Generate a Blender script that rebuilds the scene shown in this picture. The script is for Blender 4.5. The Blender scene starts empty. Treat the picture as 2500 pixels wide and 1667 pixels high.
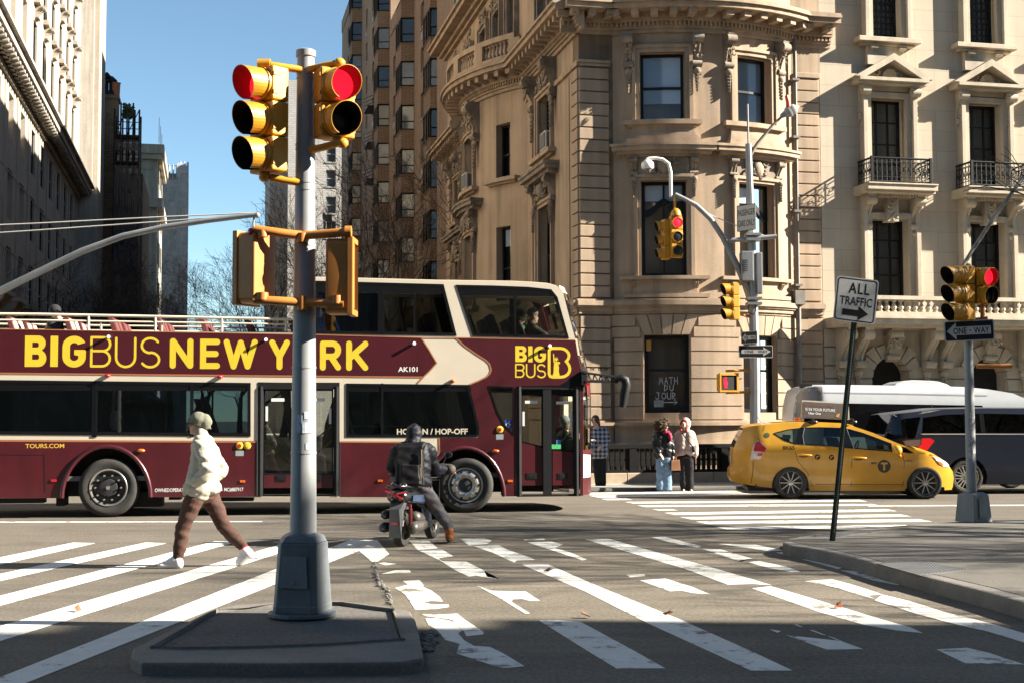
import bpy, bmesh, math, random
from mathutils import Vector, Matrix, noise
from mathutils.geometry import tessellate_polygon
random.seed(7)
SC = bpy.context.scene
COL = SC.collection
R = math.radians
# -- camera
FPX, CX, CY, HC = 3300.0, 1250.0, 833.5, 1.66          # 47.5 mm lens, eye height
PITCH, ROLL = math.atan(188 / FPX), 0.003
_f = Vector((0, math.cos(PITCH), math.sin(PITCH)))
_u0 = Vector((0, -math.sin(PITCH), math.cos(PITCH)))
_r0 = Vector((1, 0, 0))
CR = _r0 * math.cos(ROLL) - _u0 * math.sin(ROLL)
CU = _u0 * math.cos(ROLL) + _r0 * math.sin(ROLL)
cam = bpy.data.objects.new('camera', bpy.data.cameras.new('camera'))
COL.objects.link(cam)
cam.data.sensor_width = 36.0
cam.data.lens = 36.0 * FPX / 2500.0
cam.data.clip_start = 0.1
cam.data.clip_end = 3000
cam.matrix_world = Matrix(((CR.x, CU.x, -_f.x, 0), (CR.y, CU.y, -_f.y, 0), (CR.z, CU.z, -_f.z, HC), (0, 0, 0, 1)))
SC.camera = cam
# -- light
SUN_EL = R(29.0)
SUN_AZ = math.atan2(1.0, -0.10)                        # from +Y towards +X
SUN = Vector((math.sin(SUN_AZ) * math.cos(SUN_EL), math.cos(SUN_AZ) * math.cos(SUN_EL), math.sin(SUN_EL)))
world = bpy.data.worlds.new('World'); SC.world = world; world.use_nodes = True
_nt = world.node_tree; _nt.nodes.clear()
_sky = _nt.nodes.new('ShaderNodeTexSky'); _sky.sky_type = 'NISHITA'; _sky.sun_disc = False
_sky.sun_elevation = SUN_EL; _sky.sun_rotation = SUN_AZ
_sky.altitude = 1200; _sky.air_density = 0.9; _sky.dust_density = 0.0; _sky.ozone_density = 2.5
_bg = _nt.nodes.new('ShaderNodeBackground'); _bg.inputs[1].default_value = 0.05
_wo = _nt.nodes.new('ShaderNodeOutputWorld')
_tint = _nt.nodes.new('ShaderNodeMix'); _tint.data_type = 'RGBA'; _tint.blend_type = 'MULTIPLY'; _tint.inputs[0].default_value = 1.0; _tint.inputs[7].default_value = (0.90, 0.95, 0.84, 1)
_nt.links.new(_sky.outputs[0], _tint.inputs[6]); _nt.links.new(_tint.outputs[2], _bg.inputs[0]); _nt.links.new(_bg.outputs[0], _wo.inputs[0])
_sl = bpy.data.lights.new('sun', 'SUN'); _sl.energy = 5.0; _sl.angle = R(0.5); _sl.color = (1.0, 0.93, 0.80)
sun = bpy.data.objects.new('sun', _sl); COL.objects.link(sun)
sun.rotation_mode = 'QUATERNION'; sun.rotation_quaternion = SUN.to_track_quat('Z', 'Y')
sun.location = (0, 0, 60)
SC.view_settings.view_transform = 'Standard'; SC.view_settings.look = 'None'
SC.view_settings.exposure = 2.22; SC.view_settings.gamma = 1.0
SC.render.engine = 'CYCLES'
SC.cycles.max_bounces = 7; SC.cycles.transparent_max_bounces = 24
SC.cycles.use_denoising = True
SC.cycles.caustics_reflective = False; SC.cycles.caustics_refractive = False
# -- survey helpers: photo measurements -> metres
def ray(px, py):
 return CR * ((px - CX) / FPX) - CU * ((py - CY) / FPX) + _f
def G(px, py, z=0.0):
 d = ray(px, py); k = (z - HC) / d.z
 return Vector((d.x * k, d.y * k, z))
def P(px, py, Y):
 d = ray(px, py); k = Y / d.y
 return Vector((d.x * k, Y, HC + d.z * k))
class Frame:
 """vertical plane with origin o, direction t along it, normal n towards the viewer"""
 def __init__(s, o, ang):
  s.o = Vector((o[0], o[1], 0)); s.ang = ang
  s.t = Vector((math.cos(ang), math.sin(ang), 0)); s.n = Vector((math.sin(ang), -math.cos(ang), 0))
 def __call__(s, a, d, z):
  p = s.o + s.t * a + s.n * d
  return Vector((p.x, p.y, z))
 def px(s, x, y, d=0.0):
  r = ray(x, y); o = s.o + s.n * d
  k = o.dot(s.n) / (r.x * s.n.x + r.y * s.n.y)
  q = Vector((r.x * k, r.y * k, 0)) - o
  return (q.dot(s.t), HC + r.z * k)
# -- materials
MATS = {}
def _node(nt, t, **kw):
 n = nt.nodes.new(t)
 for k, v in kw.items(): setattr(n, k, v)
 return n
def mat(name, col, rough=0.7, metal=0.0, var=0.12, scale=3.0, bump=0.0, bscale=60.0, spec=0.5, emit=None, estr=0.0,
  coat=0.0, streak=0.0, stretch=(1, 1, 1), fine=0.0, alpha=None):
 if name in MATS: return MATS[name]
 m = bpy.data.materials.new(name); m.use_nodes = True
 nt = m.node_tree; b = nt.nodes['Principled BSDF']; L = nt.links.new
 b.inputs['Roughness'].default_value = rough; b.inputs['Metallic'].default_value = metal
 b.inputs['Specular IOR Level'].default_value = spec
 if coat: b.inputs['Coat Weight'].default_value = coat; b.inputs['Coat Roughness'].default_value = 0.08
 c = (col[0], col[1], col[2], 1)
 tc = _node(nt, 'ShaderNodeTexCoord')
 mp = _node(nt, 'ShaderNodeMapping'); mp.inputs['Scale'].default_value = stretch
 L(tc.outputs['Object'], mp.inputs['Vector'])
 if var > 0:
  n1 = _node(nt, 'ShaderNodeTexNoise'); n1.inputs['Scale'].default_value = scale
  n1.inputs['Detail'].default_value = 8; n1.inputs['Roughness'].default_value = 0.65
  L(mp.outputs[0], n1.inputs['Vector'])
  rp = _node(nt, 'ShaderNodeMapRange'); rp.inputs[1].default_value = 0.3; rp.inputs[2].default_value = 0.7
  rp.inputs[3].default_value = 1 - var; rp.inputs[4].default_value = 1 + var
  L(n1.outputs['Fac'], rp.inputs[0]); fac = rp.outputs[0]
  if fine > 0:
   n3 = _node(nt, 'ShaderNodeTexNoise'); n3.inputs['Scale'].default_value = bscale; n3.inputs['Detail'].default_value = 3
   L(tc.outputs['Object'], n3.inputs['Vector'])
   r3 = _node(nt, 'ShaderNodeMapRange'); r3.inputs[1].default_value = 0.3; r3.inputs[2].default_value = 0.7
   r3.inputs[3].default_value = 1 - fine; r3.inputs[4].default_value = 1 + fine
   L(n3.outputs['Fac'], r3.inputs[0])
   mm = _node(nt, 'ShaderNodeMath', operation='MULTIPLY'); L(fac, mm.inputs[0]); L(r3.outputs[0], mm.inputs[1]); fac = mm.outputs[0]
  if streak > 0:
   mp2 = _node(nt, 'ShaderNodeMapping'); mp2.inputs['Scale'].default_value = (1.6, 1.6, 0.12)
   L(tc.outputs['Object'], mp2.inputs['Vector'])
   n4 = _node(nt, 'ShaderNodeTexNoise'); n4.inputs['Scale'].default_value = 2.2; n4.inputs['Detail'].default_value = 6
   L(mp2.outputs[0], n4.inputs['Vector'])
   r4 = _node(nt, 'ShaderNodeMapRange'); r4.inputs[1].default_value = 0.35; r4.inputs[2].default_value = 0.7
   r4.inputs[3].default_value = 1 + streak * 0.25; r4.inputs[4].default_value = 1 - streak
   L(n4.outputs['Fac'], r4.inputs[0])
   mm = _node(nt, 'ShaderNodeMath', operation='MULTIPLY'); L(fac, mm.inputs[0]); L(r4.outputs[0], mm.inputs[1]); fac = mm.outputs[0]
  mx = _node(nt, 'ShaderNodeVectorMath', operation='SCALE')
  mx.inputs[0].default_value = c[:3]
  L(fac, mx.inputs['Scale']); L(mx.outputs[0], b.inputs['Base Color'])
 else:
  b.inputs['Base Color'].default_value = c
 if bump > 0:
  n2 = _node(nt, 'ShaderNodeTexNoise'); n2.inputs['Scale'].default_value = bscale; n2.inputs['Detail'].default_value = 4
  L(mp.outputs[0], n2.inputs['Vector'])
  bp = _node(nt, 'ShaderNodeBump'); bp.inputs['Strength'].default_value = bump; bp.inputs['Distance'].default_value = 0.02
  L(n2.outputs['Fac'], bp.inputs['Height']); L(bp.outputs[0], b.inputs['Normal'])
 if emit:
  b.inputs['Emission Color'].default_value = (*emit, 1); b.inputs['Emission Strength'].default_value = estr
 MATS[name] = m
 return m
def glass(name, tint, trans=0.5, rough=0.02, spec=0.5, refl=1.0):
 """tinted pane: straight-through light plus a mirror-like sheen, so what lies behind shows"""
 if name in MATS: return MATS[name]
 m = bpy.data.materials.new(name); m.use_nodes = True
 nt = m.node_tree; nt.nodes.clear(); L = nt.links.new
 out = _node(nt, 'ShaderNodeOutputMaterial'); tr = _node(nt, 'ShaderNodeBsdfTransparent')
 tr.inputs[0].default_value = (tint[0] * trans, tint[1] * trans, tint[2] * trans, 1)
 gl = _node(nt, 'ShaderNodeBsdfGlossy'); gl.inputs['Roughness'].default_value = rough
 gl.inputs['Color'].default_value = (refl, refl, refl, 1)
 fr = _node(nt, 'ShaderNodeFresnel'); fr.inputs['IOR'].default_value = 1.5
 mx = _node(nt, 'ShaderNodeMixShader')
 L(fr.outputs[0], mx.inputs[0]); L(tr.outputs[0], mx.inputs[1]); L(gl.outputs[0], mx.inputs[2]); L(mx.outputs[0], out.inputs[0])
 MATS[name] = m
 return m
def pane(name, col, rough=0.05, var=0.35, scale=0.6):
 """window of a dark room: glossy dark pane with faint interior variation"""
 return mat(name, col, rough=rough, var=var, scale=scale, spec=0.6)
# -- objects
XF = {}                       # world matrix of every thing / part
def thing(name, label, cat, loc=(0, 0, 0), rz=0.0, group=None):
 o = bpy.data.objects.new(name, None); COL.objects.link(o)
 o.empty_display_size = 0.2
 o.location = loc; o.rotation_euler = (0, 0, rz)
 XF[o.name] = Matrix.Translation(Vector(loc)) @ Matrix.Rotation(rz, 4, 'Z')
 o['label'] = label; o['category'] = cat
 if group: o['group'] = group
 return o
def tag(o, label=None, cat=None, group=None, kind=None):
 if label: o['label'] = label
 if cat: o['category'] = cat
 if group: o['group'] = group
 if kind: o['kind'] = kind
 return o
def copy_tree(o, parent=None, loc=None, rz=None, label=None, sc=None):
 c = o.copy(); COL.objects.link(c)
 XF[c.name] = XF[o.name].copy()
 if parent: c.parent = parent
 if loc is not None: c.location = loc
 if rz is not None: c.rotation_euler = (0, 0, rz)
 if sc is not None: c.scale = sc
 if label: c['label'] = label
 for ch in list(o.children): copy_tree(ch, c)
 return c
class MB:
 """mesh builder; fn maps local (x, y, z) to its frame (a straight or curved facade)"""
 def __init__(s, fn=None):
  s.v = []; s.f = []; s.m = []; s.fn = fn; s.cuts = []
 def mark(s):
  s.cuts.append((len(s.v), len(s.f)))
 def build_each(s, *a, **k):
  """one part for every piece begun with mark()"""
  C = sorted(set([(0, 0)] + s.cuts)) + [(len(s.v), len(s.f))]; o = None
  for (v0, f0), (v1, f1) in zip(C[:-1], C[1:]):
   if f1 <= f0: continue
   q = MB(); q.v = s.v[v0:v1]; q.f = [tuple(i - v0 for i in f) for f in s.f[f0:f1]]; q.m = s.m[f0:f1]
   r = q.build(*a, **k); o = o or r
  return o
 def add(s, pts):
  i = len(s.v)
  for p in pts:
   s.v.append(Vector(s.fn(*p)) if s.fn else Vector(p))
  return i
 def face(s, pts, m=0):
  i = s.add(pts); s.f.append(tuple(range(i, i + len(pts)))); s.m.append(m)
 def box(s, x0, x1, y0, y1, z0, z1, m=0, n=1):
  if x1 < x0: x0, x1 = x1, x0
  if y1 < y0: y0, y1 = y1, y0
  if z1 < z0: z0, z1 = z1, z0
  i = s.add([(x0 + (x1 - x0) * k / n, y, z) for k in range(n + 1) for (y, z) in ((y0, z0), (y1, z0), (y1, z1), (y0, z1))])
  for k in range(n):
   b = i + 4 * k; c = b + 4
   for q in range(4):
    r = (q + 1) % 4
    s.f.append((b + q, b + r, c + r, c + q)); s.m.append(m)
  s.f.append((i + 3, i + 2, i + 1, i)); s.m.append(m)
  e = i + 4 * n
  s.f.append((e, e + 1, e + 2, e + 3)); s.m.append(m)
  return s
 def hexa(s, p, m=0):
  """8 corners: 4 bottom ccw, 4 top ccw"""
  i = s.add(p)
  for q in ((3, 2, 1, 0), (4, 5, 6, 7), (0, 1, 5, 4), (1, 2, 6, 5), (2, 3, 7, 6), (3, 0, 4, 7)):
   s.f.append(tuple(i + k for k in q)); s.m.append(m)
 def prism(s, poly, axis, h0, h1, m=0, holes=(), back=True):
  """2D polygon (with holes) extruded along axis 'x','y' or 'z'"""
  def pt(p, h):
   if axis == 'y': return (p[0], h, p[1])
   if axis == 'x': return (h, p[0], p[1])
   return (p[0], p[1], h)
  loops = [list(poly)] + [list(h) for h in holes]
  tri = tessellate_polygon([[Vector((p[0], p[1], 0)) for p in l] for l in loops])
  flat = [p for l in loops for p in l]
  i0 = s.add([pt(p, h0) for p in flat]); i1 = s.add([pt(p, h1) for p in flat])
  for t in tri:
   s.f.append(tuple(i1 + k for k in t)); s.m.append(m)
   if back: s.f.append(tuple(i0 + k for k in reversed(t))); s.m.append(m)
  o = 0
  for l in loops:
   n = len(l)
   for k in range(n):
    a, b = o + k, o + (k + 1) % n
    s.f.append((i0 + a, i0 + b, i1 + b, i1 + a)); s.m.append(m)
   o += n
  return s
 def tube(s, path, r, n=8, m=0, caps=True, flat=1.0):
  path = [Vector(p) for p in path]
  N = len(path)
  rr = r if isinstance(r, (list, tuple)) else [r] * N
  rings = []
  prev = None
  for k in range(N):
   t = (path[min(k + 1, N - 1)] - path[max(k - 1, 0)])
   if t.length < 1e-9: t = Vector((0, 0, 1))
   t.normalize()
   if prev is None:
    ref = Vector((0, 0, 1)) if abs(t.z) < 0.9 else Vector((0, 1, 0))
    u = t.cross(ref).normalized()
   else:
    u = (prev - t * prev.dot(t))
    u = u.normalized() if u.length > 1e-6 else t.orthogonal().normalized()
   prev = u; w = t.cross(u)
   rings.append(s.add([path[k] + (u * math.cos(2 * math.pi * q / n) + w * math.sin(2 * math.pi * q / n) * flat) * rr[k] for q in range(n)]))
  for k in range(N - 1):
   a, b = rings[k], rings[k + 1]
   for q in range(n):
    w2 = (q + 1) % n
    s.f.append((a + q, a + w2, b + w2, b + q)); s.m.append(m)
  if caps:
   s.f.append(tuple(rings[0] + q for q in reversed(range(n)))); s.m.append(m)
   s.f.append(tuple(rings[-1] + q for q in range(n))); s.m.append(m)
  return s
 def lathe(s, prof, c=(0, 0, 0), n=16, m=0, axis='z', caps=True, sx=1.0, sy=1.0, a0=0.0, a1=2 * math.pi):
  """prof: (radius, height) pairs"""
  full = abs(a1 - a0 - 2 * math.pi) < 1e-6
  cnt = n if full else n + 1
  rings = []
  for (r, h) in prof:
   pts = []
   for q in range(cnt):
    an = a0 + (a1 - a0) * q / n
    x, y = r * math.cos(an) * sx, r * math.sin(an) * sy
    if axis == 'z': p = (c[0] + x, c[1] + y, c[2] + h)
    elif axis == 'y': p = (c[0] + x, c[1] + h, c[2] + y)
    else: p = (c[0] + h, c[1] + x, c[2] + y)
    pts.append(p)
   rings.append(s.add(pts))
  for k in range(len(prof) - 1):
   a, b = rings[k], rings[k + 1]
   for q in range(n):
    w2 = (q + 1) % cnt
    s.f.append((a + q, a + w2, b + w2, b + q)); s.m.append(m)
  if caps and full:
   if prof[0][0] > 1e-6: s.f.append(tuple(rings[0] + q for q in reversed(range(n)))); s.m.append(m)
   if prof[-1][0] > 1e-6: s.f.append(tuple(rings[-1] + q for q in range(n))); s.m.append(m)
  return s
 def ell(s, c, r, n=12, m=0, rot=None):
  r = r if isinstance(r, (tuple, list)) else (r, r, r)
  k = n // 2
  rings = []
  for i in range(1, k):
   th = math.pi * i / k
   pts = []
   for q in range(n):
    ph = 2 * math.pi * q / n
    p = Vector((r[0] * math.sin(th) * math.cos(ph), r[1] * math.sin(th) * math.sin(ph), r[2] * math.cos(th)))
    if rot: p = rot @ p
    pts.append(p + Vector(c))
   rings.append(s.add(pts))
  top = Vector((0, 0, r[2])); bot = Vector((0, 0, -r[2]))
  if rot: top = rot @ top; bot = rot @ bot
  it = s.add([top + Vector(c)]); ib = s.add([bot + Vector(c)])
  for i in range(len(rings) - 1):
   a, b = rings[i], rings[i + 1]
   for q in range(n):
    w = (q + 1) % n
    s.f.append((a + q, b + q, b + w, a + w)); s.m.append(m)
  for q in range(n):
   w = (q + 1) % n
   s.f.append((it, rings[0] + q, rings[0] + w)); s.m.append(m)
   s.f.append((ib, rings[-1] + w, rings[-1] + q)); s.m.append(m)
  return s
 def cap(s, p0, p1, r0, r1, n=12, m=0, fl=(1, 1)):
  """tapered capsule, closed"""
  p0, p1 = Vector(p0), Vector(p1); t = (p1 - p0)
  L = t.length
  if L < 1e-6: return s.ell(p0, r0, n, m)
  t.normalize(); u = t.cross(Vector((0, 1, 0)))
  if u.length < 0.2: u = t.cross(Vector((1, 0, 0)))
  u.normalize(); w = t.cross(u)
  prof = [(r0 * math.cos(a), -r0 * math.sin(a)) for a in (1.2, 0.7, 0.3)] + [(r0, 0), (r1, L)] + [(r1 * math.cos(a), L + r1 * math.sin(a)) for a in (0.3, 0.7, 1.2)]
  rings = []
  for (r, h) in prof:
   rings.append(s.add([p0 + t * h + u * (r * math.cos(2 * math.pi * q / n) * fl[0]) + w * (r * math.sin(2 * math.pi * q / n) * fl[1]) for q in range(n)]))
  for k in range(len(rings) - 1):
   a, b = rings[k], rings[k + 1]
   for q in range(n):
    z = (q + 1) % n
    s.f.append((a + q, a + z, b + z, b + q)); s.m.append(m)
  s.f.append(tuple(rings[0] + q for q in reversed(range(n)))); s.m.append(m)
  s.f.append(tuple(rings[-1] + q for q in range(n))); s.m.append(m)
  return s
 def text(s, txt, x0, x1, z0, z1, y, m=0, bold=0.0, thick=0.002, sp=1.0):
  """built-in lettering fitted into the box x0..x1, z0..z1 at depth y (local x right, z up, +y out of the face)"""
  cu = bpy.data.curves.new('t', 'FONT'); cu.body = txt; cu.size = 1; cu.offset = bold; cu.space_character = sp
  cu.resolution_u = 3
  ob = bpy.data.objects.new('t', cu); COL.objects.link(ob)
  bpy.context.view_layer.update()
  me = bpy.data.meshes.new_from_object(ob)
  bpy.data.objects.remove(ob); bpy.data.curves.remove(cu)
  if not me.vertices: return s
  xs = [v.co.x for v in me.vertices]; ys = [v.co.y for v in me.vertices]
  ax, bx, ay, by = min(xs), max(xs), min(ys), max(ys)
  kx = (x1 - x0) / max(bx - ax, 1e-6); kz = (z1 - z0) / max(by - ay, 1e-6)
  i = s.add([(x0 + (v.co.x - ax) * kx, y, z0 + (v.co.y - ay) * kz) for v in me.vertices])
  for p in me.polygons:
   s.f.append(tuple(i + k for k in p.vertices)); s.m.append(m)
  bpy.data.meshes.remove(me)
  return s
 def ribbon(s, path, w, y, m=0, closed=False, caps=True):
  """flat painted stroke in local x/z at depth y"""
  pts = [Vector((p[0], p[1])) for p in path]
  n = len(pts); Lf, Rt = [], []
  for k in range(n):
   if closed: a, b = pts[(k - 1) % n], pts[(k + 1) % n]
   else: a, b = pts[max(k - 1, 0)], pts[min(k + 1, n - 1)]
   t1 = (pts[k] - a); t2 = (b - pts[k])
   if t1.length < 1e-9: t1 = t2
   if t2.length < 1e-9: t2 = t1
   t1 = t1.normalized(); t2 = t2.normalized()
   t = t1 + t2
   t = t.normalized() if t.length > 1e-6 else t1
   nn = Vector((-t.y, t.x)); c = max(0.45, nn.dot(Vector((-t1.y, t1.x))))
   Lf.append(pts[k] + nn * (w / 2 / c)); Rt.append(pts[k] - nn * (w / 2 / c))
  i = s.add([(p.x, y, p.y) for p in Lf]); j = s.add([(p.x, y, p.y) for p in Rt])
  for k in range(n if closed else n - 1):
   q = (k + 1) % n
   s.f.append((i + k, j + k, j + q, i + q)); s.m.append(m)
  if caps and not closed:
   for (k, o) in ((0, 1), (n - 1, n - 2)):
    t = (pts[k] - pts[o]).normalized(); nn = Vector((-t.y, t.x))
    arc = [pts[k] + (nn * math.cos(a) + t * math.sin(a)) * w / 2 for a in [math.pi * q / 8 for q in range(9)]]
    i2 = s.add([(p.x, y, p.y) for p in arc])
    s.f.append(tuple(i2 + q for q in range(9))); s.m.append(m)
  return s
 def build(s, name, mats, parent=None, smooth=None, bevel=0.0, seg=2, world=True, disp=None, recalc=True):
  mats = mats if isinstance(mats, (list, tuple)) else [mats]
  me = bpy.data.meshes.new(name)
  inv = XF[parent.name].inverted() if (parent and world) else None
  vs = [inv @ v for v in s.v] if inv else s.v
  if disp: vs = [disp(v) for v in vs]
  me.from_pydata([tuple(v) for v in vs], [], s.f)
  for mm in mats: me.materials.append(mm)
  me.polygons.foreach_set('material_index', s.m)
  if recalc or bevel > 0:
   bm = bmesh.new(); bm.from_mesh(me)
   if bevel > 0:
    bmesh.ops.remove_doubles(bm, verts=bm.verts, dist=1e-5)
    ed = [e for e in bm.edges if len(e.link_faces) == 2 and e.calc_face_angle(0) > 0.6]
    bmesh.ops.bevel(bm, geom=ed, offset=bevel, segments=seg, affect='EDGES', profile=0.6, clamp_overlap=True)
   bmesh.ops.recalc_face_normals(bm, faces=bm.faces)
   bm.to_mesh(me); bm.free()
  if smooth is not None:
   me.polygons.foreach_set('use_smooth', [True] * len(me.polygons))
   me.set_sharp_from_angle(angle=R(smooth))
  me.update()
  o = bpy.data.objects.new(name, me); COL.objects.link(o)
  if parent:
   o.parent = parent; XF[o.name] = XF[parent.name].copy()
  else:
   XF[o.name] = Matrix.Identity(4)
  return o
 def blob(s, name, mats, parent=None, voxel=0.012, smooth=4, disp=None, world=True):
  """fuse the closed shapes collected so far into one continuous skin"""
  o = MB.build(s, name, mats, parent, world=world)
  md = o.modifiers.new('r', 'REMESH'); md.mode = 'VOXEL'; md.voxel_size = voxel
  ms = o.modifiers.new('s', 'SMOOTH'); ms.iterations = smooth; ms.factor = 0.5
  BLOBS.append((o, disp)); return o
BLOBS = []
def finish_blobs():
 dg = bpy.context.evaluated_depsgraph_get()
 new = [bpy.data.meshes.new_from_object(o.evaluated_get(dg)) for o, d in BLOBS]
 for (o, disp), me in zip(BLOBS, new):
  old = o.data; ms = list(old.materials); o.modifiers.clear(); o.data = me; me.name = old.name
  if disp:
   nr = [v.normal.copy() for v in me.vertices]
   for v, n in zip(me.vertices, nr): v.co = v.co + n * disp(v.co)
  me.polygons.foreach_set('use_smooth', [True] * len(me.polygons))
  if not me.materials:
   for mm in ms: me.materials.append(mm)
  bpy.data.meshes.remove(old)
def arc2(cx, cz, rx, rz, a0, a1, n=10):
 return [(cx + rx * math.cos(R(a0 + (a1 - a0) * k / n)), cz + rz * math.sin(R(a0 + (a1 - a0) * k / n))) for k in range(n + 1)]
def lerp(a, b, k): return a + (b - a) * k
TB = math.atan(745 / 3300)                 # the avenue runs 12.7 degrees off the picture plane
AV = Vector((math.cos(TB), math.sin(TB), 0)); ST = Vector((-math.sin(TB), math.cos(TB), 0))
# == materials in common
def asphalt(name, col, mul=1.0):
 m = mat(name, col, rough=0.92, var=0.0, spec=0.25)
 nt = m.node_tree; b = nt.nodes['Principled BSDF']; L = nt.links.new
 tc = _node(nt, 'ShaderNodeTexCoord')
 def nz(sc, lo, hi, det=6, vec=None, a=0.3, c=0.7):
  n = _node(nt, 'ShaderNodeTexNoise'); n.inputs['Scale'].default_value = sc; n.inputs['Detail'].default_value = det
  n.inputs['Roughness'].default_value = 0.7
  L(vec or tc.outputs['Object'], n.inputs['Vector'])
  r = _node(nt, 'ShaderNodeMapRange'); r.inputs[1].default_value = a; r.inputs[2].default_value = c
  r.inputs[3].default_value = lo; r.inputs[4].default_value = hi
  L(n.outputs['Fac'], r.inputs[0]); return r.outputs[0]
 def mulm(a, c):
  q = _node(nt, 'ShaderNodeMath', operation='MULTIPLY'); L(a, q.inputs[0]); L(c, q.inputs[1]); return q.outputs[0]
 mp = _node(nt, 'ShaderNodeMapping'); mp.inputs['Rotation'].default_value = (0, 0, -TB); mp.inputs['Scale'].default_value = (0.12, 1.6, 1)
 L(tc.outputs['Object'], mp.inputs['Vector'])
 f = mulm(nz(0.35, 0.76, 1.18), nz(1.3, 0.78, 1.18, vec=mp.outputs[0]))
 f = mulm(f, nz(0.9, 0.72, 1.0, 3, a=.26, c=.42))
 f = mulm(f, nz(70, 0.62, 1.38, 3))
 f = mulm(f, nz(26, 0.70, 1.30, 2))
 sc = _node(nt, 'ShaderNodeVectorMath', operation='SCALE'); sc.inputs[0].default_value = tuple(col)
 L(f, sc.inputs['Scale']); L(sc.outputs[0], b.inputs['Base Color'])
 n2 = _node(nt, 'ShaderNodeTexNoise'); n2.inputs['Scale'].default_value = 110; n2.inputs['Detail'].default_value = 3
 L(tc.outputs['Object'], n2.inputs['Vector'])
 bp = _node(nt, 'ShaderNodeBump'); bp.inputs['Strength'].default_value = 0.35; bp.inputs['Distance'].default_value = 0.01
 L(n2.outputs['Fac'], bp.inputs['Height']); L(bp.outputs[0], b.inputs['Normal'])
 return m
M_ROAD = asphalt('avenue_asphalt', (0.112, 0.096, 0.077))
M_OLD = asphalt('worn_asphalt', (0.130, 0.110, 0.085))
M_PATCH = asphalt('paving_asphalt', (0.098, 0.090, 0.082))
def paint(name, wear=0.5):
 m = mat(name, (0.56, 0.54, 0.49), rough=0.8, var=0.10, scale=5, bump=0.15, bscale=90, spec=0.3, fine=0.08)
 if wear <= 0: return m
 nt = m.node_tree; b = nt.nodes['Principled BSDF']; L = nt.links.new
 src = b.inputs['Base Color'].links[0].from_socket
 tc = _node(nt, 'ShaderNodeTexCoord')
 n = _node(nt, 'ShaderNodeTexNoise'); n.inputs['Scale'].default_value = 2.3; n.inputs['Detail'].default_value = 12; n.inputs['Roughness'].default_value = 0.78
 L(tc.outputs['Object'], n.inputs['Vector'])
 r = _node(nt, 'ShaderNodeMapRange'); r.inputs[1].default_value = 0.60 - 0.10 * wear; r.inputs[2].default_value = 0.64 - 0.08 * wear; r.clamp = True
 L(n.outputs['Fac'], r.inputs[0])
 mx = _node(nt, 'ShaderNodeMix', data_type='RGBA'); L(r.outputs[0], mx.inputs[0]); L(src, mx.inputs[6]); mx.inputs[7].default_value = (0.17, 0.15, 0.125, 1)
 L(mx.outputs[2], b.inputs['Base Color'])
 return m
M_PAINT = paint('fresh_road_paint', 0.3); M_PAINTW = paint('worn_road_paint', 0.6)
M_CONC = mat('concrete', (0.27, 0.255, 0.23), rough=0.9, var=0.16, scale=1.6, bump=0.25, bscale=70, fine=0.12)
M_CURB = mat('kerb_stone', (0.13, 0.118, 0.104), rough=0.88, var=0.22, scale=2.5, bump=0.4, bscale=45, fine=0.15)
# == ground
def ground_poly(name, px, z, m, kind='structure', thick=0.0):
 b = MB()
 pts = [G(x, y, z) for x, y in px]
 b.prism([(p.x, p.y) for p in pts], 'z', z - thick if thick else z - 0.001, z, back=False)
 o = b.build(name, m); tag(o, kind=kind); return o
b = MB(); b.face([(-900, -300, 0), (900, -300, 0), (900, 1200, 0), (-900, 1200, 0)])
tag(b.build('avenue_road', M_ROAD), kind='structure')
# older, paler asphalt of the driveway in front, from the crack rightwards
edge = [(905, 1352), (910, 1372), (918, 1398), (921, 1412), (930, 1428), (946, 1440), (950, 1460), (955, 1480), (1000, 1500), (1040, 1600), (1060, 1700), (2900, 1700), (2900, 1330), (2300, 1300), (1904, 1318), (1500, 1303), (1200, 1304), (960, 1318)]
ground_poly('driveway_road', edge, 0.002, M_OLD)
def stripes(name, polys, z, m):
 b = MB()
 for q in polys:
  pts = [G(x, y, z) for x, y in q]
  b.prism([(p.x, p.y) for p in pts], 'z', z - 0.002, z, back=False)
 o = b.build(name, m); tag(o, kind='structure'); return o
def Z4(x, y): return (60 + x / 3.675, 1200 + y / 3.675)
def Z5(x, y): return (600 + x / 3.675, 1200 + y / 3.675)
def Z6(x, y): return (1200 + x / 3.675, 1200 + y / 3.675)
def Z7(x, y): return (1800 + x / 3.564, 1180 + y / 3.564)
def band(x0, yu0, yl0, x1, yu1, x2, yl1, ext=-420):
 """stripe from left (extended out of frame) to a slanted right end, in Z4 units"""
 su = (yu1 - yu0) / (x1 - x0); sl = (yl1 - yl0) / (x2 - x0)
 return [Z4(ext, yu0 + su * (ext - x0)), Z4(x1, yu1), Z4(x2, yl1), Z4(ext, yl0 + sl * (ext - x0))]
L_ = [band(103, 520, 577, 435, 453, 630, 458), band(103, 664, 722, 1085, 452, 1270, 458), band(103, 848, 930, 1710, 440, 1905, 447),
      band(103, 1108, 1234, 2352, 452, 2560, 460, -700)]
L_.append([Z4(-500, 1770), Z5(945, 425), Z5(1180, 430), Z5(1285, 555), Z5(1150, 640), Z5(1015, 525), Z4(-60, 1740)])
stripes('crosswalk_road', L_, 0.0042, M_PAINT)
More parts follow.
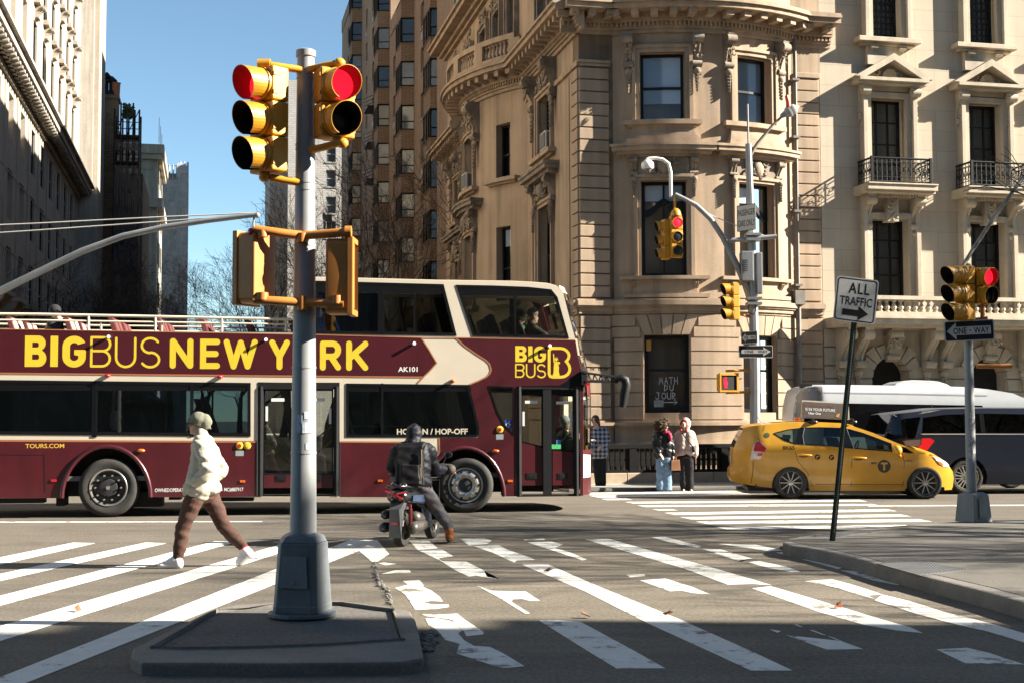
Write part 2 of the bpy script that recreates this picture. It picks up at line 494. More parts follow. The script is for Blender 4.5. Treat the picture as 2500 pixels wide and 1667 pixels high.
W = [
 [Z5(1185, 637), Z5(1240, 630), Z5(1350, 642), Z5(1250, 655)], [Z5(1220, 733), Z5(1340, 700), Z5(1470, 697), Z5(1482, 722), Z5(1340, 722)],
 [Z5(1340, 860), Z5(1460, 830), Z5(1410, 798), Z5(1560, 788), Z5(1595, 835), Z5(1590, 850), Z5(1665, 882), Z5(1740, 940), Z5(1770, 982), Z5(1650, 975), Z5(1580, 992), Z5(1700, 1010), Z5(1818, 1006), Z5(1825, 1028), Z5(1690, 1048), Z5(1520, 1054), Z5(1440, 930), Z5(1420, 910)],
 [Z5(1565, 1092), Z5(1700, 1100), Z5(1898, 1090), Z5(1960, 1140), Z5(2130, 1250), Z5(2135, 1275), Z5(1980, 1293), Z5(1960, 1250), Z5(1900, 1195), Z5(1830, 1140), Z5(1620, 1112)],
 [Z5(1612, 1135), Z5(1700, 1130), Z5(1830, 1150), Z5(1900, 1200), Z5(1945, 1240), Z5(1905, 1265), Z5(1960, 1330), Z5(2050, 1380), Z5(2190, 1388), Z5(2300, 1440), Z5(2500, 1560), Z5(2300, 1580), Z5(1890, 1445), Z5(1920, 1360), Z5(1790, 1325), Z5(1720, 1240), Z5(1640, 1190)],
 [Z5(1465, 435), Z5(1640, 435), Z5(1722, 503), Z5(1600, 512), Z5(1540, 517)],
 [Z5(1548, 522), Z5(1765, 518), Z5(1862, 575), Z5(1740, 588), Z5(1725, 600), Z5(1770, 620), Z5(1980, 624), Z5(2292, 782), Z5(2120, 760), Z5(2060, 748), Z5(2000, 756), Z5(1880, 700), Z5(1730, 605)],
 [Z5(1925, 420), Z5(2140, 413), Z5(2205, 435), Z5(2165, 462), Z5(2000, 477)],
 [Z5(2048, 486), Z5(2275, 478), Z6(150, 520), Z6(300, 570), Z6(392, 607), Z6(225, 612), Z6(205, 632), Z6(0, 540)],
 [Z6(272, 650), Z6(510, 650), Z6(1000, 862), Z6(1710, 1150), Z6(2360, 1440), Z6(2700, 1600), Z6(2330, 1600), Z6(1985, 1440), Z6(1390, 1170), Z6(840, 890)],
 [Z6(-70, 700), Z6(85, 783), Z6(-40, 760)],
 [Z6(-140, 835), Z6(0, 885), Z6(310, 893), Z6(432, 972), Z6(345, 976), Z6(270, 958), Z6(190, 960), Z6(180, 985), Z6(342, 1086), Z6(300, 1088), Z6(40, 930)],
 [Z6(428, 1152), Z6(600, 1148), Z6(800, 1165), Z6(960, 1250), Z6(1310, 1440), Z6(1560, 1580), Z6(1120, 1580), Z6(890, 1440)],
 [Z6(283, 424), Z6(470, 417), Z6(484, 428), Z6(300, 434)], [Z6(322, 450), Z6(540, 445), Z6(640, 470), Z6(560, 500), Z6(700, 540), Z6(852, 603), Z6(810, 610), Z6(600, 540)],
 [Z6(842, 424), Z6(1050, 418), Z6(1500, 545), Z6(2024, 690), Z6(2352, 785), Z7(300, 882), Z7(120, 868), Z6(2120, 830), Z6(1740, 690)],
 [Z7(128, 908), Z7(290, 888), Z7(900, 1070), Z7(1280, 1185), Z7(1500, 1245), Z7(1612, 1296), Z7(1400, 1275), Z7(1100, 1225), Z7(700, 1110)],
 [Z6(1210, 742), Z6(1370, 738), Z6(1380, 752), Z6(1240, 762)], [Z6(1330, 792), Z6(1560, 775), Z6(1800, 850), Z6(1965, 918), Z6(1800, 905), Z6(1690, 880), Z6(1600, 888)],
 [Z6(1435, 405), Z6(1560, 402), Z6(1890, 488), Z6(1840, 497), Z6(1600, 450)], [Z6(1890, 508), Z6(2060, 515), Z6(2352, 600), Z7(120, 650), Z7(0, 668), Z6(2240, 625)],
 [Z7(100, 682), Z7(180, 668), Z7(322, 697), Z7(440, 725), Z7(545, 762), Z7(460, 764), Z7(280, 732)],
 [Z7(590, 846), Z7(822, 828), Z7(1000, 875), Z7(1255, 958), Z7(1130, 970), Z7(1195, 1000), Z7(1000, 945), Z7(880, 905)],
 [Z7(1195, 1012), Z7(1262, 962), Z7(1500, 1020), Z7(1790, 1110), Z7(2190, 1210), Z7(2600, 1330), Z7(2600, 1410), Z7(2190, 1285), Z7(1900, 1220), Z7(1560, 1130)],
 [Z7(-160, 522), Z7(160, 528), Z7(400, 578), Z7(280, 586), Z7(60, 552)], [Z7(335, 596), Z7(420, 588), Z7(965, 708), Z7(880, 740), Z7(640, 675)],
 [Z7(900, 750), Z7(1110, 765), Z7(1290, 828), Z7(1480, 870), Z7(1400, 880), Z7(1180, 838)], [Z7(1640, 932), Z7(1790, 925), Z7(2190, 1020), Z7(2400, 1080), Z7(2080, 1040), Z7(1880, 1005)],
 [Z7(285, 1265), Z7(380, 1280), Z7(350, 1292)], [Z7(430, 1317), Z7(660, 1340), Z7(900, 1366), Z7(1095, 1436), Z7(780, 1440)], [Z7(1735, 1440), Z7(2000, 1425), Z7(2190, 1470), Z7(2500, 1570), Z7(1990, 1560)],
 [Z7(495, 1220), Z7(520, 1222), Z7(570, 1246), Z7(540, 1240)], [Z7(630, 1270), Z7(665, 1274), Z7(770, 1315), Z7(735, 1308)], [Z7(790, 1325), Z7(830, 1334), Z7(905, 1364), Z7(860, 1352)],
]
stripes('worn_crosswalk_road', W, 0.0048, M_PAINTW)
FARS = [((1437, 1211), (2040, 1203), 5), ((1467, 1218), (1530, 1217.5), 3), ((1526, 1226), (2098, 1221), 4), ((1556, 1234.5), (2128, 1231), 4), ((1592, 1243.2), (1640, 1243), 3),
  ((1622, 1253), (2165, 1244), 5), ((1660, 1264), (2198, 1257), 5.5), ((1698, 1275), (2246, 1269), 6), ((1744, 1288), (2210, 1283), 6), ((1420, 1204), (1800, 1199), 4)]
pl = []
for (a, c, h) in FARS:
 pl.append([(a[0], a[1] - h / 2), (c[0], c[1] - h / 2), (c[0] + h * 5, c[1] + h / 2), (a[0] + h * 5, a[1] + h / 2)])
pl.append([(2120, 1233), (2900, 1229), (2900, 1231.5), (2120, 1235)])
pl.append([(88 - 600, 1273), (640, 1271), (640, 1273), (88 - 600, 1276)])
stripes('far_crosswalk_road', pl, 0.004, M_PAINTW)
# the long crack along the driveway and loose rubble where the two asphalts meet
b = MB()
cr = [Z6(1430, 415), Z6(1560, 450), Z6(1800, 520), Z6(2100, 590), Z6(2352, 652), Z7(60, 690), Z7(500, 810), Z7(900, 915), Z7(1200, 1018), Z7(1560, 1130), Z7(1900, 1220), Z7(2190, 1290), Z7(2700, 1440)]
pts = [G(x, y, 0.0068) for x, y in cr]
ex = []
for a, c in zip(pts[:-1], pts[1:]):
 n = max(2, int((c - a).length / 0.12))
 ex += [a.lerp(c, k / n) + Vector((random.uniform(-.012, .012), random.uniform(-.012, .012), 0)) for k in range(n)]
for k in range(len(ex) - 1):
 w = random.uniform(0.008, 0.022)
 b.face([ex[k] + Vector((0, -w, 0)), ex[k + 1] + Vector((0, -w, 0)), ex[k + 1] + Vector((0, w, 0)), ex[k] + Vector((0, w, 0))])
tag(b.build('cracked_road', mat('tar', (0.02, 0.018, 0.016), rough=0.8)), kind='structure')
b = MB()
cr = [(912, 1372), (919, 1398), (921, 1412), (930, 1428), (946, 1440), (950, 1460), (953, 1474)]
for k in range(150):
 i = random.randrange(len(cr) - 1); f = random.random()
 p = G(lerp(cr[i][0], cr[i + 1][0], f) + random.gauss(0, 3), lerp(cr[i][1], cr[i + 1][1], f) + random.gauss(0, 1.5), 0.006)
 r = random.uniform(0.006, 0.02)
 b.ell(p + Vector((0, 0, r * 0.5)), (r * random.uniform(.8, 1.5), r, r * 0.7), 6)
for k in range(160):
 p = G(random.gauss(1045, 9), random.uniform(1540, 1590), 0.006); r = random.uniform(0.006, 0.02)
 b.ell(p + Vector((0, 0, r * 0.5)), (r * random.uniform(.8, 1.5), r, r * 0.7), 6)
tag(b.build('road_gravel', M_CURB), kind='stuff')
# fallen leaves by the kerb
b = MB()
for k in range(90):
 f = random.random() ** 1.4
 p = G(lerp(1908, 2080, f) + random.gauss(0, 5), lerp(1333, 1378, f) + random.gauss(3, 3), 0.02)
 a = random.uniform(0, 6.28); s_ = random.uniform(.02, .05)
 u = Vector((math.cos(a), math.sin(a), random.uniform(-.3, .5))) * s_; v = Vector((-math.sin(a), math.cos(a), random.uniform(-.3, .6))) * s_ * 0.6
 b.face([p - u, p - v, p + u, p + v])
for (x, y) in ((1338, 1390), (1430, 1500), (1630, 1495), (2047, 1477), (1947, 1355), (190, 1485)):
 p = G(x, y, 0.03); a = random.uniform(0, 6.28); s_ = 0.06
 u = Vector((math.cos(a), math.sin(a), .2)) * s_; v = Vector((-math.sin(a), math.cos(a), .5)) * s_ * 0.5
 b.face([p - u, p - v, p + u, p + v]); b.face([p - u * .3, p - v * 1.2, p + u * .6 + Vector((0, 0, .03)), p + v])
tag(b.build('fallen_leaves', mat('dead_leaf', (0.22, 0.07, 0.025), rough=0.8, var=0.4, scale=9)), kind='stuff')
# -- front traffic island with the signal pole
IH = 0.085
outer = [(325, 1581), (495, 1498), (522, 1485), (580, 1475), (676, 1468), (760, 1464), (834, 1465), (943, 1480), (990, 1487), (1003, 1493), (1016, 1515), (1030, 1573), (1034, 1604), (980, 1614), (700, 1617), (345, 1616), (318, 1600)]
inner = [(372, 1582), (530, 1490), (600, 1482), (676, 1477), (760, 1473), (834, 1474), (930, 1487), (958, 1490), (983, 1563), (800, 1576), (600, 1583), (440, 1585)]
po = [G(x, y, IH) for x, y in outer]; pi_ = [G(x, y, IH) for x, y in inner]
b = MB(); b.prism([(p.x, p.y) for p in po], 'z', -0.02, IH, holes=[[(p.x, p.y) for p in pi_]])
o = b.build('traffic_island_kerb', M_CURB, bevel=0.02, seg=2); tag(o, kind='structure')
ctr = sum(pi_, Vector()) / len(pi_)
b = MB(); b.prism([(ctr.x + (p.x - ctr.x) * 0.985, ctr.y + (p.y - ctr.y) * 0.985) for p in pi_], 'z', 0, IH - 0.012)
tag(b.build('traffic_island_pavement', M_PATCH), kind='structure')
# -- right-hand island pavement
top = [(1911, 1322), (1925, 1314), (1945, 1309), (2000, 1302), (2080, 1293), (2167, 1284), (2340, 1272), (2420, 1269), (3100, 1262), (3100, 1640), (2420, 1446), (2250, 1404), (2165, 1383), (2110, 1366), (2025, 1345), (1970, 1335), (1930, 1330)]
pt_ = [G(x, y, 0.15) for x, y in top]
b = MB(); b.prism([(p.x, p.y) for p in pt_], 'z', -0.02, 0.15)
tag(b.build('corner_kerb', M_CURB, bevel=0.03, seg=2), kind='structure')
b = MB(); pv = [G(x, y, .154) for x, y in ((1936, 1321), (1950, 1315), (2002, 1307), (2082, 1298), (2169, 1289), (2340, 1277), (3100, 1268), (3100, 1615), (2420, 1432), (2250, 1393), (2165, 1373), (2110, 1357), (2025, 1338), (1975, 1330))]
b.prism([(p.x, p.y) for p in pv], 'z', 0.15, 0.154, back=False)
tag(b.build('corner_pavement', mat('worn_pavement', (0.088, 0.077, 0.064), rough=0.9, var=0.2, scale=1.2, bump=0.3, bscale=60, fine=0.15)), kind='structure')
M_TACT = mat('tactile_plate', (0.10, 0.10, 0.10), rough=0.7, var=0.2, scale=4)
for q in ([Z7(1210, 690), Z7(1560, 655), Z7(2040, 745), Z7(1590, 795)], [Z7(640, 452), Z7(1000, 405), Z7(1270, 410), Z7(900, 455)]):
 b = MB(); pp = [G(x, y, 0.158) for x, y in q]
 b.prism([(p.x, p.y) for p in pp], 'z', 0.154, 0.158)
 for i in range(1, 22):
  for j in range(1, 14):
   p = pp[0].lerp(pp[1], j / 14).lerp(pp[3].lerp(pp[2], j / 14), i / 22)
   b.lathe([(0.016, 0), (0.009, 0.007)], (p.x, p.y, 0.158), 6)
 tag(b.build('tactile_pavement', M_TACT), kind='structure')
# -- far pavement along the avenue
C0 = Vector((1.75, 34.6, 0))
FA = Frame(C0, TB)                         # avenue facade line
b = MB(FA); b.box(-1.2, 40, 0, 3.6, 0, 0.08); b.box(-60, -18.3 + 1.0, 0, 3.6, 0, 0.08)
tag(b.build('far_pavement', mat('pavement_slab', (0.26, 0.245, 0.215), rough=0.9, var=0.15, scale=1.0, bump=0.2, bscale=60, fine=0.1)), kind='structure')
b = MB(FA); b.box(-1.35, 40, 3.605, 3.76, 0, 0.085); b.box(-60, -17.2, 3.605, 3.76, 0, 0.085)
tag(b.build('far_kerb', M_CURB, bevel=0.02), kind='structure')
b = MB(lambda q, d, z: C0 + ST * q - AV * d + Vector((0, 0, z)))
b.box(-0.2, 120, 1.3, 4.6, 0, 0.12); b.box(-0.2, 120, 14.9, 18.28, 0, 0.12)
tag(b.build('side_street_pavement', MATS['pavement_slab']), kind='structure')
# == facade toolkit
def proj(p):
 v = Vector(p) - Vector((0, 0, HC)); k = v.dot(_f)
 return (CX + FPX * v.dot(CR) / k, CY - FPX * v.dot(CU) / k)
def solve(fn, px, py, lo, hi, d=0.0):
 """facade coordinates (a, z) of a photo point on a straight or curved facade"""
 z = 6.0; a = lo
 for it in range(6):
  l, h = lo, hi
  inc = proj(fn(hi, d, z))[0] > proj(fn(lo, d, z))[0]
  for k in range(30):
   m_ = (l + h) / 2
   if (proj(fn(m_, d, z))[0] < px) == inc: l = m_
   else: h = m_
  a = (l + h) / 2
  q = fn(a, d, z); r = ray(px, py)
  z = HC + r.z * (q.y / r.y)
 return a, z
def brick(name, c1, c2, mortar, bw, bh, ms=0.012, rough=0.9, var=0.2, off=0.5, streak=0.0, bump=0.3):
 if name in MATS: return MATS[name]
 m = bpy.data.materials.new(name); m.use_nodes = True
 nt = m.node_tree; b = nt.nodes['Principled BSDF']; L = nt.links.new
 b.inputs['Roughness'].default_value = rough; b.inputs['Specular IOR Level'].default_value = 0.3
 tc = _node(nt, 'ShaderNodeTexCoord'); sp = _node(nt, 'ShaderNodeSeparateXYZ'); cb = _node(nt, 'ShaderNodeCombineXYZ')
 ad = _node(nt, 'ShaderNodeMath', operation='ADD')
 L(tc.outputs['Object'], sp.inputs[0]); L(sp.outputs[0], ad.inputs[0]); L(sp.outputs[1], ad.inputs[1])
 L(ad.outputs[0], cb.inputs[0]); L(sp.outputs[2], cb.inputs[1])
 bt = _node(nt, 'ShaderNodeTexBrick'); bt.offset = off
 L(cb.outputs[0], bt.inputs['Vector'])
 bt.inputs['Color1'].default_value = (*c1, 1); bt.inputs['Color2'].default_value = (*c2, 1); bt.inputs['Mortar'].default_value = (*mortar, 1)
 bt.inputs['Scale'].default_value = 1.0; bt.inputs['Mortar Size'].default_value = ms
 bt.inputs['Brick Width'].default_value = bw; bt.inputs['Row Height'].default_value = bh; bt.inputs['Mortar Smooth'].default_value = 0.1
 n1 = _node(nt, 'ShaderNodeTexNoise'); n1.inputs['Scale'].default_value = 0.9; n1.inputs['Detail'].default_value = 9; n1.inputs['Roughness'].default_value = 0.7
 L(tc.outputs['Object'], n1.inputs['Vector'])
 rp = _node(nt, 'ShaderNodeMapRange'); rp.inputs[1].default_value = 0.3; rp.inputs[2].default_value = 0.7; rp.inputs[3].default_value = 1 - var; rp.inputs[4].default_value = 1 + var
 L(n1.outputs['Fac'], rp.inputs[0]); fac = rp.outputs[0]
 mp2 = _node(nt, 'ShaderNodeMapping'); mp2.inputs['Scale'].default_value = (1.6, 1.6, 0.1); L(tc.outputs['Object'], mp2.inputs['Vector'])
 n4 = _node(nt, 'ShaderNodeTexNoise'); n4.inputs['Scale'].default_value = 2.0; n4.inputs['Detail'].default_value = 6; L(mp2.outputs[0], n4.inputs['Vector'])
 r4 = _node(nt, 'ShaderNodeMapRange'); r4.inputs[1].default_value = 0.35; r4.inputs[2].default_value = 0.7; r4.inputs[3].default_value = 1 + streak * .2; r4.inputs[4].default_value = 1 - streak
 L(n4.outputs['Fac'], r4.inputs[0])
 mm = _node(nt, 'ShaderNodeMath', operation='MULTIPLY'); L(fac, mm.inputs[0]); L(r4.outputs[0], mm.inputs[1])
 n5 = _node(nt, 'ShaderNodeTexNoise'); n5.inputs['Scale'].default_value = 45; n5.inputs['Detail'].default_value = 3; L(tc.outputs['Object'], n5.inputs['Vector'])
 r5 = _node(nt, 'ShaderNodeMapRange'); r5.inputs[1].default_value = 0.3; r5.inputs[2].default_value = 0.7; r5.inputs[3].default_value = 0.88; r5.inputs[4].default_value = 1.12
 L(n5.outputs['Fac'], r5.inputs[0])
 m2 = _node(nt, 'ShaderNodeMath', operation='MULTIPLY'); L(mm.outputs[0], m2.inputs[0]); L(r5.outputs[0], m2.inputs[1])
 sc = _node(nt, 'ShaderNodeVectorMath', operation='SCALE'); L(bt.outputs['Color'], sc.inputs[0]); L(m2.outputs[0], sc.inputs['Scale']); L(sc.outputs[0], b.inputs['Base Color'])
 bp = _node(nt, 'ShaderNodeBump'); bp.inputs['Strength'].default_value = bump; bp.inputs['Distance'].default_value = 0.01; bp.invert = True
 L(bt.outputs['Fac'], bp.inputs['Height']); L(bp.outputs[0], b.inputs['Normal'])
 MATS[name] = m; return m
M_LIME = mat('brown_limestone', (0.34, 0.248, 0.170), rough=0.9, var=0.13, scale=0.9, bump=0.2, bscale=40, streak=0.30, fine=0.07)
M_LIMED = mat('weathered_limestone_carving', (0.225, 0.178, 0.135), rough=0.92, var=0.35, scale=3.5, bump=0.4, bscale=25, streak=0.35, fine=0.1)
M_CREAM = brick('cream_ashlar', (0.43, 0.365, 0.28), (0.40, 0.338, 0.26), (0.31, 0.265, 0.205), 1.15, 0.56, 0.008, streak=0.12, var=0.07, bump=0.15)
M_CREAMT = mat('cream_limestone_trim', (0.41, 0.347, 0.263), rough=0.9, var=0.12, scale=1.6, bump=0.2, bscale=40, streak=0.2, fine=0.07)
M_DARKF = mat('black_window_frame', (0.007, 0.0075, 0.009), rough=0.4, var=0.2, spec=.25)
M_IRON = mat('black_ironwork', (0.006, 0.006, 0.0065), rough=0.5, var=0.3, scale=8, spec=.2)
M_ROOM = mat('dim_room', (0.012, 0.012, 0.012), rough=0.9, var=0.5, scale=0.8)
M_BLIND = mat('white_roller_blind', (0.80, 0.83, 0.84), rough=0.7, var=0.05, scale=2)
M_CURT = mat('curtain', (0.22, 0.20, 0.13), rough=0.9, var=0.3, scale=6, stretch=(8, 8, .3))
M_GLASS = glass('window_glass', (0.85, 0.92, 1.0), 0.80, 0.015)
M_PIPE = mat('downpipe_copper', (0.16, 0.14, 0.12), rough=0.6, var=0.3, scale=4, streak=.3)
def wall(b, a0, a1, z0, z1, d0, d1, holes, n=1, m=0):
 A = sorted({a0, a1, *[v for h in holes for v in h[:2] if a0 < v < a1]})
 for p, q in zip(A[:-1], A[1:]):
  mid = (p + q) / 2
  hs = sorted([h for h in holes if h[0] < mid < h[1]], key=lambda h: h[2])
  z = z0; k = max(1, int(math.ceil((q - p) / (a1 - a0) * n)))
  for h in hs:
   if h[2] > z + 1e-4: b.box(p, q, d1, d0, z, h[2], m, k)
   z = max(z, h[3])
  if z < z1 - 1e-4: b.box(p, q, d1, d0, z, z1, m, k)
def courses(b, a0, a1, z0, z1, step, d, holes=(), gap=0.03, n=1, m=0, base=-0.02):
 """rusticated masonry: blocks with sunk joints"""
 k = max(1, round((z1 - z0) / step)); h = (z1 - z0) / k
 for i in range(k):
  za, zb = z0 + i * h + gap / 2, z0 + (i + 1) * h - gap / 2
  cut = [(x[0], x[1]) for x in holes if x[2] < zb - 0.02 and x[3] > za + 0.02]
  segs = [(a0, a1)]
  for c in cut:
   ns = []
   for s_ in segs:
    if c[1] <= s_[0] or c[0] >= s_[1]: ns.append(s_); continue
    if c[0] > s_[0]: ns.append((s_[0], c[0]))
    if c[1] < s_[1]: ns.append((c[1], s_[1]))
   segs = ns
  for s_ in segs:
   if s_[1] - s_[0] > 0.02: b.box(s_[0], s_[1], base, d, za, zb, m, max(1, int((s_[1] - s_[0]) * n)))
def window(fn, a0, a1, z0, z1, root, depth=0.28, rail=0.45, mull=0, bars=(), blind=0.0, fr=0.07, curtain=0.0, frame_m=None, name='window', n=2, room=True):
 b = MB(fn); d0, d1 = -depth, -depth + 0.07
 b.box(a0, a1, d0, d1, z1 - fr, z1, 0, n); b.box(a0, a1, d0, d1, z0, z0 + fr, 0, n)
 b.box(a0, a0 + fr, d0, d1, z0 + fr, z1 - fr); b.box(a1 - fr, a1, d0, d1, z0 + fr, z1 - fr)
 if rail: b.box(a0 + fr, a1 - fr, d0, d1 - 0.01, lerp(z0, z1, rail) - 0.03, lerp(z0, z1, rail) + 0.03, 0, n)
 for k in range(mull):
  c = lerp(a0, a1, (k + 1) / (mull + 1)); b.box(c - 0.028, c + 0.028, d0 + .01, d1 - 0.02, z0 + fr, z1 - fr)
 for f in bars:
  zz = lerp(z0, z1, f); b.box(a0 + fr, a1 - fr, d0 + .01, d1 - 0.025, zz - 0.02, zz + 0.02, 0, n)
 w = b.build(name, frame_m or M_DARKF, root)
 b = MB(fn)
 for k in range(n):
  p, q = lerp(a0, a1, k / n), lerp(a0, a1, (k + 1) / n)
  b.face([(p, d0 + 0.03, z0), (q, d0 + 0.03, z0), (q, d0 + 0.03, z1), (p, d0 + 0.03, z1)])
 b.build('pane', M_GLASS, w)
 if blind > 0:
  b = MB(fn); b.box(a0 + .02, a1 - .02, d0 - 0.02, d0 - 0.005, lerp(z1, z0, blind), z1 - 0.02, 0, n); b.build('blind', M_BLIND, w)
 if curtain > 0:
  b = MB(fn)
  for k in range(10):
   x = a1 - curtain * (a1 - a0) * k / 10; e = 0.04 if k % 2 else 0
   b.box(x - curtain * (a1 - a0) / 10, x, d0 - 0.2 - e, d0 - 0.16 - e, z0, z1 - .05)
  b.build('curtain', M_CURT, w)
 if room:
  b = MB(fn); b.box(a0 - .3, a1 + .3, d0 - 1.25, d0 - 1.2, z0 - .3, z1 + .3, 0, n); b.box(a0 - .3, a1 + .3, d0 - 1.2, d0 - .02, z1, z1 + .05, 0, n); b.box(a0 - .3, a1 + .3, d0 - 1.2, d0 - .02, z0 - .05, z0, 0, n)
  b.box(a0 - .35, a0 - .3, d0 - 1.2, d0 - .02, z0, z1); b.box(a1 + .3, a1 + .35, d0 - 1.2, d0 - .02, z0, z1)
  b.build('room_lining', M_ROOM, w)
 return w
def mould(b, a0, a1, z, steps, n=1, ends=True, m=0):
 """stacked moulding; steps: (height, projection)"""
 for h, p in steps:
  e = p if ends else 0
  b.box(a0 - e * .9, a1 + e * .9, -0.02, p, z, z + h, m, n); z += h
 return z
def console(b, a, z0, z1, w, p, m=0, volute=True):
 """S-scroll bracket: deep at the top, thin at the foot"""
 H = z1 - z0; pts = [(-0.02, z0)]
 for k in range(15):
  t = k / 14
  dd = p * (0.16 + 0.84 * t ** 2.2) + 0.10 * p * math.sin(t * 6.28 + 3.4) + 0.10 * p * (1 - t) ** 3
  pts.append((max(0.03, dd), z0 + H * t))
 pts.append((-0.02, z1))
 b.prism([(q[0], q[1]) for q in pts], 'x', a - w / 2, a + w / 2, m)
 if volute:
  for (dd, zz, r) in ((p * .78, z1 - H * .17, H * .13), (p * .30, z0 + H * .14, H * .09)):
   b.lathe([(r, -w * .62), (r, w * .62)], (a, dd, zz), 10, m, axis='x')
   b.lathe([(r * .45, -w * .70), (r * .45, w * .70)], (a, dd, zz), 8, m, axis='x')
 for k in (-1, 1):
  b.tube([(a + k * w * .25, q[0] + 0.012, q[1]) for q in pts[2:-2]], w * .11, 5, m)
def carve(b, a0, a1, z0, z1, d, k=26, r=0.05, m=0, seed=1, pick=None):
 """carved foliage relief: small lobes and curls"""
 rnd = random.Random(seed)
 for i in range(k):
  x, z = rnd.uniform(a0, a1), rnd.uniform(z0, z1)
  if pick and not pick(x, z): continue
  q = r * rnd.uniform(0.5, 1.2); an = rnd.uniform(0, 3.14)
  if rnd.random() < 0.55:
   pts = [(x + q * 1.5 * math.cos(an + t * .75) * (1 - t * .12), d + q * .25 + .012 * t, z + q * 1.5 * math.sin(an + t * .75) * (1 - t * .12)) for t in range(6)]
   b.tube(pts, [q * .30, q * .42, q * .42, q * .36, q * .3, q * .2], 5, m)
  else:
   b.ell((x, d + q * .1, z), (q * .9, q * .7, q * .65), 6, m)
def swag(b, a, z, w, h, d, m=0):
 """carved pendant: rosette, drop of lobes narrowing downwards"""
 b.ell((a, d + .05, z), (w * .5, .09, w * .45), 8, m)
 for k in range(7):
  t = k / 6; q = w * (.42 - .3 * t)
  b.ell((a - q * .5, d + .04, z - h * t), (q * .55, .06, h * .1), 6, m); b.ell((a + q * .5, d + .04, z - h * t), (q * .55, .06, h * .1), 6, m)
  b.ell((a, d + .07, z - h * (t + .07)), (q * .4, .06, h * .08), 6, m)
def baluster(b, a, d, z0, z1, r, m=0, n=8, sq=True):
 h = z1 - z0
 b.lathe([(r * .9, 0), (r * .9, h * .08), (r * .5, h * .12), (r * .75, h * .22), (r * 1.0, h * .36), (r * .8, h * .5), (r * .38, h * .72), (r * .42, h * .82), (r * .8, h * .86), (r * .8, h * .92), (r * .9, h * .93), (r * .9, h)], (a, d, z0), n, m)
# == corner mansion
mans = thing('corner_mansion', 'brown limestone corner mansion with rounded bows, carved brackets and a copper roof', 'building', tuple(C0), TB)
SB, BC, BS = 2.5, 3.42, 0.72                       # half width, centre and projection of the street bow
RB = (SB * SB + BS * BS) / (2 * BS); PH = math.asin(SB / RB); SL = RB * PH
def bow(s, d, z):
 f = s / RB
 return FA(BC + (RB + d) * math.sin(f), (RB + d) * math.cos(f) - (RB - BS), z)
def bp(x, y): return solve(bow, x, y, -SL, SL)
def rect(fn, x0, x1, y0, y1, lo, hi):
 xm, ym = (x0 + x1) / 2, (y0 + y1) / 2
 return (solve(fn, x0, ym, lo, hi)[0], solve(fn, x1, ym, lo, hi)[0], solve(fn, xm, y1, lo, hi)[1], solve(fn, xm, y0, lo, hi)[1])
WG = [rect(bow, 1573, 1685, 818, 1008, -SL, SL), rect(bow, 1815, 1895, 820, 1005, -SL, SL)]
W2 = [rect(bow, 1565, 1679, 444, 675, -SL, SL), rect(bow, 1803, 1888, 446, 678, -SL, SL)]
W3 = [rect(bow, 1562, 1672, 132, 296, -SL, SL), rect(bow, 1798, 1880, 137, 303, -SL, SL)]
# same heights on both
for S in (WG, W2, W3):
 z0 = (S[0][2] + S[1][2]) / 2; z1 = (S[0][3] + S[1][3]) / 2
 for k in (0, 1): S[k] = (S[k][0], S[k][1], z0, z1)
ZB0, ZB1 = 4.33, 4.72                              # belt course
ZCOR = 11.62
ZTOP = 16.6
A_END = 6.74
b = MB(bow); wall(b, -SL, SL, 0, ZTOP, 0, -0.55, WG + W2 + W3, n=18); b.build('bow_wall', M_LIME, mans, smooth=25)
b = MB(FA)
wall(b, 0, BC - SB + .02, 0, ZTOP, 0, -0.55, []); wall(b, BC + SB - .02, A_END, 0, ZTOP, 0, -0.55, [])
SIDE = lambda s, d, z: C0 + ST * s - AV * d + Vector((0, 0, z))
b.build('front_wall', M_LIME, mans)
# --- rustication
b = MB(bow)
courses(b, -SL, SL, 1.62, 3.72, 0.335, 0.045, [(w[0] - .02, w[1] + .02, 0, 9) for w in WG], n=6)
for w in WG:                                       # splayed voussoirs over the ground windows
 zt = ZB0 - 0.03; zb = w[3] + .015; cx = (w[0] + w[1]) / 2; hw = (w[1] - w[0]) / 2
 K = 5
 for k in range(K):
  x0, x1 = lerp(-hw, hw, k / K), lerp(-hw, hw, (k + 1) / K); g = .014
  b.hexa([(cx + x0 + g, -.02, zb), (cx + x1 - g, -.02, zb), (cx + x1 - g, .045, zb), (cx + x0 + g, .045, zb),
    (cx + x0 * 1.42 + g, -.02, zt), (cx + x1 * 1.42 - g, -.02, zt), (cx + x1 * 1.42 - g, .045, zt), (cx + x0 * 1.42 + g, .045, zt)])
segs = [(-SL, WG[0][0] - .25), (WG[0][1] + .25, WG[1][0] - .25), (WG[1][1] + .25, SL)]
for (p, q) in segs:
 for (za, zb) in ((3.735, 3.99), (4.02, ZB0 - .03)):
  e = 0.0 if za < 3.9 else -0.12
  b.box(p - .15 - (0 if p == -SL else e), q + .15 + (0 if q == SL else e), -.02, .045, za, zb, 0, 6)
b.build('bow_rustication', M_LIME, mans, smooth=25)
b = MB(FA)
for (p, q) in ((0.0, .80), (6.02, A_END - .04)):
 b.mark()
 courses(b, p, q, 1.62, ZB0 - .03, 0.335, 0.045); courses(b, p, q, ZB1 + .02, 10.75, 0.322, 0.05)
for z in (10.78, 10.86): b.box(-.06, .84, -.02, .06 if z < 10.8 else .10, z, z + .08)
b.box(6.0, A_END, -.02, .08, 10.78, 10.92)
b.build_each('pier_rustication', M_LIME, mans, bevel=0.012, seg=1)
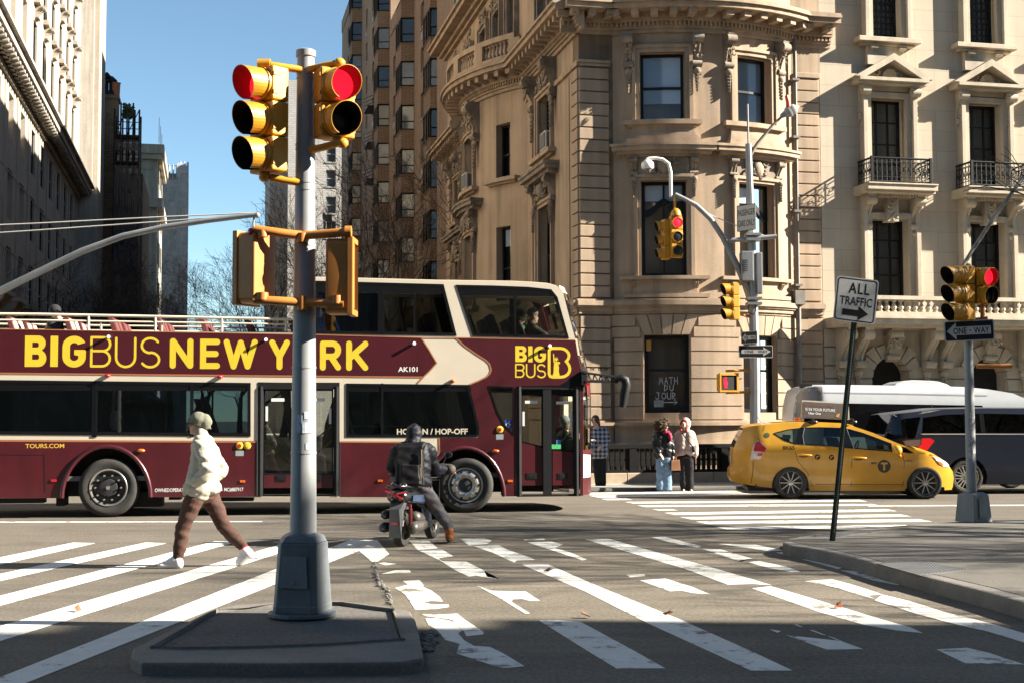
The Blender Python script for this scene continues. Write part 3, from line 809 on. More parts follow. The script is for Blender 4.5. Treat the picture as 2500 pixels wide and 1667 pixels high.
# --- belt course, plinth, sills
for fn, p, q, n, nm in ((bow, -SL, SL, 18, 'bow_belt_course'), (FA, -.1, .86, 1, 'belt_course'), (FA, 5.95, A_END, 1, 'belt_course')):
 b = MB(fn)
 mould(b, p, q, ZB0, [(.06, .05), (.10, .10), (.05, .15), (.12, .20), (.05, .12)], n, ends=False)
 b.mark(); mould(b, p, q, 1.42, [(.06, .10), (.08, .16), (.05, .07)], n, ends=False)
 mould(b, p, q, 0.92, [(.05, .10), (.06, .18), (.06, .10)], n, ends=False)
 b.box(p, q, -.02, .07, 0.02, .92, 0, n); b.box(p, q, -.02, .05, 1.0, 1.42, 0, n)
 b.build_each(nm, M_LIME, mans, smooth=25)
# --- windows of the street bow
def surround(b, w, t=.13, d=.07, n=3):
 b.box(w[0] - t, w[0], -.05, d, w[2] - .02, w[3] + t); b.box(w[1], w[1] + t, -.05, d, w[2] - .02, w[3] + t); b.box(w[0], w[1], -.05, d, w[3], w[3] + t, 0, n)
 b.box(w[0] - t - .06, w[0] - t + .03, -.02, d + .05, w[2], w[3] + t + .06); b.box(w[1] + t - .03, w[1] + t + .06, -.02, d + .05, w[2], w[3] + t + .06)
 b.box(w[0] - t + .03, w[1] + t - .03, -.02, d + .05, w[3] + t - .02, w[3] + t + .06, 0, n)
for k, w in enumerate(W3):
 b = MB(bow); surround(b, w)
 mould(b, w[0] - .22, w[1] + .22, w[2] - .17, [(.05, .10), (.12, .20)], 4)
 zt = w[2] - .17
 # sloping apron swelling out to the hood below
 zh = solve(bow, 1620, 350, -SL, SL, .3)[1]
 for q in range(6):
  t0, t1 = q / 6, (q + 1) / 6
  b.box(w[0] - .20 - .16 * t1 ** 2, w[1] + .20 + .16 * t1 ** 2, -.02, .08 + .26 * t1 ** 2.2, lerp(zt, zh, t1), lerp(zt, zh, t0), 0, 6)
 b.build('window_surround', M_LIME, mans, smooth=20)
 b = MB(bow); a0, a1 = w[0] - .34, w[1] + .38
 mould(b, a0, a1, zh - .24, [(.08, .26), (.11, .36), (.06, .40)], 6)
 mould(b, a0 + .15, a1 - .15, zh - .30, [(.06, .16)], 6)
 o = b.build('hood', M_LIME, mans, smooth=20)
 b = MB(bow); w2 = W2[k]
 for e in (w[0] - .16, w[1] + .2): b.mark(); console(b, e, zh - .78, zh - .30, .17, .22); swag(b, e, zh - .88, .17, .42, .08)
 carve(b, w2[0] + .25, w2[1] - .25, zh - .78, zh - .34, .06, 34, .07, seed=11 + k)
 b.ell(((w2[0] + w2[1]) / 2, .09, zh - .55), (.17, .10, .21), 10)
 b.mark(); b.box(w2[0] - .05, w2[1] + .05, -.02, .05, zh - .86, zh - .30, 0, 4)
 b.build_each('carved_frieze', M_LIMED, mans, smooth=50)
 b = MB(bow)
 for e in (w[0] - .27, w[1] + .30):
  b.mark(); console(b, e, W3[0][3] - .45, ZCOR - .02, .20, .34); swag(b, e, W3[0][3] - .50, .22, .50, .06)
  carve(b, e - .11, e + .11, W3[0][3] - .2, ZCOR - .1, .26, 12, .05, seed=int(50 + e * 9))
 b.build_each('console', M_LIMED, mans, smooth=50)
 window(bow, *w, mans, blind=(.72 if k == 0 else .98), rail=.5)
for k, w in enumerate(W2):
 b = MB(bow); surround(b, w, .10, .06)
 mould(b, w[0] - .36, w[1] + .36, w[2] - .14, [(.05, .08), (.09, .18)], 4)
 b.box(w[0] - .22, w[1] + .22, -.02, .06, ZB1 + .12, w[2] - .14, 0, 4)
 mould(b, w[0] - .32, w[1] + .42, ZB1 + .02, [(.10, .12)], 4)
 for e in (w[0] - .2, w[1] + .2): b.mark(); console(b, e, w[2] - .42, w[2] - .14, .12, .15, volute=False)
 b.build('window_surround', M_LIME, mans, smooth=20)
 o = window(bow, *w, mans, blind=.20, rail=0, mull=1, curtain=(0 if k == 0 else .45), fr=.09)
 b = MB(bow); cx = (w[0] + w[1]) / 2; hw = (w[1] - w[0]) / 2 - .03     # curved transom of the second-floor casement
 zt = lerp(w[2], w[3], .68)
 pts = [(cx + hw * t, -.22, zt + .22 * math.exp(-(t * 2.2) ** 2) + .05 * math.cos(t * 3.1)) for t in [i / 8 - 1 for i in range(17)]]
 for p, q in zip(pts[:-1], pts[1:]):
  b.hexa([(p[0], -.27, p[2] - .10), (q[0], -.27, q[2] - .10), (q[0], -.19, q[2] - .10), (p[0], -.19, p[2] - .10), (p[0], -.27, p[2] + .08), (q[0], -.27, q[2] + .08), (q[0], -.19, q[2] + .08), (p[0], -.19, p[2] + .08)])
 b.ell((cx, -.18, zt + .24), (.12, .06, .08), 8)
 b.build('transom', M_DARKF, o)
M_CHALK = mat('chalk_lettering', (0.55, 0.55, 0.52), rough=0.9, var=0.2, scale=20)
for k, w in enumerate(WG):
 o = window(bow, *w, mans, rail=.55, fr=.10, depth=.22, n=3)
 b = MB(bow)
 if k == 0:
  wd = w[1] - w[0]; f = lambda u: w[0] + wd * u
  def ln(pts, y=-.155): b.ribbon([(f(p[0]), w[2] + (w[3] - w[2]) * p[1]) for p in pts], .016, y)
  # MATH DU JOUR with an arrow, chalked by hand
  x, y, h, s_ = .32, .37, .085, .09
  ln([(x, y), (x + .02, y + h), (x + .045, y + h * .4), (x + .07, y + h), (x + .085, y)]); x += .125
  ln([(x, y), (x + .035, y + h * 1.05), (x + .075, y)]); ln([(x + .015, y + h * .4), (x + .06, y + h * .42)], -.154); x += .105
  ln([(x - .005, y + h), (x + .085, y + h * 1.06)]); ln([(x + .04, y + h), (x + .04, y)], -.154); x += .115
  ln([(x, y), (x + .005, y + h)]); ln([(x + .075, y), (x + .07, y + h * 1.08)], -.154); ln([(x, y + h * .5), (x + .072, y + h * .52)], -.153)
  x, y = .44, .285
  ln([(x, y), (x + .005, y + h * .85)]); ln([(x, y + h * .85), (x + .06, y + h * .7), (x + .07, y + h * .3), (x, y)], -.154); x += .12
  ln([(x, y + h * .85), (x + .008, y + h * .15), (x + .045, y), (x + .08, y + h * .2), (x + .085, y + h * .9)])
  x, y = .25, .175
  ln([(x + .01, y + h), (x + .09, y + h)]); ln([(x + .06, y + h), (x + .058, y + h * .1), (x + .02, y), (x - .01, y + h * .25)], -.154); x += .135
  ln([(x + .04 + .045 * math.cos(t * .7), y + h * .5 + h * .46 * math.sin(t * .7)) for t in range(10)]); x += .115
  ln([(x, y + h), (x + .006, y + h * .15), (x + .045, y), (x + .08, y + h * .2), (x + .082, y + h)]); x += .115
  ln([(x, y), (x, y + h), (x + .06, y + h * .85), (x + .055, y + h * .55), (x, y + h * .48), (x + .07, y)])
  ln([(.30, .135), (.72, .135)], -.150); ln([(.66, .165), (.72, .135), (.66, .105)], -.149)
  b.build('chalk_lettering', M_CHALK, o)
  b = MB(bow); b.box(f(.04), f(.15), -.14, -.137, w[2] + (w[3] - w[2]) * .80, w[2] + (w[3] - w[2]) * .94); b.build('orange_sticker', mat('orange_paper', (.55, .28, .05), var=.1), o)
  b = MB(bow); b.box(f(.20), f(.42), -.150, -.147, w[2] + (w[3] - w[2]) * .075, w[2] + (w[3] - w[2]) * .165); b.build('paper_note', mat('grey_paper', (.22, .25, .26), var=.1), o)
# number plaque letters on the pier
b = MB(FA); p0 = FA.px(1441, 904); p1 = FA.px(1482, 896)
b.text('Nº 1028', p0[0], p1[0], p0[1], p1[1], .0475, bold=.01); b.build('house_number', M_IRON, mans)
# --- main cornice (bow, piers)
def cornice(fn, p, q, z, n, proj_=.75, modil=.42, root=mans, dent=.11, nm='cornice'):
 b = MB(fn)
 mould(b, p, q, z, [(.10, .08), (.06, .14)], n, ends=False)
 k = int((q - p) / dent)
 for i in range(k):
  x = p + (i + .5) * (q - p) / k; b.box(x - dent * .28, x + dent * .28, -.02, .20, z + .16, z + .27)
 b.box(p, q, -.02, .14, z + .16, z + .27, 0, n)
 mould(b, p, q, z + .27, [(.07, .24)], n, ends=False)
 k = max(1, int((q - p) / modil))
 for i in range(k):
  x = p + (i + .5) * (q - p) / k
  b.box(x - .085, x + .085, -.02, proj_ * .86, z + .34, z + .50); b.ell((x, proj_ * .8, z + .36), (.07, .06, .05), 6)
 b.box(p, q, -.02, .26, z + .34, z + .50, 0, n)
 mould(b, p, q, z + .50, [(.13, proj_), (.07, proj_ + .07), (.06, proj_ + .02)], n, ends=False)
 return b.build(nm, M_LIME, root, smooth=25)
cornice(bow, -SL, SL, ZCOR, 18); cornice(FA, -.5, BC - SB - .02, ZCOR, 1); cornice(FA, BC + SB + .02, A_END + .3, ZCOR, 1)
# upper floors above the cornice
b = MB(FA);
b.box(-.6, A_END, -9.5, -.2, ZTOP, ZTOP + .5); b.build('roof_slab', M_LIMED, mans)
# --- downpipe between the houses
b = MB(FA); xd = FA.px(1945, 500, .15)[0]
zj = FA.px(1945, 722, .1)[1]
b.tube([(xd, .16, ZCOR + .3), (xd, .16, zj + .2)], .055, 8); b.box(xd - .14, xd + .14, .04, .30, zj - .25, zj + .12); b.tube([(xd, .16, zj - .25), (xd, .16, .1)], .075, 8)
for y in (200, 340, 520, 700):
 z = FA.px(1945, y, .1)[1]; b.box(xd - .10, xd + .10, .02, .24, z, z + .06)
b.build('downpipe', M_PIPE, mans, smooth=40)
# --- side facade on the cross street, with its own round bow
S0, S1, SAG = 5.75, 12.7, 1.15
bc2, hw2 = (S0 + S1) / 2, (S1 - S0) / 2
R2 = (hw2 * hw2 + SAG * SAG) / (2 * SAG); PH2 = math.asin(hw2 / R2); L2 = R2 * PH2
def bow2(s, d, z):
 f = s / R2
 return SIDE(bc2 + (R2 + d) * math.sin(f), (R2 + d) * math.cos(f) - (R2 - SAG), z)
SEND = 19.6
def sz(x, y, d=0): return solve(SIDE, x, y, 0, 30, d)
sw = []
za, zb = sz(1330, 379)[1], sz(1330, 236)[1]
z2a, z2b = ZB1 + .5, sz(1330, 505)[1]
sw += [(2.75, 4.3, za, zb), (2.75, 4.3, z2a, z2b)]
sw += [(14.2, 15.4, za, zb), (14.2, 15.4, z2a, z2b), (16.6, 17.8, za, zb), (16.6, 17.8, z2a, z2b)]
top_w = [(s_, s_ + 1.1, 13.0, 15.1) for s_ in (2.9, 7.0, 9.2, 11.4, 14.2, 16.6)]
b = MB(SIDE); wall(b, 0, S0 + .02, 0, ZTOP, 0, -.5, sw[:2] + top_w[:1]); wall(b, S1 - .02, SEND, 0, ZTOP, 0, -.5, sw[2:] + top_w[4:])
wall(b, S0 + .02, S1 - .02, 12.2, ZTOP, 0, -.5, top_w[1:4])
b.box(0, .5, -6.2, -.5, 0, ZTOP); b.box(SEND - .4, SEND, -6.2, -.5, 0, ZTOP); b.box(.5, SEND - .4, -6.2, -5.9, 0, ZTOP)
b.build('side_wall', M_LIME, mans)
wb = [(-.75, .75, solve(bow2, 1210, 440, -L2, L2)[1], solve(bow2, 1210, 308, -L2, L2)[1]), (-.75, .75, ZB1 + .5, solve(bow2, 1215, 556, -L2, L2)[1])]
wb += [(-3.0, -2.3, wb[0][2], wb[0][3]), (-3.0, -2.3, wb[1][2], wb[1][3]), (2.3, 3.0, wb[0][2], wb[0][3])]
b = MB(bow2); wall(b, -L2, L2, 0, 12.2, 0, -.5, wb, n=22); b.build('side_bow_wall', M_LIME, mans, smooth=25)
b = MB(SIDE); courses(b, .02, .62, ZB1 + .02, 10.75, .322, .05); b.mark(); courses(b, SEND - .7, SEND, 0.4, 11.5, .322, .05)
b.mark(); courses(b, .02, 5.6, 1.62, ZB0 - .03, .335, .045)
b.box(-.06, 2.3, -.02, .08, 10.78, 10.92); b.box(.9, .96, -.02, .03, ZB1 + .1, 10.7); b.box(5.0, 5.06, -.02, .05, ZB1 + .1, 10.7)
b.build_each('pier_rustication', M_LIME, mans, bevel=0.012, seg=1)
for (fn, p, q, n) in ((SIDE, -.1, S0, 1), (bow2, -L2, L2, 22), (SIDE, S1, SEND, 1)):
 b = MB(fn); mould(b, p, q, ZB0, [(.06, .05), (.10, .10), (.05, .15), (.12, .20), (.05, .12)], n, ends=False); b.build('belt_course', M_LIME, mans, smooth=25)
cornice(SIDE, -.5, S0 - .1, ZCOR, 1); cornice(bow2, -L2, L2, ZCOR, 22); cornice(SIDE, S1 + .1, SEND + .3, ZCOR, 1)
for k, w in enumerate(sw + wb):
 fn = SIDE if k < len(sw) else bow2
 o = window(fn, *w, mans, blind=(.25 if k % 3 == 0 else 0), curtain=(.5 if k % 2 else .3), depth=.3)
 b = MB(fn); wd = w[1] - w[0]
 if wd > 1:
  surround(b, w, .12, .06)
 mould(b, w[0] - .2, w[1] + .2, w[2] - .2, [(.06, .12), (.12, .24)], 3)
 b.build('window_surround', M_LIME, mans, smooth=20)
 if wd > 1:
  b = MB(fn)
  if w[2] > 7:
   zc = w[2] - .75
   mould(b, w[0] - .35, w[1] + .35, zc, [(.10, .30), (.12, .42), (.08, .46)], 4)
   for e in (w[0] - .2, w[1] + .2): b.mark(); console(b, e, zc - .75, zc, .22, .32); swag(b, e, zc - .8, .22, .5, .08)
   carve(b, w[0], w[1], zc - .55, zc - .03, .1, 40, .10, seed=70 + k); b.ell(((w[0] + w[1]) / 2, .14, zc - .3), (.2, .14, .24), 10)
   for e in (w[0] - .35, w[1] + .35): b.mark(); console(b, e, w[3] - .3, ZCOR, .28, .45); swag(b, e, w[3] - .35, .26, .7, .08); carve(b, e - .15, e + .15, w[3], ZCOR, .3, 16, .07, seed=90 + k)
   carve(b, w[0] + .1, w[1] - .1, w[3] + .2, ZCOR - .05, .08, 30, .09, seed=120 + k)
  b.build_each('console', M_LIMED, mans, smooth=50)
for w in top_w: window(SIDE, *w, mans, depth=.4, rail=.5)
# ornament over the top windows, parapet, crowning cornice, balustrade on the round bow
b = MB(SIDE)
for w in top_w:
 b.mark(); carve(b, w[0] - .1, w[1] + .1, w[3] + .05, w[3] + .6, .1, 26, .1, seed=int(w[0] * 7)); surround(b, w, .15, .12)
b.build_each('carved_frieze', M_LIMED, mans, smooth=50)
b = MB(SIDE)
mould(b, -.3, SEND, ZTOP - .55, [(.12, .15), (.15, .3), (.18, .62), (.1, .72)], 1)
b.build('top_cornice', M_LIME, mans)
b = MB(bow2); zt = ZCOR + .76
b.box(-L2, L2, .30, .62, zt, zt + .16, 0, 22); b.box(-L2, L2, .30, .62, zt + .62, zt + .78, 0, 22)
for k in range(6): x = lerp(-L2, L2, k / 5); b.box(x - .2, x + .2, .30, .62, zt + .16, zt + .62)
b.build('bow_parapet', M_LIME, mans, smooth=40)
b = MB(bow2)
for k in range(44):
 x = lerp(-L2 + .3, L2 - .3, k / 43)
 b.mark(); baluster(b, x, .46, zt + .16, zt + .62, .075, n=6)
b.build_each('baluster', M_LIME, mans, smooth=40)
b = MB(SIDE); M_COP = mat('green_copper_roof', (0.09, 0.17, 0.12), rough=0.6, var=0.35, scale=2, streak=.4)
for k in range(18): b.box(.3 + k * 1.08, .3 + k * 1.08 + 1.0, -1.9, -.35, ZTOP + .5, ZTOP + 3.4); b.box(.3 + k * 1.08 + 1.0, .3 + k * 1.08 + 1.08, -1.9, -.27, ZTOP + .5, ZTOP + 3.4)
b.build('copper_mansard', M_COP, mans)
# --- air conditioners
M_AC = mat('air_conditioner_case', (0.42, 0.41, 0.38), rough=0.6, var=0.15, scale=6)
M_ACG = mat('air_conditioner_grille', (0.10, 0.10, 0.095), rough=0.7, var=0.3, scale=30, stretch=(1, 1, 40))
def aircon(fn, a, z, label, w=.62, h=.42, d=.42):
 o = thing('air_conditioner', label, 'air conditioner', tuple(fn(a, 0, z)), TB)
 b = MB(fn); b.box(a - w / 2, a + w / 2, -.22, d - .22, z, z + h); b.build('case', M_AC, o, bevel=.015)
 b = MB(fn); b.box(a - w / 2 + .05, a + w / 2 - .05, d - .218, d - .20, z + .05, z + h - .05); b.box(a - w / 2 - .006, a - w / 2, -.0, d - .27, z + .05, z + h - .05); b.build('grille', M_ACG, o)
 for c in o.children: pass
 return o
aircon(SIDE, 3.1, sw[0][2] + .03, 'pale air conditioner in the side window beside the rusticated corner', .66, .5)
aircon(bow2, -.2, wb[0][2] + .03, 'pale air conditioner in the tall window of the round side bow', .66, .5)
# --- iron fence on a stone base along the avenue front
fen = thing('area_fence', 'black iron railing with slotted bars on a low stone base before the mansion', 'fence', tuple(FA(0, 1.45, 0)), TB)
b = MB(FA); p, q = -.4, 14.0
k = p
while k < q: b.box(k, min(k + 1.12, q) - .012, 1.28, 1.62, .04, .33 + .0); k += 1.12
b.build('stone_base', mat('granite_base', (0.34, 0.26, 0.18), rough=.85, var=.25, scale=1.2, bump=.3, fine=.15), fen, bevel=.012, seg=1)
b = MB(FA); z0, z1 = .33, 1.02
b.box(p, q, 1.38, 1.54, z0, z0 + .07); b.box(p, q, 1.36, 1.56, z1 - .09, z1); b.box(p, q, 1.42, 1.50, .62, .66)
b.build('rails', M_IRON, fen)
b = MB(FA); k = p + .1; i = 0
while k < q - .1:
 if i % 9 == 0: b.box(k - .09, k + .09, 1.37, 1.55, z0, z1)
 else:
  b.box(k - .045, k + .045, 1.41, 1.51, z0 + .16, z1 - .1); b.ell((k, 1.46, z0 + .13), (.06, .06, .07), 6); b.box(k - .03, k + .03, 1.42, 1.50, z0 + .07, z0 + .16)
 k += .133; i += 1
b.build('bars', M_IRON, fen)
# == cream town house on the right
hou = thing('cream_town_house', 'cream limestone town house with pedimented windows and black iron balconies', 'building', tuple(FA(A_END, 0, 0)), TB)
AH0, AH1, HT = A_END + .01, 19.0, 17.0
bays = [8.70, 11.64, 14.58, 17.5]
zz = lambda y, d=0.0, x=2165: FA.px(x, y, d)[1]
zbal = zz(723, 1.0); zslab0, zslab1 = zz(797, 1.1), zz(772, 1.1)
zw1 = (zslab1 + .05, zz(537)); zw2 = (zz(452, .0) - .05, zz(243)); zw3 = (zz(98), zz(98) + 2.1)
zsl = (zz(470, .75), zz(448, .75)); zarch = zz(872)
hol = []
for c in bays:
 hol += [(c - .55, c + .55, *zw1), (c - .52, c + .52, *zw2), (c - .42, c + .42, *zw3)]
b = MB(FA); wall(b, AH0, AH1, zslab1 - .3, HT, 0, -.5, hol); b.build('upper_wall', M_CREAM, hou)
b = MB(FA); b.box(AH0, AH1, -11, -.5, 0, HT - .1); b.build('back_mass', M_CREAM, hou)
# ground floor: rusticated with round arches
hw = .55; zs = zarch - hw
ha = [(c - hw, c + hw, 0, zs + .30) for c in bays]
b = MB(FA)
wall(b, AH0, AH1, 0, zslab0 - .02, -.06, -.49, [(c - hw, c + hw, 0, zarch + .02) for c in bays])
for (p, q) in [(AH0, bays[0] - hw - .02)] + [(bays[i] + hw + .02, bays[i + 1] - hw - .02) for i in range(3)] + [(bays[3] + hw + .02, AH1)]:
 courses(b, p, q, .3, zs + .32, .355, 0.03, base=-.07)
for i, (p, q) in enumerate([(AH0, bays[0] - 1.02)] + [(bays[i] + 1.02, bays[i + 1] - 1.02) for i in range(3)]):
 courses(b, p, q, zs + .33, zarch + .75, .39, 0.03, base=-.07)
for c in bays:                                     # voussoirs
 K = 9
 for k in range(K):
  t0, t1 = math.pi * (k + .06) / K, math.pi * (k + .94) / K
  ro = hw + (.62 if k == K // 2 else (.36 if k % 2 else .44)); dd = .12 if k == K // 2 else .04
  pts = [(c + hw * math.cos(t0), zs + hw * math.sin(t0)), (c + ro * math.cos(t0), zs + ro * math.sin(t0)), (c + ro * math.cos(t1), zs + ro * math.sin(t1)), (c + hw * math.cos(t1), zs + hw * math.sin(t1))]
  b.prism([(p_[0], p_[1]) for p_ in pts], 'y', -.40, dd)
 for sgn in (-1, 1):
  pts = [(c + sgn * hw, zs), (c + sgn * hw, zarch + .02)] + [(c + sgn * hw * math.cos(t), zs + hw * math.sin(t)) for t in [math.pi / 2 * (1 - k / 8) for k in range(0, 9)]]
  pts = [pts[1]] + pts[2:]
  b.prism(pts, 'y', -.48, -.41)
b.build('ground_floor', M_CREAMT, hou)
b = MB(FA)
for c in bays: b.box(c - hw - .2, c + hw + .2, -.70, -.49, 0, zarch + .05)
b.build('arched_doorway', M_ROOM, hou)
# scroll brackets and balcony slab with stone balustrade
b = MB(FA)
for c in [bays[0] - 1.45 + .2] + [x + 1.28 for x in bays[:3]]:
 for e in (-.25, .25): b.mark(); console(b, c + e, zarch - .35, zslab0, .24, .85); swag(b, c + e, zarch - .42, .26, .42, .04)
for c in bays: b.mark(); console(b, c, zarch - .12, zslab0, .30, .40); carve(b, c - .2, c + .2, zarch + .3, zslab0 - .1, .3, 20, .07, seed=int(c * 5))
b.build_each('scroll_bracket', M_CREAMT, hou, smooth=45)
b = MB(FA); mould(b, AH0 + .05, AH1, zslab0, [(.07, .95), (zslab1 - zslab0 - .13, 1.12), (.06, 1.2)], 1, ends=False)
b.box(AH0 + .05, AH1, .86, 1.1, zslab1, zslab1 + .12); b.box(AH0 + .05, AH1, .82, 1.14, zbal - .10, zbal)
b.box(AH0 + .05, AH0 + .6, .84, 1.12, zslab1 + .12, zbal - .1)
for c in [x + 1.35 for x in bays]: b.box(c - .2, c + .2, .84, 1.12, zslab1 + .12, zbal - .1)
b.build('balcony_slab', M_CREAMT, hou)
b = MB(FA); x = AH0 + .74
while x < 16.2:
 if min(abs(x - (c + 1.35)) for c in bays) > .28: b.mark(); baluster(b, x, .98, zslab1 + .12, zbal - .1, .085)
 x += .2
b.build_each('baluster', M_CREAMT, hou, smooth=40)
for i, c in enumerate(bays):
 b = MB(FA)
 for (w, t) in (((c - .55, c + .55, *zw1), .16), ((c - .52, c + .52, *zw2), .15), ((c - .42, c + .42, *zw3), .14)):
  b.mark()
  b.box(w[0] - t, w[0], -.1, .16, w[2], w[3] + t); b.box(w[1], w[1] + t, -.1, .16, w[2], w[3] + t); b.box(w[0], w[1], -.1, .16, w[3], w[3] + t)
  b.box(w[0] - t - .13, w[0] - t, -.02, .26, w[2], w[3] + .2); b.box(w[1] + t, w[1] + t + .13, -.02, .26, w[2], w[3] + .2)
 mould(b, c - .62, c + .62, zw3[0] - .22, [(.07, .2), (.13, .34)], 1)
 b.box(c - .6, c + .6, -.02, .14, zw3[0] - .75, zw3[0] - .22)
 b.build_each('window_surround', M_CREAMT, hou, bevel=.01, seg=1)
 b = MB(FA)
 for e in (-.42, .42): b.mark(); console(b, c + e, zw3[0] - .62, zw3[0] - .22, .16, .26)
 # slab of the iron balcony on consoles
 for e in (-.72, .72): b.mark(); console(b, c + e, zsl[0] - .95, zsl[0], .22, .55); swag(b, c + e, zsl[0] - 1.02, .2, .4, .1)
 b.mark(); b.box(c - .16, c + .16, -.02, .30, zsl[0] - .7, zsl[0] - .02); carve(b, c - .15, c + .15, zsl[0] - .65, zsl[0] - .1, .3, 14, .06, seed=i + 200)
 for k in range(16): x = c - .66 + k * .088; b.box(x - .022, x + .022, -.02, .5, zsl[0] - .07, zsl[0])
 # consoles of the pediment
 zp0 = zz(203, .5); zp1 = zz(131, .5)
 for e in (-.74, .74): b.mark(); console(b, c + e, zp0 - 1.0, zp0, .19, .36); carve(b, c + e - .09, c + e + .09, zp0 - 1.05, zp0 - .3, .16, 16, .05, seed=300 + i)
 b.build_each('console', M_CREAMT, hou, smooth=45)
 b = MB(FA); mould(b, c - 1.02, c + 1.02, zsl[0], [(.06, .74), (zsl[1] - zsl[0] - .1, .86), (.04, .90)], 1, ends=False)
 b.build('balcony_floor', M_CREAMT, hou, bevel=.008, seg=1)
 # pediment
 b = MB(FA); mould(b, c - 1.02, c + 1.02, zp0, [(.06, .42), (.09, .54)], 1, ends=False)
 zt = zp0 + .15; hx = 1.02; th = .17
 for sgn in (-1, 1):
  b.hexa([(c + sgn * hx * 1.13, -.02, zt), (c + sgn * (hx * 1.13 - .32), -.02, zt), (c + sgn * (hx * 1.13 - .32), .52, zt), (c + sgn * hx * 1.13, .52, zt),
    (c, -.02, zp1 + .02), (c, -.02, zp1 - th), (c, .52, zp1 - th), (c, .52, zp1 + .02)])
 b.prism([(c - hx, zt), (c + hx, zt), (c, zp1 - .06)], 'y', -.02, .14)
 b.box(c - .62, c + .62, -.02, .12, zw2[1] + .18, zp0)
 b.build('pediment', M_CREAMT, hou)
 b = MB(FA)
 for k in range(9): an = math.pi * (k + .5) / 9; b.tube([(c, .18, zt + .06), (c + .21 * math.cos(an), .24, zt + .08 + .23 * math.sin(an))], [.02, .045], 5)
 carve(b, c - .7, c + .7, zt + .03, zt + .34, .16, 60, .055, seed=400 + i, pick=lambda x, z: (z - zt) < .38 * (1 - abs(x - c) / .85) and abs(x - c) > .16)
 b.build('carved_shell', M_CREAMT, hou, smooth=50)
 window(FA, c - .55, c + .55, *zw1, hou, rail=.44, mull=2, bars=(.62, .80), depth=.3)
 window(FA, c - .52, c + .52, *zw2, hou, rail=0, mull=2, bars=(.27, .5, .75), depth=.3)
 o = window(FA, c - .42, c + .42, *zw3, hou, rail=.5, mull=5, bars=(.08, .16, .24, .32, .40, .6, .68, .76, .84), depth=.2)
 # iron balcony
 zr = zz(386, .8); z0 = zsl[1] + .05; x0, x1, dd = c - .86, c + .86, .78
 b = MB(FA)
 for (A, B_) in (((x0, dd), (x1, dd)), ((x0, .02), (x0, dd)), ((x1, .02), (x1, dd))):
  Lb = math.hypot(B_[0] - A[0], B_[1] - A[1]); at = lambda t, z: (lerp(A[0], B_[0], t), lerp(A[1], B_[1], t), z)
  b.tube([at(0, zr), at(1, zr)], .028, 6); b.tube([at(0, z0), at(1, z0)], .022, 6); b.tube([at(0, z0 + .12), at(1, z0 + .12)], .012, 5); b.tube([at(0, zr - .10), at(1, zr - .10)], .012, 5)
  K = max(2, int(Lb / .135))
  for k in range(K + 1):
   t = k / K; b.tube([at(t, z0), at(t, zr)], .011, 5)
   if k < K:
    tm = (k + .5) / K; r_ = .055 / Lb
    for (zc, rr) in ((z0 + .24, .06), (zr - .18, .07), ((z0 + zr) / 2, .045)):
     b.tube([at(tm + r_ * rr / .055 * math.cos(q * .9), zc + rr * math.sin(q * .9)) for q in range(8)], .009, 4)
    b.tube([at(tm, z0 + .3), at(tm, zr - .25)], .012, 4)
 for (x, y) in ((x0, dd), (x1, dd)): b.box(x - .035, x + .035, y - .035, y + .035, z0 - .04, zr + .04)
 b.build('iron_balcony', M_IRON, hou)
# == brown brick apartment block along the cross street
M_BRICK = brick('brown_brick', (0.27, 0.185, 0.125), (0.23, 0.155, 0.103), (0.19, 0.135, 0.098), .30, .105, .012, var=.12, streak=.15)
M_BRICKY = brick('tan_brick', (0.23, 0.15, 0.095), (0.19, 0.122, 0.076), (0.12, 0.08, 0.055), .30, .105, .018, var=.1)
M_ALU = mat('aluminium_window_frame', (0.22, 0.21, 0.19), rough=.5, var=.15)
pA = P(1097, 600, 72.0); A0 = Vector((pA.x, pA.y, 0))
apt = thing('apartment_block', 'tall brown brick apartment block with stacked bay windows facing the side street', 'building', tuple(A0), TB)
APT = lambda s, d, z: A0 + ST * s - AV * d + Vector((0, 0, z))
def apx(x, y, d=0.0): return solve(APT, x, y, -4, 75, d)
FH = 2.80; HA = 40; HN = 29.5; SN = 24; LEN = 60
zref = apx(1070, 432, .95)[1]               # sill height of one of the nearest bays
zsill = [zref + FH * k for k in range(-8, 14) if zref + FH * k > 1]
cols = [('bay', 2.6, 2.2), ('win', 6.6, 1.1), ('win', 9.4, 1.25), ('bay', 14.0, 2.2), ('win', 18.6, 1.1), ('win', 22.0, 1.2), ('bay', 26.0, 2.2), ('win', 30.6, 1.2), ('win', 34.5, 1.3), ('win', 39, 1.2), ('bay', 44, 2.2), ('win', 49, 1.2), ('win', 54, 1.2)]
hol = []
for kind, s_, w in cols:
 if kind == 'win':
  for z in zsill:
   if z + 1.6 < (HN if s_ < SN else HA) - 1: hol.append((s_ - w / 2, s_ + w / 2, z, z + 1.6))
b = MB(APT)
for (p, q, h) in ((0, SN, HN), (SN, LEN, HA)):
 wall(b, p, q, 0, h, 0, -.4, [x for x in hol if p < x[0] < q]); b.box(p, q, -14, -.4, 0, h - .2); b.box(p, q, -.02, .06, h - .6, h + .5)
b.build('wall', M_BRICK, apt)
n_ = 0
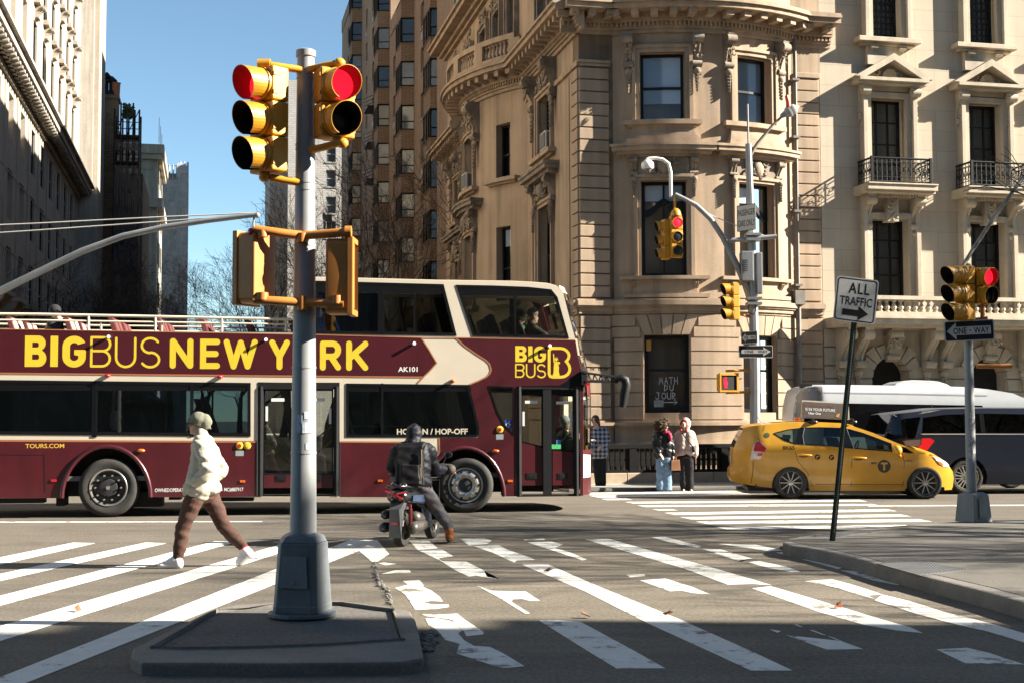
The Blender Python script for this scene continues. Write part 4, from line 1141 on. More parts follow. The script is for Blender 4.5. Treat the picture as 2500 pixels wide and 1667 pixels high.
for (p, q, z0, z1) in hol:
 if z1 < 5: continue
 b = MB(APT); f = .06
 b.box(p, q, -.24, -.18, z0, z0 + f); b.box(p, q, -.24, -.18, z1 - f, z1); b.box(p, p + f, -.24, -.18, z0, z1); b.box(q - f, q, -.24, -.18, z0, z1); m_ = (p + q) / 2; b.box(m_ - .03, m_ + .03, -.24, -.19, z0, z1)
 b.box(p, q, -.18, .05, z0 - .08, z0)
 if n_ % 3 == 0: b.box(p + .25, q - .25, -.1, .04, z0 - .75, z0 - .35)
 w = b.build('window', M_ALU, apt)
 b = MB(APT); b.box(p, q, -.30, -.22, z0, z1); b.build('pane', pane('dark_pane', (0.035, 0.04, 0.045), .04) if n_ % 4 else pane('blind_pane', (.16, .16, .15), .15), w)
 n_ += 1
 if n_ > 96: break
for ci, (kind, s_, w) in enumerate(cols):
 if kind != 'bay': continue
 D = .80; hw_ = w / 2
 b = MB(APT)
 # plan of the bay: splayed near and far cheeks
 def plan(e=0.0): return [(s_ - hw_ - .25 - e, -.02), (s_ - hw_ - e * .5, D + e), (s_ + hw_ + e * .5, D + e), (s_ + hw_ + .25 + e, -.02)]
 zs_ = [z for z in zsill if z + 3 < (HN if s_ < SN else HA)]
 b.prism(plan(), 'z', 2.4, zsill[0] - .02)
 for z in zs_:
  b.mark(); b.prism(plan(), 'z', z + 1.62, z + FH - .02); b.prism(plan(.04), 'z', z + FH - .06, z + FH)
 b.build_each('bay_spandrel', M_BRICKY, apt)
 for z in zs_:
  b = MB(APT); P4 = plan()
  for i in range(3):
   A, B_ = P4[i], P4[i + 1]; K = {0: 1, 1: 3, 2: 1}[i]
   at = lambda t, zz_, e=0.0: (lerp(A[0], B_[0], t), lerp(A[1], B_[1], t) - e, zz_)
   for k in range(K + 1): b.tube([at(k / K, z), at(k / K, z + 1.62)], .05, 4)
   for zz_ in (z + .04, z + 1.57): b.tube([at(0, zz_), at(1, zz_)], .05, 4)
   if i != 1: b.tube([at(0, z + .55), at(1, z + .55)], .03, 4)
  fr = b.build('bay_window', M_DARKF, apt)
  b = MB(APT); b.prism([(p[0], p[1] - .05 if p[1] > 0 else p[1]) for p in plan(-.04)], 'z', z, z + 1.60)
  b.build('pane', pane('dark_pane', (0.035, 0.04, 0.045), .04) if random.random() < .75 else pane('blind_pane', (.16, .16, .15), .15), fr)
b = MB(APT)
for z in zsill[3:]:
 b.box(0.02, 0.02 - .01, -2.2, -1.2, z, z + 1.5)
for z in zsill[6:9]:
 for k in range(4): b.tube([(30.5, .05, z + .2 + k * .28), (33, .9, z + .2 + k * .28)], .03, 4)
 b.box(30.4, 33, 0, .9, z - .1, z)
b.build('balcony_rail', M_IRON, apt)
b = MB(lambda q, d, z: C0 + ST * q - AV * d + Vector((0, 0, z)))
nb = thing('shade_caster_house', 'unseen brown block added between the mansion and the apartment block to cast shade', 'building', tuple(C0 + ST * 28 + AV * 6), TB)  # unseen block added in the gap to shade the opposite row
b.box(SEND + .1, 37.6, -14, -2.6, 0, 28.0); b.build('wall', M_BRICK, nb)
# == white brick tower
M_WBR = brick('white_brick', (0.34, 0.32, 0.30), (0.29, 0.275, 0.26), (0.22, 0.21, 0.2), .6, .25, .03, var=.1)
YW = 150.0
q0, q1 = P(702, 600, YW), P(905, 600, YW)
tow = thing('white_brick_tower', 'white brick tower with small square windows stepping up behind bare branches', 'building', (q0.x, YW, 0), TB)
TW = Frame((q0.x, YW), TB)
ht = P(750, 250, YW).z; ht2 = P(770, 196, YW).z; wd = q1.x - q0.x
b = MB(TW); hol = []
for x, ys in ((752, (208, 268, 318, 380, 440, 500, 560, 620)), (808, (318, 375, 435, 500, 560, 620)), (799, (540,)), (762, (690, 750)), (735, (690, 750))):
 for y in ys:
  a, z = TW.px(x, y); hol.append((a - .55, a + .55, z - 1.0, z + .9))
hol = [h for h in hol]
wall(b, 0, wd, 0, ht2, 0, -.5, hol); b.box(0, wd, -20, -.5, 0, ht2 - .2)
for k in range(4): b.box(-.6 * 0 , .1, -6, 0, 0, 0.1)
b.build('wall', M_WBR, tow)
b = MB(TW); a_, z_ = TW.px(700, 420)
b.box(-1.0, 0, -15, -1.0, 0, ht); b.box(-1.9, -1.0, -15, -2.5, 0, P(690, 390, YW).z); b.box(-2.0, -1.0, -15, -2.4, P(690, 398, YW).z, P(690, 385, YW).z); b.build('setback_wing', M_WBR, tow)
for h in hol:
 b = MB(TW); f = .09; p, q, z0, z1 = h
 b.box(p, q, -.3, -.2, z0, z0 + f); b.box(p, q, -.3, -.2, z1 - f, z1); b.box(p, p + f, -.3, -.2, z0, z1); b.box(q - f, q, -.3, -.2, z0, z1); b.box(p, q, -.3, -.2, (z0 + z1) / 2 - .05, (z0 + z1) / 2 + .05); b.box(p - .1, q + .1, -.2, .08, z0 - .15, z0)
 w = b.build('window', M_ALU, tow)
 b = MB(TW); b.box(p, q, -.4, -.28, z0, z1); b.build('pane', pane('blue_grey_pane', (0.06, 0.075, 0.09), .05), w)
# == left side of the cross street
L0 = C0 - AV * 18.3
LFT = lambda s, d, z: L0 + ST * s + AV * d + Vector((0, 0, z))
def lpx(x, y, d=0.0): return solve(LFT, x, y, 5, 200, d)
M_PALE = mat('pale_stone', (0.31, 0.265, 0.21), rough=.9, var=.10, scale=.5, streak=.15, fine=.06, bscale=8)
M_GREYS = mat('grey_stone', (0.33, 0.30, 0.26), rough=.9, var=.14, scale=.5, streak=.3, fine=.06, bscale=8)
ls = thing('pale_stone_apartment_house', 'pale stone apartment house with a heavy dark cornice, lit above and shaded below', 'building', tuple(LFT(20, 0, 0)), TB)
zc = 18.0; HL = 36; send = lpx(196, 500)[0] - 1.5
rows = [3.2, 7.3, 10.9, 14.4]; rows2 = [zc + 2.2, zc + 5.6, zc + 9.0, zc + 12.4]
wins = []
s_ = 24.0
sc = []
while s_ < send - 1.5: sc.append(s_); s_ += 4.1
for s_ in sc:
 for z in rows: wins.append((s_ - .8, s_ + .8, z, z + 2.3))
 for z in rows2: wins.append((s_ - .8, s_ + .8, z, z + 2.3))
b = MB(LFT); wall(b, 15, send, 0, HL, 0, -.5, wins); b.box(15, send, -12, -.5, 0, HL - .2)
b.build('wall', M_PALE, ls)
b = MB(LFT); mould(b, 15, send, zc - .9, [(.25, .15), (.2, .4), (.35, .9), (.15, 1.1)], 1, ends=False)
k = 15.5
while k < send: b.box(k - .15, k + .15, 0, .8, zc - .9 + .25, zc - .25); k += .75
b.build('cornice', M_GREYS, ls)
b = MB(LFT)
for s_ in sc:
 console(b, s_ - .95, 6.1, 7.0, .3, .6, volute=False); console(b, s_ + .95, 6.1, 7.0, .3, .6, volute=False); b.box(s_ - 1.2, s_ + 1.2, 0, .7, 7.0, 7.2)
 for z in rows2[1:]: console(b, s_, z - 1.0, z - .25, .5, .55, volute=True); b.box(s_ - .8, s_ + .8, 0, .3, z - .25, z)
 b.box(s_ + 1.9, s_ + 2.05, 0, .05, .3, zc - .9)
for z in (5.2, 9.4, 13.0):
 k = 15
 b.box(15, send, 0, .03, z, z + .05)
b.build('carved_trim', M_PALE, ls)
n_ = 0
for (p, q, z0, z1) in wins:
 if p < 36: continue
 b = MB(LFT); f = .08
 b.box(p, q, -.16, -.10, z0, z0 + f); b.box(p, q, -.16, -.10, z1 - f, z1); b.box(p, p + f, -.16, -.10, z0, z1); b.box(q - f, q, -.16, -.10, z0, z1); b.box(p, q, -.16, -.10, (z0 + z1) / 2 - .04, (z0 + z1) / 2 + .04)
 w = b.build('window', M_DARKF, ls)
 b = MB(LFT); b.box(p, q, -.26, -.14, z0, z1); b.build('pane', pane('dark_pane', (0.035, 0.04, 0.045), .04), w)
 n_ += 1
 if n_ >= 98: break
cb = thing('bounce_corner_house', 'unseen pale limestone corner house added to bounce sunlight onto the mansion', 'building', tuple(L0), TB)  # unseen corner house, added and made pale to bounce sunlight
b = MB(LFT); b.box(0, 14.98, -16, 0, 0, 34); mould(b, 0, 14.98, 33, [(.3, .4), (.4, .9)], 1, ends=False); b.build('wall', mat('bounce_limestone', (.52, .44, .34), rough=.9, var=.1, scale=.5), cb)
b = MB(LFT)
for k in range(4):
 for z in (2, 6.5, 11, 15.5, 20, 24.5, 29): b.mark(); b.box(1.5 + k * 3.4, 2.7 + k * 3.4, .0, .04, z, z + 2.3)
b.build_each('window', pane('dark_pane', (0.035, 0.04, 0.045), .04), cb)
# second, ribbed building, stepping towards the street
l2 = thing('ribbed_limestone_building', 'tall grey limestone building with vertical ribs between the pale house and the scaffold', 'building', tuple(LFT(send, 0, 0)), TB)
e2 = lpx(246, 400, 1.0)[0]; H2 = 46
b = MB(LFT); b.box(send + .02, e2, -14, .9, 0, H2); b.build('wall', M_GREYS, l2)
b = MB(LFT)
for k in range(9):
 c = lerp(send + .8, e2 - .5, k / 8); b.box(c - .35, c + .35, .9, 1.25, 0, H2)
b.build('ribs', M_PALE, l2)
for k in range(8):
 c = lerp(send + .8, e2 - .5, (k + .5) / 8)
 for z in range(5, 42, 4):
  if (k + z) % 2: continue
  b = MB(LFT); b.box(c - .45, c + .45, .9, .96, z, z + 2.2); b.build('window', pane('dark_pane', (0.035, 0.04, 0.045), .04), l2)
# third: brick house with chimney behind a netted scaffold
M_RUST = brick('rusty_brick', (0.26, 0.17, 0.10), (0.20, 0.13, 0.08), (0.12, 0.09, 0.06), .5, .2, .02, var=.15)
Y3 = LFT(e2 + 2, 0, 0).y
l3 = thing('chimneyed_brick_house', 'brick house wall with a tall chimney and black flue pipes above the scaffold', 'building', tuple(P(270, 1000, Y3).xy) + (0,), TB)
F3 = Frame(P(247, 700, Y3), TB)
def f3(x, y, d=0.0): return F3.px(x, y, d)
a1, zt1 = f3(288, 232); zsh = f3(270, 280)[1]; a2, zt2 = f3(345, 300)
b = MB(F3); b.box(-6, f3(283, 400)[0], -16, 0, 0, zsh - .5); b.build('wall', M_RUST, l3)
b = MB(F3); b.box(f3(252, 250)[0], a1, -2.0, -.1, zsh - 2.5, zt1); b.box(f3(251, 250)[0], a1 + .1, -2.1, 0, zt1 - .3, zt1)
b.build('chimney', M_RUST, l3)
b = MB(F3)
for x, y, r in ((259, 185, .22), (271, 195, .28)):
 b.mark(); a, z = f3(x, y); b.tube([(a, -.8, zt1), (a, -.8, z)], r * .7, 8); b.lathe([(r * 1.5, 0), (r * 1.5, .15), (r * .3, .45)], (a, -.8, z), 10)
 if x > 265: b.lathe([(r * 1.2, 0), (r * 1.4, .3), (r, .6)], (a, -.8, z - 1.3), 10)
b.build_each('flue', M_IRON, l3)
b = MB(F3); a, z = f3(281, 217); b.lathe([(.3, 0), (.34, 1.0), (.4, 1.1)], (a, -.8, zt1), 10); b.build('chimney_pot', mat('terracotta', (.35, .12, .06), var=.2), l3)
# scaffold with dark netting: standards, ledgers, boards, sheets of net
sca = thing('netted_scaffold', 'dark netted scaffold wrapped round the brick house, potted shrubs on its top deck', 'scaffold', tuple(F3(3, 1, 0)), TB)
xa, xb = f3(283, 500)[0], f3(342, 500)[0]
M_NET = None
def net(name, col, dens, sc=14):
 m = bpy.data.materials.new(name); m.use_nodes = True; nt = m.node_tree; L = nt.links.new
 b_ = nt.nodes['Principled BSDF']; b_.inputs['Base Color'].default_value = (*col, 1); b_.inputs['Roughness'].default_value = .9
 tc = _node(nt, 'ShaderNodeTexCoord'); n1 = _node(nt, 'ShaderNodeTexNoise'); n1.inputs['Scale'].default_value = sc * .06; n1.inputs['Detail'].default_value = 8
 L(tc.outputs['Object'], n1.inputs['Vector'])
 r = _node(nt, 'ShaderNodeMapRange'); r.inputs[1].default_value = .3; r.inputs[2].default_value = .7; r.inputs[3].default_value = dens - .25; r.inputs[4].default_value = dens + .2; L(n1.outputs['Fac'], r.inputs[0])
 L(r.outputs[0], b_.inputs['Alpha']); return m
M_NET = net('dark_scaffold_net', (.045, .042, .045), .62); M_NETW = net('pale_scaffold_net', (.55, .52, .5), .42)
b = MB(F3)
for i in range(5):
 for d in (0.2, 2.6):
  x = lerp(xa, xb, i / 4); b.tube([(x, d, 0), (x, d, zt2 + (.9 if i % 2 else .4))], .07, 5)
z = 3.0; lv = []
while z < zt2 + .1:
 lv.append(z)
 for d in (.2, 2.6): b.tube([(xa, d, z), (xb, d, z)], .05, 5); b.tube([(xa, d, z + 1.0), (xb, d, z + 1.0)], .035, 5)
 for x in (xa, xb): b.tube([(x, .2, z), (x, 2.6, z)], .05, 5)
 b.tube([(xa, 2.6, z), (lerp(xa, xb, .5), 2.6, z + 2)], .035, 4); b.tube([(lerp(xa, xb, .5), 2.6, z), (xb, 2.6, z + 2)], .035, 4)
 z += 2.0
b.build('tubes', M_IRON, sca)
b = MB(F3)
for z in lv: b.box(xa, xb, .3, 2.5, z - .06, z)
b.build('boards', mat('scaffold_board', (.10, .07, .05), rough=.9, var=.3), sca)
b = MB(F3); zn = f3(300, 420)[1]
b.box(xb, xb + .05, .1, 2.7, 2, zt2 - .5); b.box(xa, xb, 2.68, 2.72, 2, zn)
b.mark(); b.box(lerp(xa, xb, .0), lerp(xa, xb, 1), 2.7, 2.74, f3(300, 385)[1], f3(300, 360)[1])
b.build('net', M_NET, sca)
b = MB(F3)
for k in range(60):
 x = lerp(xa, xb, random.uniform(.3, .7)); r = .18; b.ell((x, 1.2 + random.uniform(-.3, .3), zt2 + random.uniform(0.1, 1.1)), (r, r, r), 5)
b.build('potted_shrub', mat('scaffold_shrub', (.03, .05, .02), rough=.9, var=.4), sca)
b = MB(F3); b.box(xa, xb + 0.2, -12, .15, 0, zt2 - 4); b.build('scaffolded_wall', M_RUST, sca)
# fourth: stone pier house, and a far tower wrapped in white sheeting
Y4 = Y3 + 28
l4 = thing('narrow_stone_building', 'narrow tan stone building with a moulded cornice beside the dark scaffold', 'building', (P(375, 900, Y4).x, Y4, 0), TB)
F4 = Frame(P(345, 700, Y4), TB)
g = lambda x, y: F4.px(x, y)
b = MB(F4); b.box(-3, g(384, 500)[0], -14, 0, 0, g(375, 363)[1]); b.build('wall', mat('tan_stone', (.38, .33, .26), var=.15, scale=.6, streak=.3, fine=.05, bscale=9), l4)
b = MB(F4)
for y, p in ((365, .6), (378, .4), (495, .5)): z = g(370, y)[1]; b.box(-3, g(384, 500)[0] + p, -14, p, z - .5, z + .4)
for z in range(6, 30, 4): b.box(-.2, .9, 0, .1, z, z + 2.4)
b.build('cornice', MATS['tan_stone'], l4)
b = MB(F4)
a_ = g(384, 500)[0]
for z in range(5, 32, 4):
 for k in range(3): b.mark(); b.box(a_ + .01, a_ + .06, -3 - 4 * k, -1.4 - 4 * k, z, z + 2.5)
b.build_each('window', pane('dark_pane', (0.035, 0.04, 0.045), .04), l4)
Y5 = Y4 + 32
l5 = thing('sheeted_tower', 'distant tower wrapped in white scaffold sheeting at the end of the dark street row', 'building', (P(430, 900, Y5).x, Y5, 0), TB)
F5 = Frame(P(392, 700, Y5), TB)
g = lambda x, y: F5.px(x, y)
b = MB(F5); b.box(-4, g(432, 500)[0], -12, -.4, 0, g(420, 425)[1]); b.build('wall', mat('tan_stone', (.38, .33, .26)), l5)
b = MB(F5); x0, x1, x2 = 0, g(432, 500)[0], g(458, 500)[0]
for i in range(8):
 x = lerp(x0, x2, i / 7); top = g(420, 405 if x < x1 else 396)[1]
 b.tube([(x, .3, 0), (x, .3, top)], .09, 4)
z = 2
while z < g(420, 400)[1]: b.tube([(x0, .3, z), (x2, .3, z)], .07, 4); b.tube([(x0, .3, z + 1), (x2, .3, z + 1)], .05, 4); z += 2.1
b.build('scaffold_tubes', mat('galvanised_tube', (.30, .30, .30), rough=.5, metal=.3), l5)
b = MB(F5); b.box(x0, x1, .4, .45, 0, g(420, 440)[1]); b.box(x1, x2, .4, .45, 0, g(440, 400)[1]); b.build('sheeting', M_NETW, l5)
b = MB(F5); b.box(x2 - 1.2, x2, -8, .2, 0, g(440, 405)[1]); b.build('stair_tower', mat('white_sheet', (.62, .6, .57), var=.1), l5)
# low far terrace closing the end of the street
# == unseen stone block added right of the viewer, stepped to throw the foreground shade
mus = thing('shade_block', 'unseen stepped stone block with pilasters, added to cast the foreground shade', 'building', (24, 0, 0), TB)
q = G(2400, 1503); k_ = 24.0
s2 = Vector((SUN.x, SUN.y)).normalized(); p = Vector((q.x, q.y)) + s2 * k_
MU = Frame((p.x, p.y), math.atan2(-s2.x, s2.y))       # squared to the sun; t points back towards the viewer's side
b = MB(MU); b.box(1.5, 60, -30, 0, 0, 30); b.box(1.0, 1.5, -30, 0, 0, 17.5); b.box(.5, 1.0, -30, 0, 0, 15.6); b.build('wall', M_CREAM, mus)
b = MB(MU)
for k in range(10): b.box(1.5 + k * 5, 2.6 + k * 5, 0, .35, 0, 27); b.mark()
b.build_each('pilaster', M_CREAMT, mus)
# the museum's long front, unseen, added behind the viewer to dim reflections and sky fill
mf = thing('museum_hall', 'unseen long pale stone museum front added to dim reflections and sky fill', 'building', (0, -26, 0), TB)
MF = Frame((0, -26), TB + math.pi)
b = MB(MF); b.box(-70, 90, -20, 0, 0, 21); mould(b, -70, 90, 18.5, [(.6, .5), (.5, 1.0), (.7, 1.6)], 1, ends=False)
for k in range(16): b.box(-66 + k * 10, -63 + k * 10, -.1, .4, 2.5, 17)
b.build('wall', M_CREAM, mf)
b = MB(MF)
for k in range(16): b.mark(); b.box(-61 + k * 10, -57.5 + k * 10, 0, .05, 4, 14)
b.build_each('window', M_ROOM, mf)
# == open-top double-decker bus
_r, _q = G(265, 1262), G(1140, 1251)
BANG = math.atan2(_q.y - _r.y, _q.x - _r.x)
BF = Frame((_r.x, _r.y), BANG)
bus = thing('sightseeing_bus', 'maroon and cream open-top double-decker bus crossing the junction', 'bus', (_r.x, _r.y, 0), BANG)
M_MAR = mat('maroon_bus_paint', (0.052, 0.0058, 0.0098), rough=.36, var=.12, scale=1.2, coat=.35, spec=.4, streak=.12)
M_MARL = mat('maroon_bus_skirt_paint', (0.062, 0.0066, 0.0105), rough=.36, var=.18, scale=1.5, coat=.35, spec=.4, streak=.2)
M_CRM = mat('cream_bus_paint', (0.52, 0.455, 0.36), rough=.4, var=.05, scale=1.5, coat=.2)
M_PIN = mat('copper_pinstripe', (0.30, 0.115, 0.045), rough=.5, var=.08)
M_YEL = mat('yellow_vinyl', (0.58, 0.43, 0.022), rough=.5, var=.04)
M_YEL2 = mat('gold_vinyl', (0.62, 0.38, 0.05), rough=.5, var=.05)
M_BLK = mat('black_rubber', (0.008, 0.008, 0.009), rough=.55, var=.25, scale=6, spec=.25)
M_BLKG = mat('black_gloss_trim', (0.006, 0.006, 0.007), rough=.25, var=.2, spec=.3)
M_TYRE = mat('tyre_rubber', (0.028, 0.026, 0.023), rough=.85, var=.3, scale=8, bump=.2, bscale=40)
M_STEEL = mat('polished_wheel', (0.52, 0.50, 0.46), rough=.32, metal=.85, var=.2, scale=8)
M_HUB = mat('dark_hub', (0.03, 0.03, 0.032), rough=.5, metal=.3, var=.3, scale=12)
M_RAILP = mat('cream_rail', (0.55, 0.48, 0.38), rough=.45, var=.08)
M_SEAT = mat('maroon_seat', (0.10, 0.018, 0.018), rough=.6, var=.2, scale=6)
M_GREY = mat('grey_floor', (0.12, 0.12, 0.12), rough=.8, var=.2)
M_BGLASS = glass('bus_glass_dark', (.80, .90, .95), .60, .02)
M_BGLASSC = glass('bus_glass_clear', (.92, .95, .90), .72, .02)
M_BGLASSB = glass('bus_glass_blue', (.30, .55, 1.0), .45, .02)
M_YBAR = mat('yellow_grab_rail', (0.62, 0.46, 0.03), rough=.4, var=.05)
M_WHT = mat('white_vinyl', (0.66, 0.65, 0.62), rough=.5, var=.05)
M_AMB = mat('amber_lens', (0.55, 0.11, 0.01), rough=.25, var=.1, coat=.5)
M_REDL = mat('red_lens', (0.40, 0.012, 0.02), rough=.25, var=.1, coat=.5)
BP = lambda x, y, d=0.0: BF.px(x, y, d)
BL = lambda *pts: [BP(x, y) for x, y in pts]
REAR = -3.05; BW = 2.5
def level(pts):                              # interpolate a measured edge and extend it level to the rear
 return pts
zb_top = BP(560, 812)[1]; zb_bot = BP(560, 914.5)[1]
# wheel arches
def arch(cx, cy_foot, r, ry):
 a, z = cx, cy_foot
 return [(a + r * math.cos(R(t)), z + ry * math.sin(R(t))) for t in range(180, -1, -9)]
aR, aF = BP(260, 1194)[0], BP(1133, 1193)[0]
zsk = lambda a: lerp(BP(88, 1214)[1], BP(1400, 1211)[1], (a - BP(88, 1214)[0]) / (BP(1400, 1211)[0] - BP(88, 1214)[0]))
rA, rAy = 0.735, BP(260, 1089)[1] - zsk(0)
AR = [(p[0], p[1]) for p in arch(aR, zsk(aR), rA, rAy)]
AF_ = [(p[0], p[1]) for p in arch(aF, zsk(aF), rA * .97, BP(1131, 1092)[1] - zsk(aF))]
# openings of the near side
w1 = BL((-250, 926), (612, 933.7), (612, 1064.5), (-250, 1060))
rearW = [(REAR + .9, w1[0][1]), w1[1], w1[2], (REAR + .9, w1[3][1])]
doorR = BL((629.5, 932), (829, 935), (829, 1211), (629.5, 1211))
win3 = BL((845, 935), (1144, 938.5), (1158, 990), (1170, 1044), (1170.5, 1058), (1164, 1066), (845, 1066))
cabw = BL((1190.6, 941), (1254, 943.5), (1254, 1062), (1240, 1048), (1227, 1034), (1212, 1004.5), (1199, 964.7))
doorF = BL((1263, 943), (1417, 945), (1417, 1209), (1263, 1210))
frontedge = BL((1424, 1209), (1424, 1100), (1424, 945), (1420, 905), (1411, 868), (1405, 830))
pL = BP(716, 815)[0]
uwin1 = BL((770, 686), (1083, 694.5), (1115, 819.5), (770, 814.5))
uwin2 = BL((1113, 696), (1200, 697.5), (1290, 701), (1346, 707), (1361, 726), (1389, 826), (1154, 820.5))
rooftop = BL((1374, 712), (1371, 706), (1366, 702.5), (1354, 697.5), (1337, 693), (1300, 690), (1251, 687.5), (1060, 685), (872, 680), (730, 677))
outl = [(REAR, .62), (REAR + .12, zsk(0) + .02)] + AR + AF_ + frontedge + [BP(1390, 775)] + rooftop + [(pL, rooftop[-1][1]), (pL, zb_top), (REAR, zb_top + .05)]
outl = [(p[0], p[1]) for p in outl]
b = MB(BF)
b.prism(outl, 'y', -.05, 0, 0, holes=[rearW, doorR, win3, cabw, doorF, uwin1, uwin2])
body = b.build('body', M_CRM, bus)
far = [(p[0], p[1]) for p in outl]
b = MB(BF); b.prism(far, 'y', -BW, -BW + .05, 0, holes=[rearW, doorR[:], win3, uwin1, uwin2, BL((1200, 950), (1410, 952), (1412, 1095), (1200, 1085))]); b.build('far_side_panel', M_MAR, bus)
# roof of the enclosed front saloon, floors, ends
b = MB(BF)
rt = [(pL, rooftop[-1][1])] + [(p[0], p[1]) for p in reversed(rooftop)]
for p, q in zip(rt[:-1], rt[1:]):
 b.hexa([(p[0], -.04, p[1] - .09), (q[0], -.04, q[1] - .09), (q[0], -BW + .04, q[1] - .09), (p[0], -BW + .04, p[1] - .09), (p[0], -.04, p[1] + .015), (q[0], -.04, q[1] + .015), (q[0], -BW + .04, q[1] + .015), (p[0], -BW + .04, p[1] + .015)])
b.build('roof', M_CRM, bus, smooth=40)
ZD = BP(500, 900)[1]; xf = BP(1400, 900)[0]
b = MB(BF); b.box(REAR + .05, xf, -BW + .06, -.06, ZD - .12, ZD, 0); b.box(REAR + .05, xf + .1, -BW + .06, -.06, .62, .70, 0)
b.box(REAR, REAR + .06, -BW + .05, -.05, .5, zb_top, 0)
b.box(aR - .7, aR + .7, -BW + .06, -.42, .70, 1.2); b.box(aF - .7, aF + .7, -BW + .06, -.42, .70, 1.25)
b.build('floors', M_GREY, bus)
b = MB(BF); b.box(REAR + .3, xf - .3, -BW + .3, -.45, .34, .62); b.box(-2.2, -1.1, -.4, -.1, .25, .6)
for a in (aR, aF): b.box(a - .72, a + .72, -.44, -.40, .5, 1.25); b.lathe([(.11, -BW + .3), (.11, -.2)], (a, 0, .5), 10, axis='y')
for (x0, x1, y0, y1) in ((137, 157, 1214, 1234), (300, 395, 1214, 1236), (412, 440, 1214, 1219), (480, 618, 1214, 1222)):
 p, q = BP(x0, y0, -.3), BP(x1, y1, -.3); b.box(p[0], q[0], -.7, -.3, q[1], p[1] + .1)
b.build('chassis', M_BLK, bus)
# livery panels over the cream shell
def panel(name, pts, m, d=.004, holes=(), parent=None):
 b = MB(BF); b.prism([(p[0], p[1]) for p in pts], 'y', .0005, d, 0, holes=holes, back=False); return b.build(name, m, parent or bus)
band = [(REAR, zb_top + .05)] + BL((88, 804.5), (300, 808.5), (560, 813), (769, 817), (1027, 824), (1046, 852), (1065.4, 886), (1047, 907), (1033, 919), (700, 916.5), (560, 915), (88, 910.5)) + [(REAR, zb_bot + .03)]
panel('upper_band', band, M_MAR)
fm = BL((1113, 823), (1123, 834), (1134, 844), (1165, 866), (1186, 879), (1194.6, 888), (1198.7, 902), (1196, 911), (1188, 919), (1168, 929), (1146.7, 938), (1151, 962), (1160, 1000), (1170.8, 1044), (1171.5, 1058), (1165, 1067.5), (1072, 1067.5), (1073, 1100), (1060, 1135))
ft = AF_[2:]                                      # follow the arch back over to the front
fm_pts = fm + [(p[0], p[1]) for p in AF_[3:]] + [(p[0] - .002, p[1]) for p in frontedge] + BL((1400, 829.5), (1155, 825))
panel('front_panel', fm_pts, M_MAR, holes=[cabw, doorF])
lm1 = [(REAR + .14, zsk(0) + .03)] + AR + [(doorR[3][0] - .02, zsk(1))] + BL((627, 1077), (88, 1074)) + [(REAR, BP(88, 1074)[1] + .03)]
panel('lower_rear_panel', lm1, M_MARL)
lm2 = BL((831, 1211.5), (831, 1078), (979, 1078), (979, 1100), (995, 1125), (1022, 1160)) + [(AF_[0][0], AF_[0][1])]
panel('lower_middle_panel', lm2, M_MARL)
def stripe(name, pts, w=.028, m=None, d=.006, par=None):
 b = MB(BF); b.ribbon(pts, w, d, caps=False); return b.build(name, m or M_PIN, par or bus)
stripe('pinstripe', [(REAR, zb_bot + .03)] + BL((88, 911.5), (700, 917.5), (1033, 920), (1019, 935)))
stripe('pinstripe', BL((1027, 823), (1046, 852), (1065.8, 886), (1047, 907), (1033, 920)), .022, d=.0075)
stripe('pinstripe', BL((1111, 823), (1123, 834), (1134, 844.5), (1165, 866), (1186, 879), (1195, 888), (1199, 902), (1196, 911), (1188, 919), (1168, 929), (1146, 938)), .024)
stripe('pinstripe', [(REAR, zb_top + .05)] + BL((88, 804.5), (300, 808.5), (560, 813), (769, 817), (1027, 824), (1155, 825), (1404, 830)), .018, d=.009)
stripe('pinstripe', BL((88 - 100, 1074.5), (627, 1077.5)), .032); stripe('pinstripe', BL((831, 1077.5), (981, 1078.5), (980, 1100), (995, 1126)), .026)
stripe('pinstripe', BL((1072, 1068), (1073, 1100), (1061, 1133)), .024)
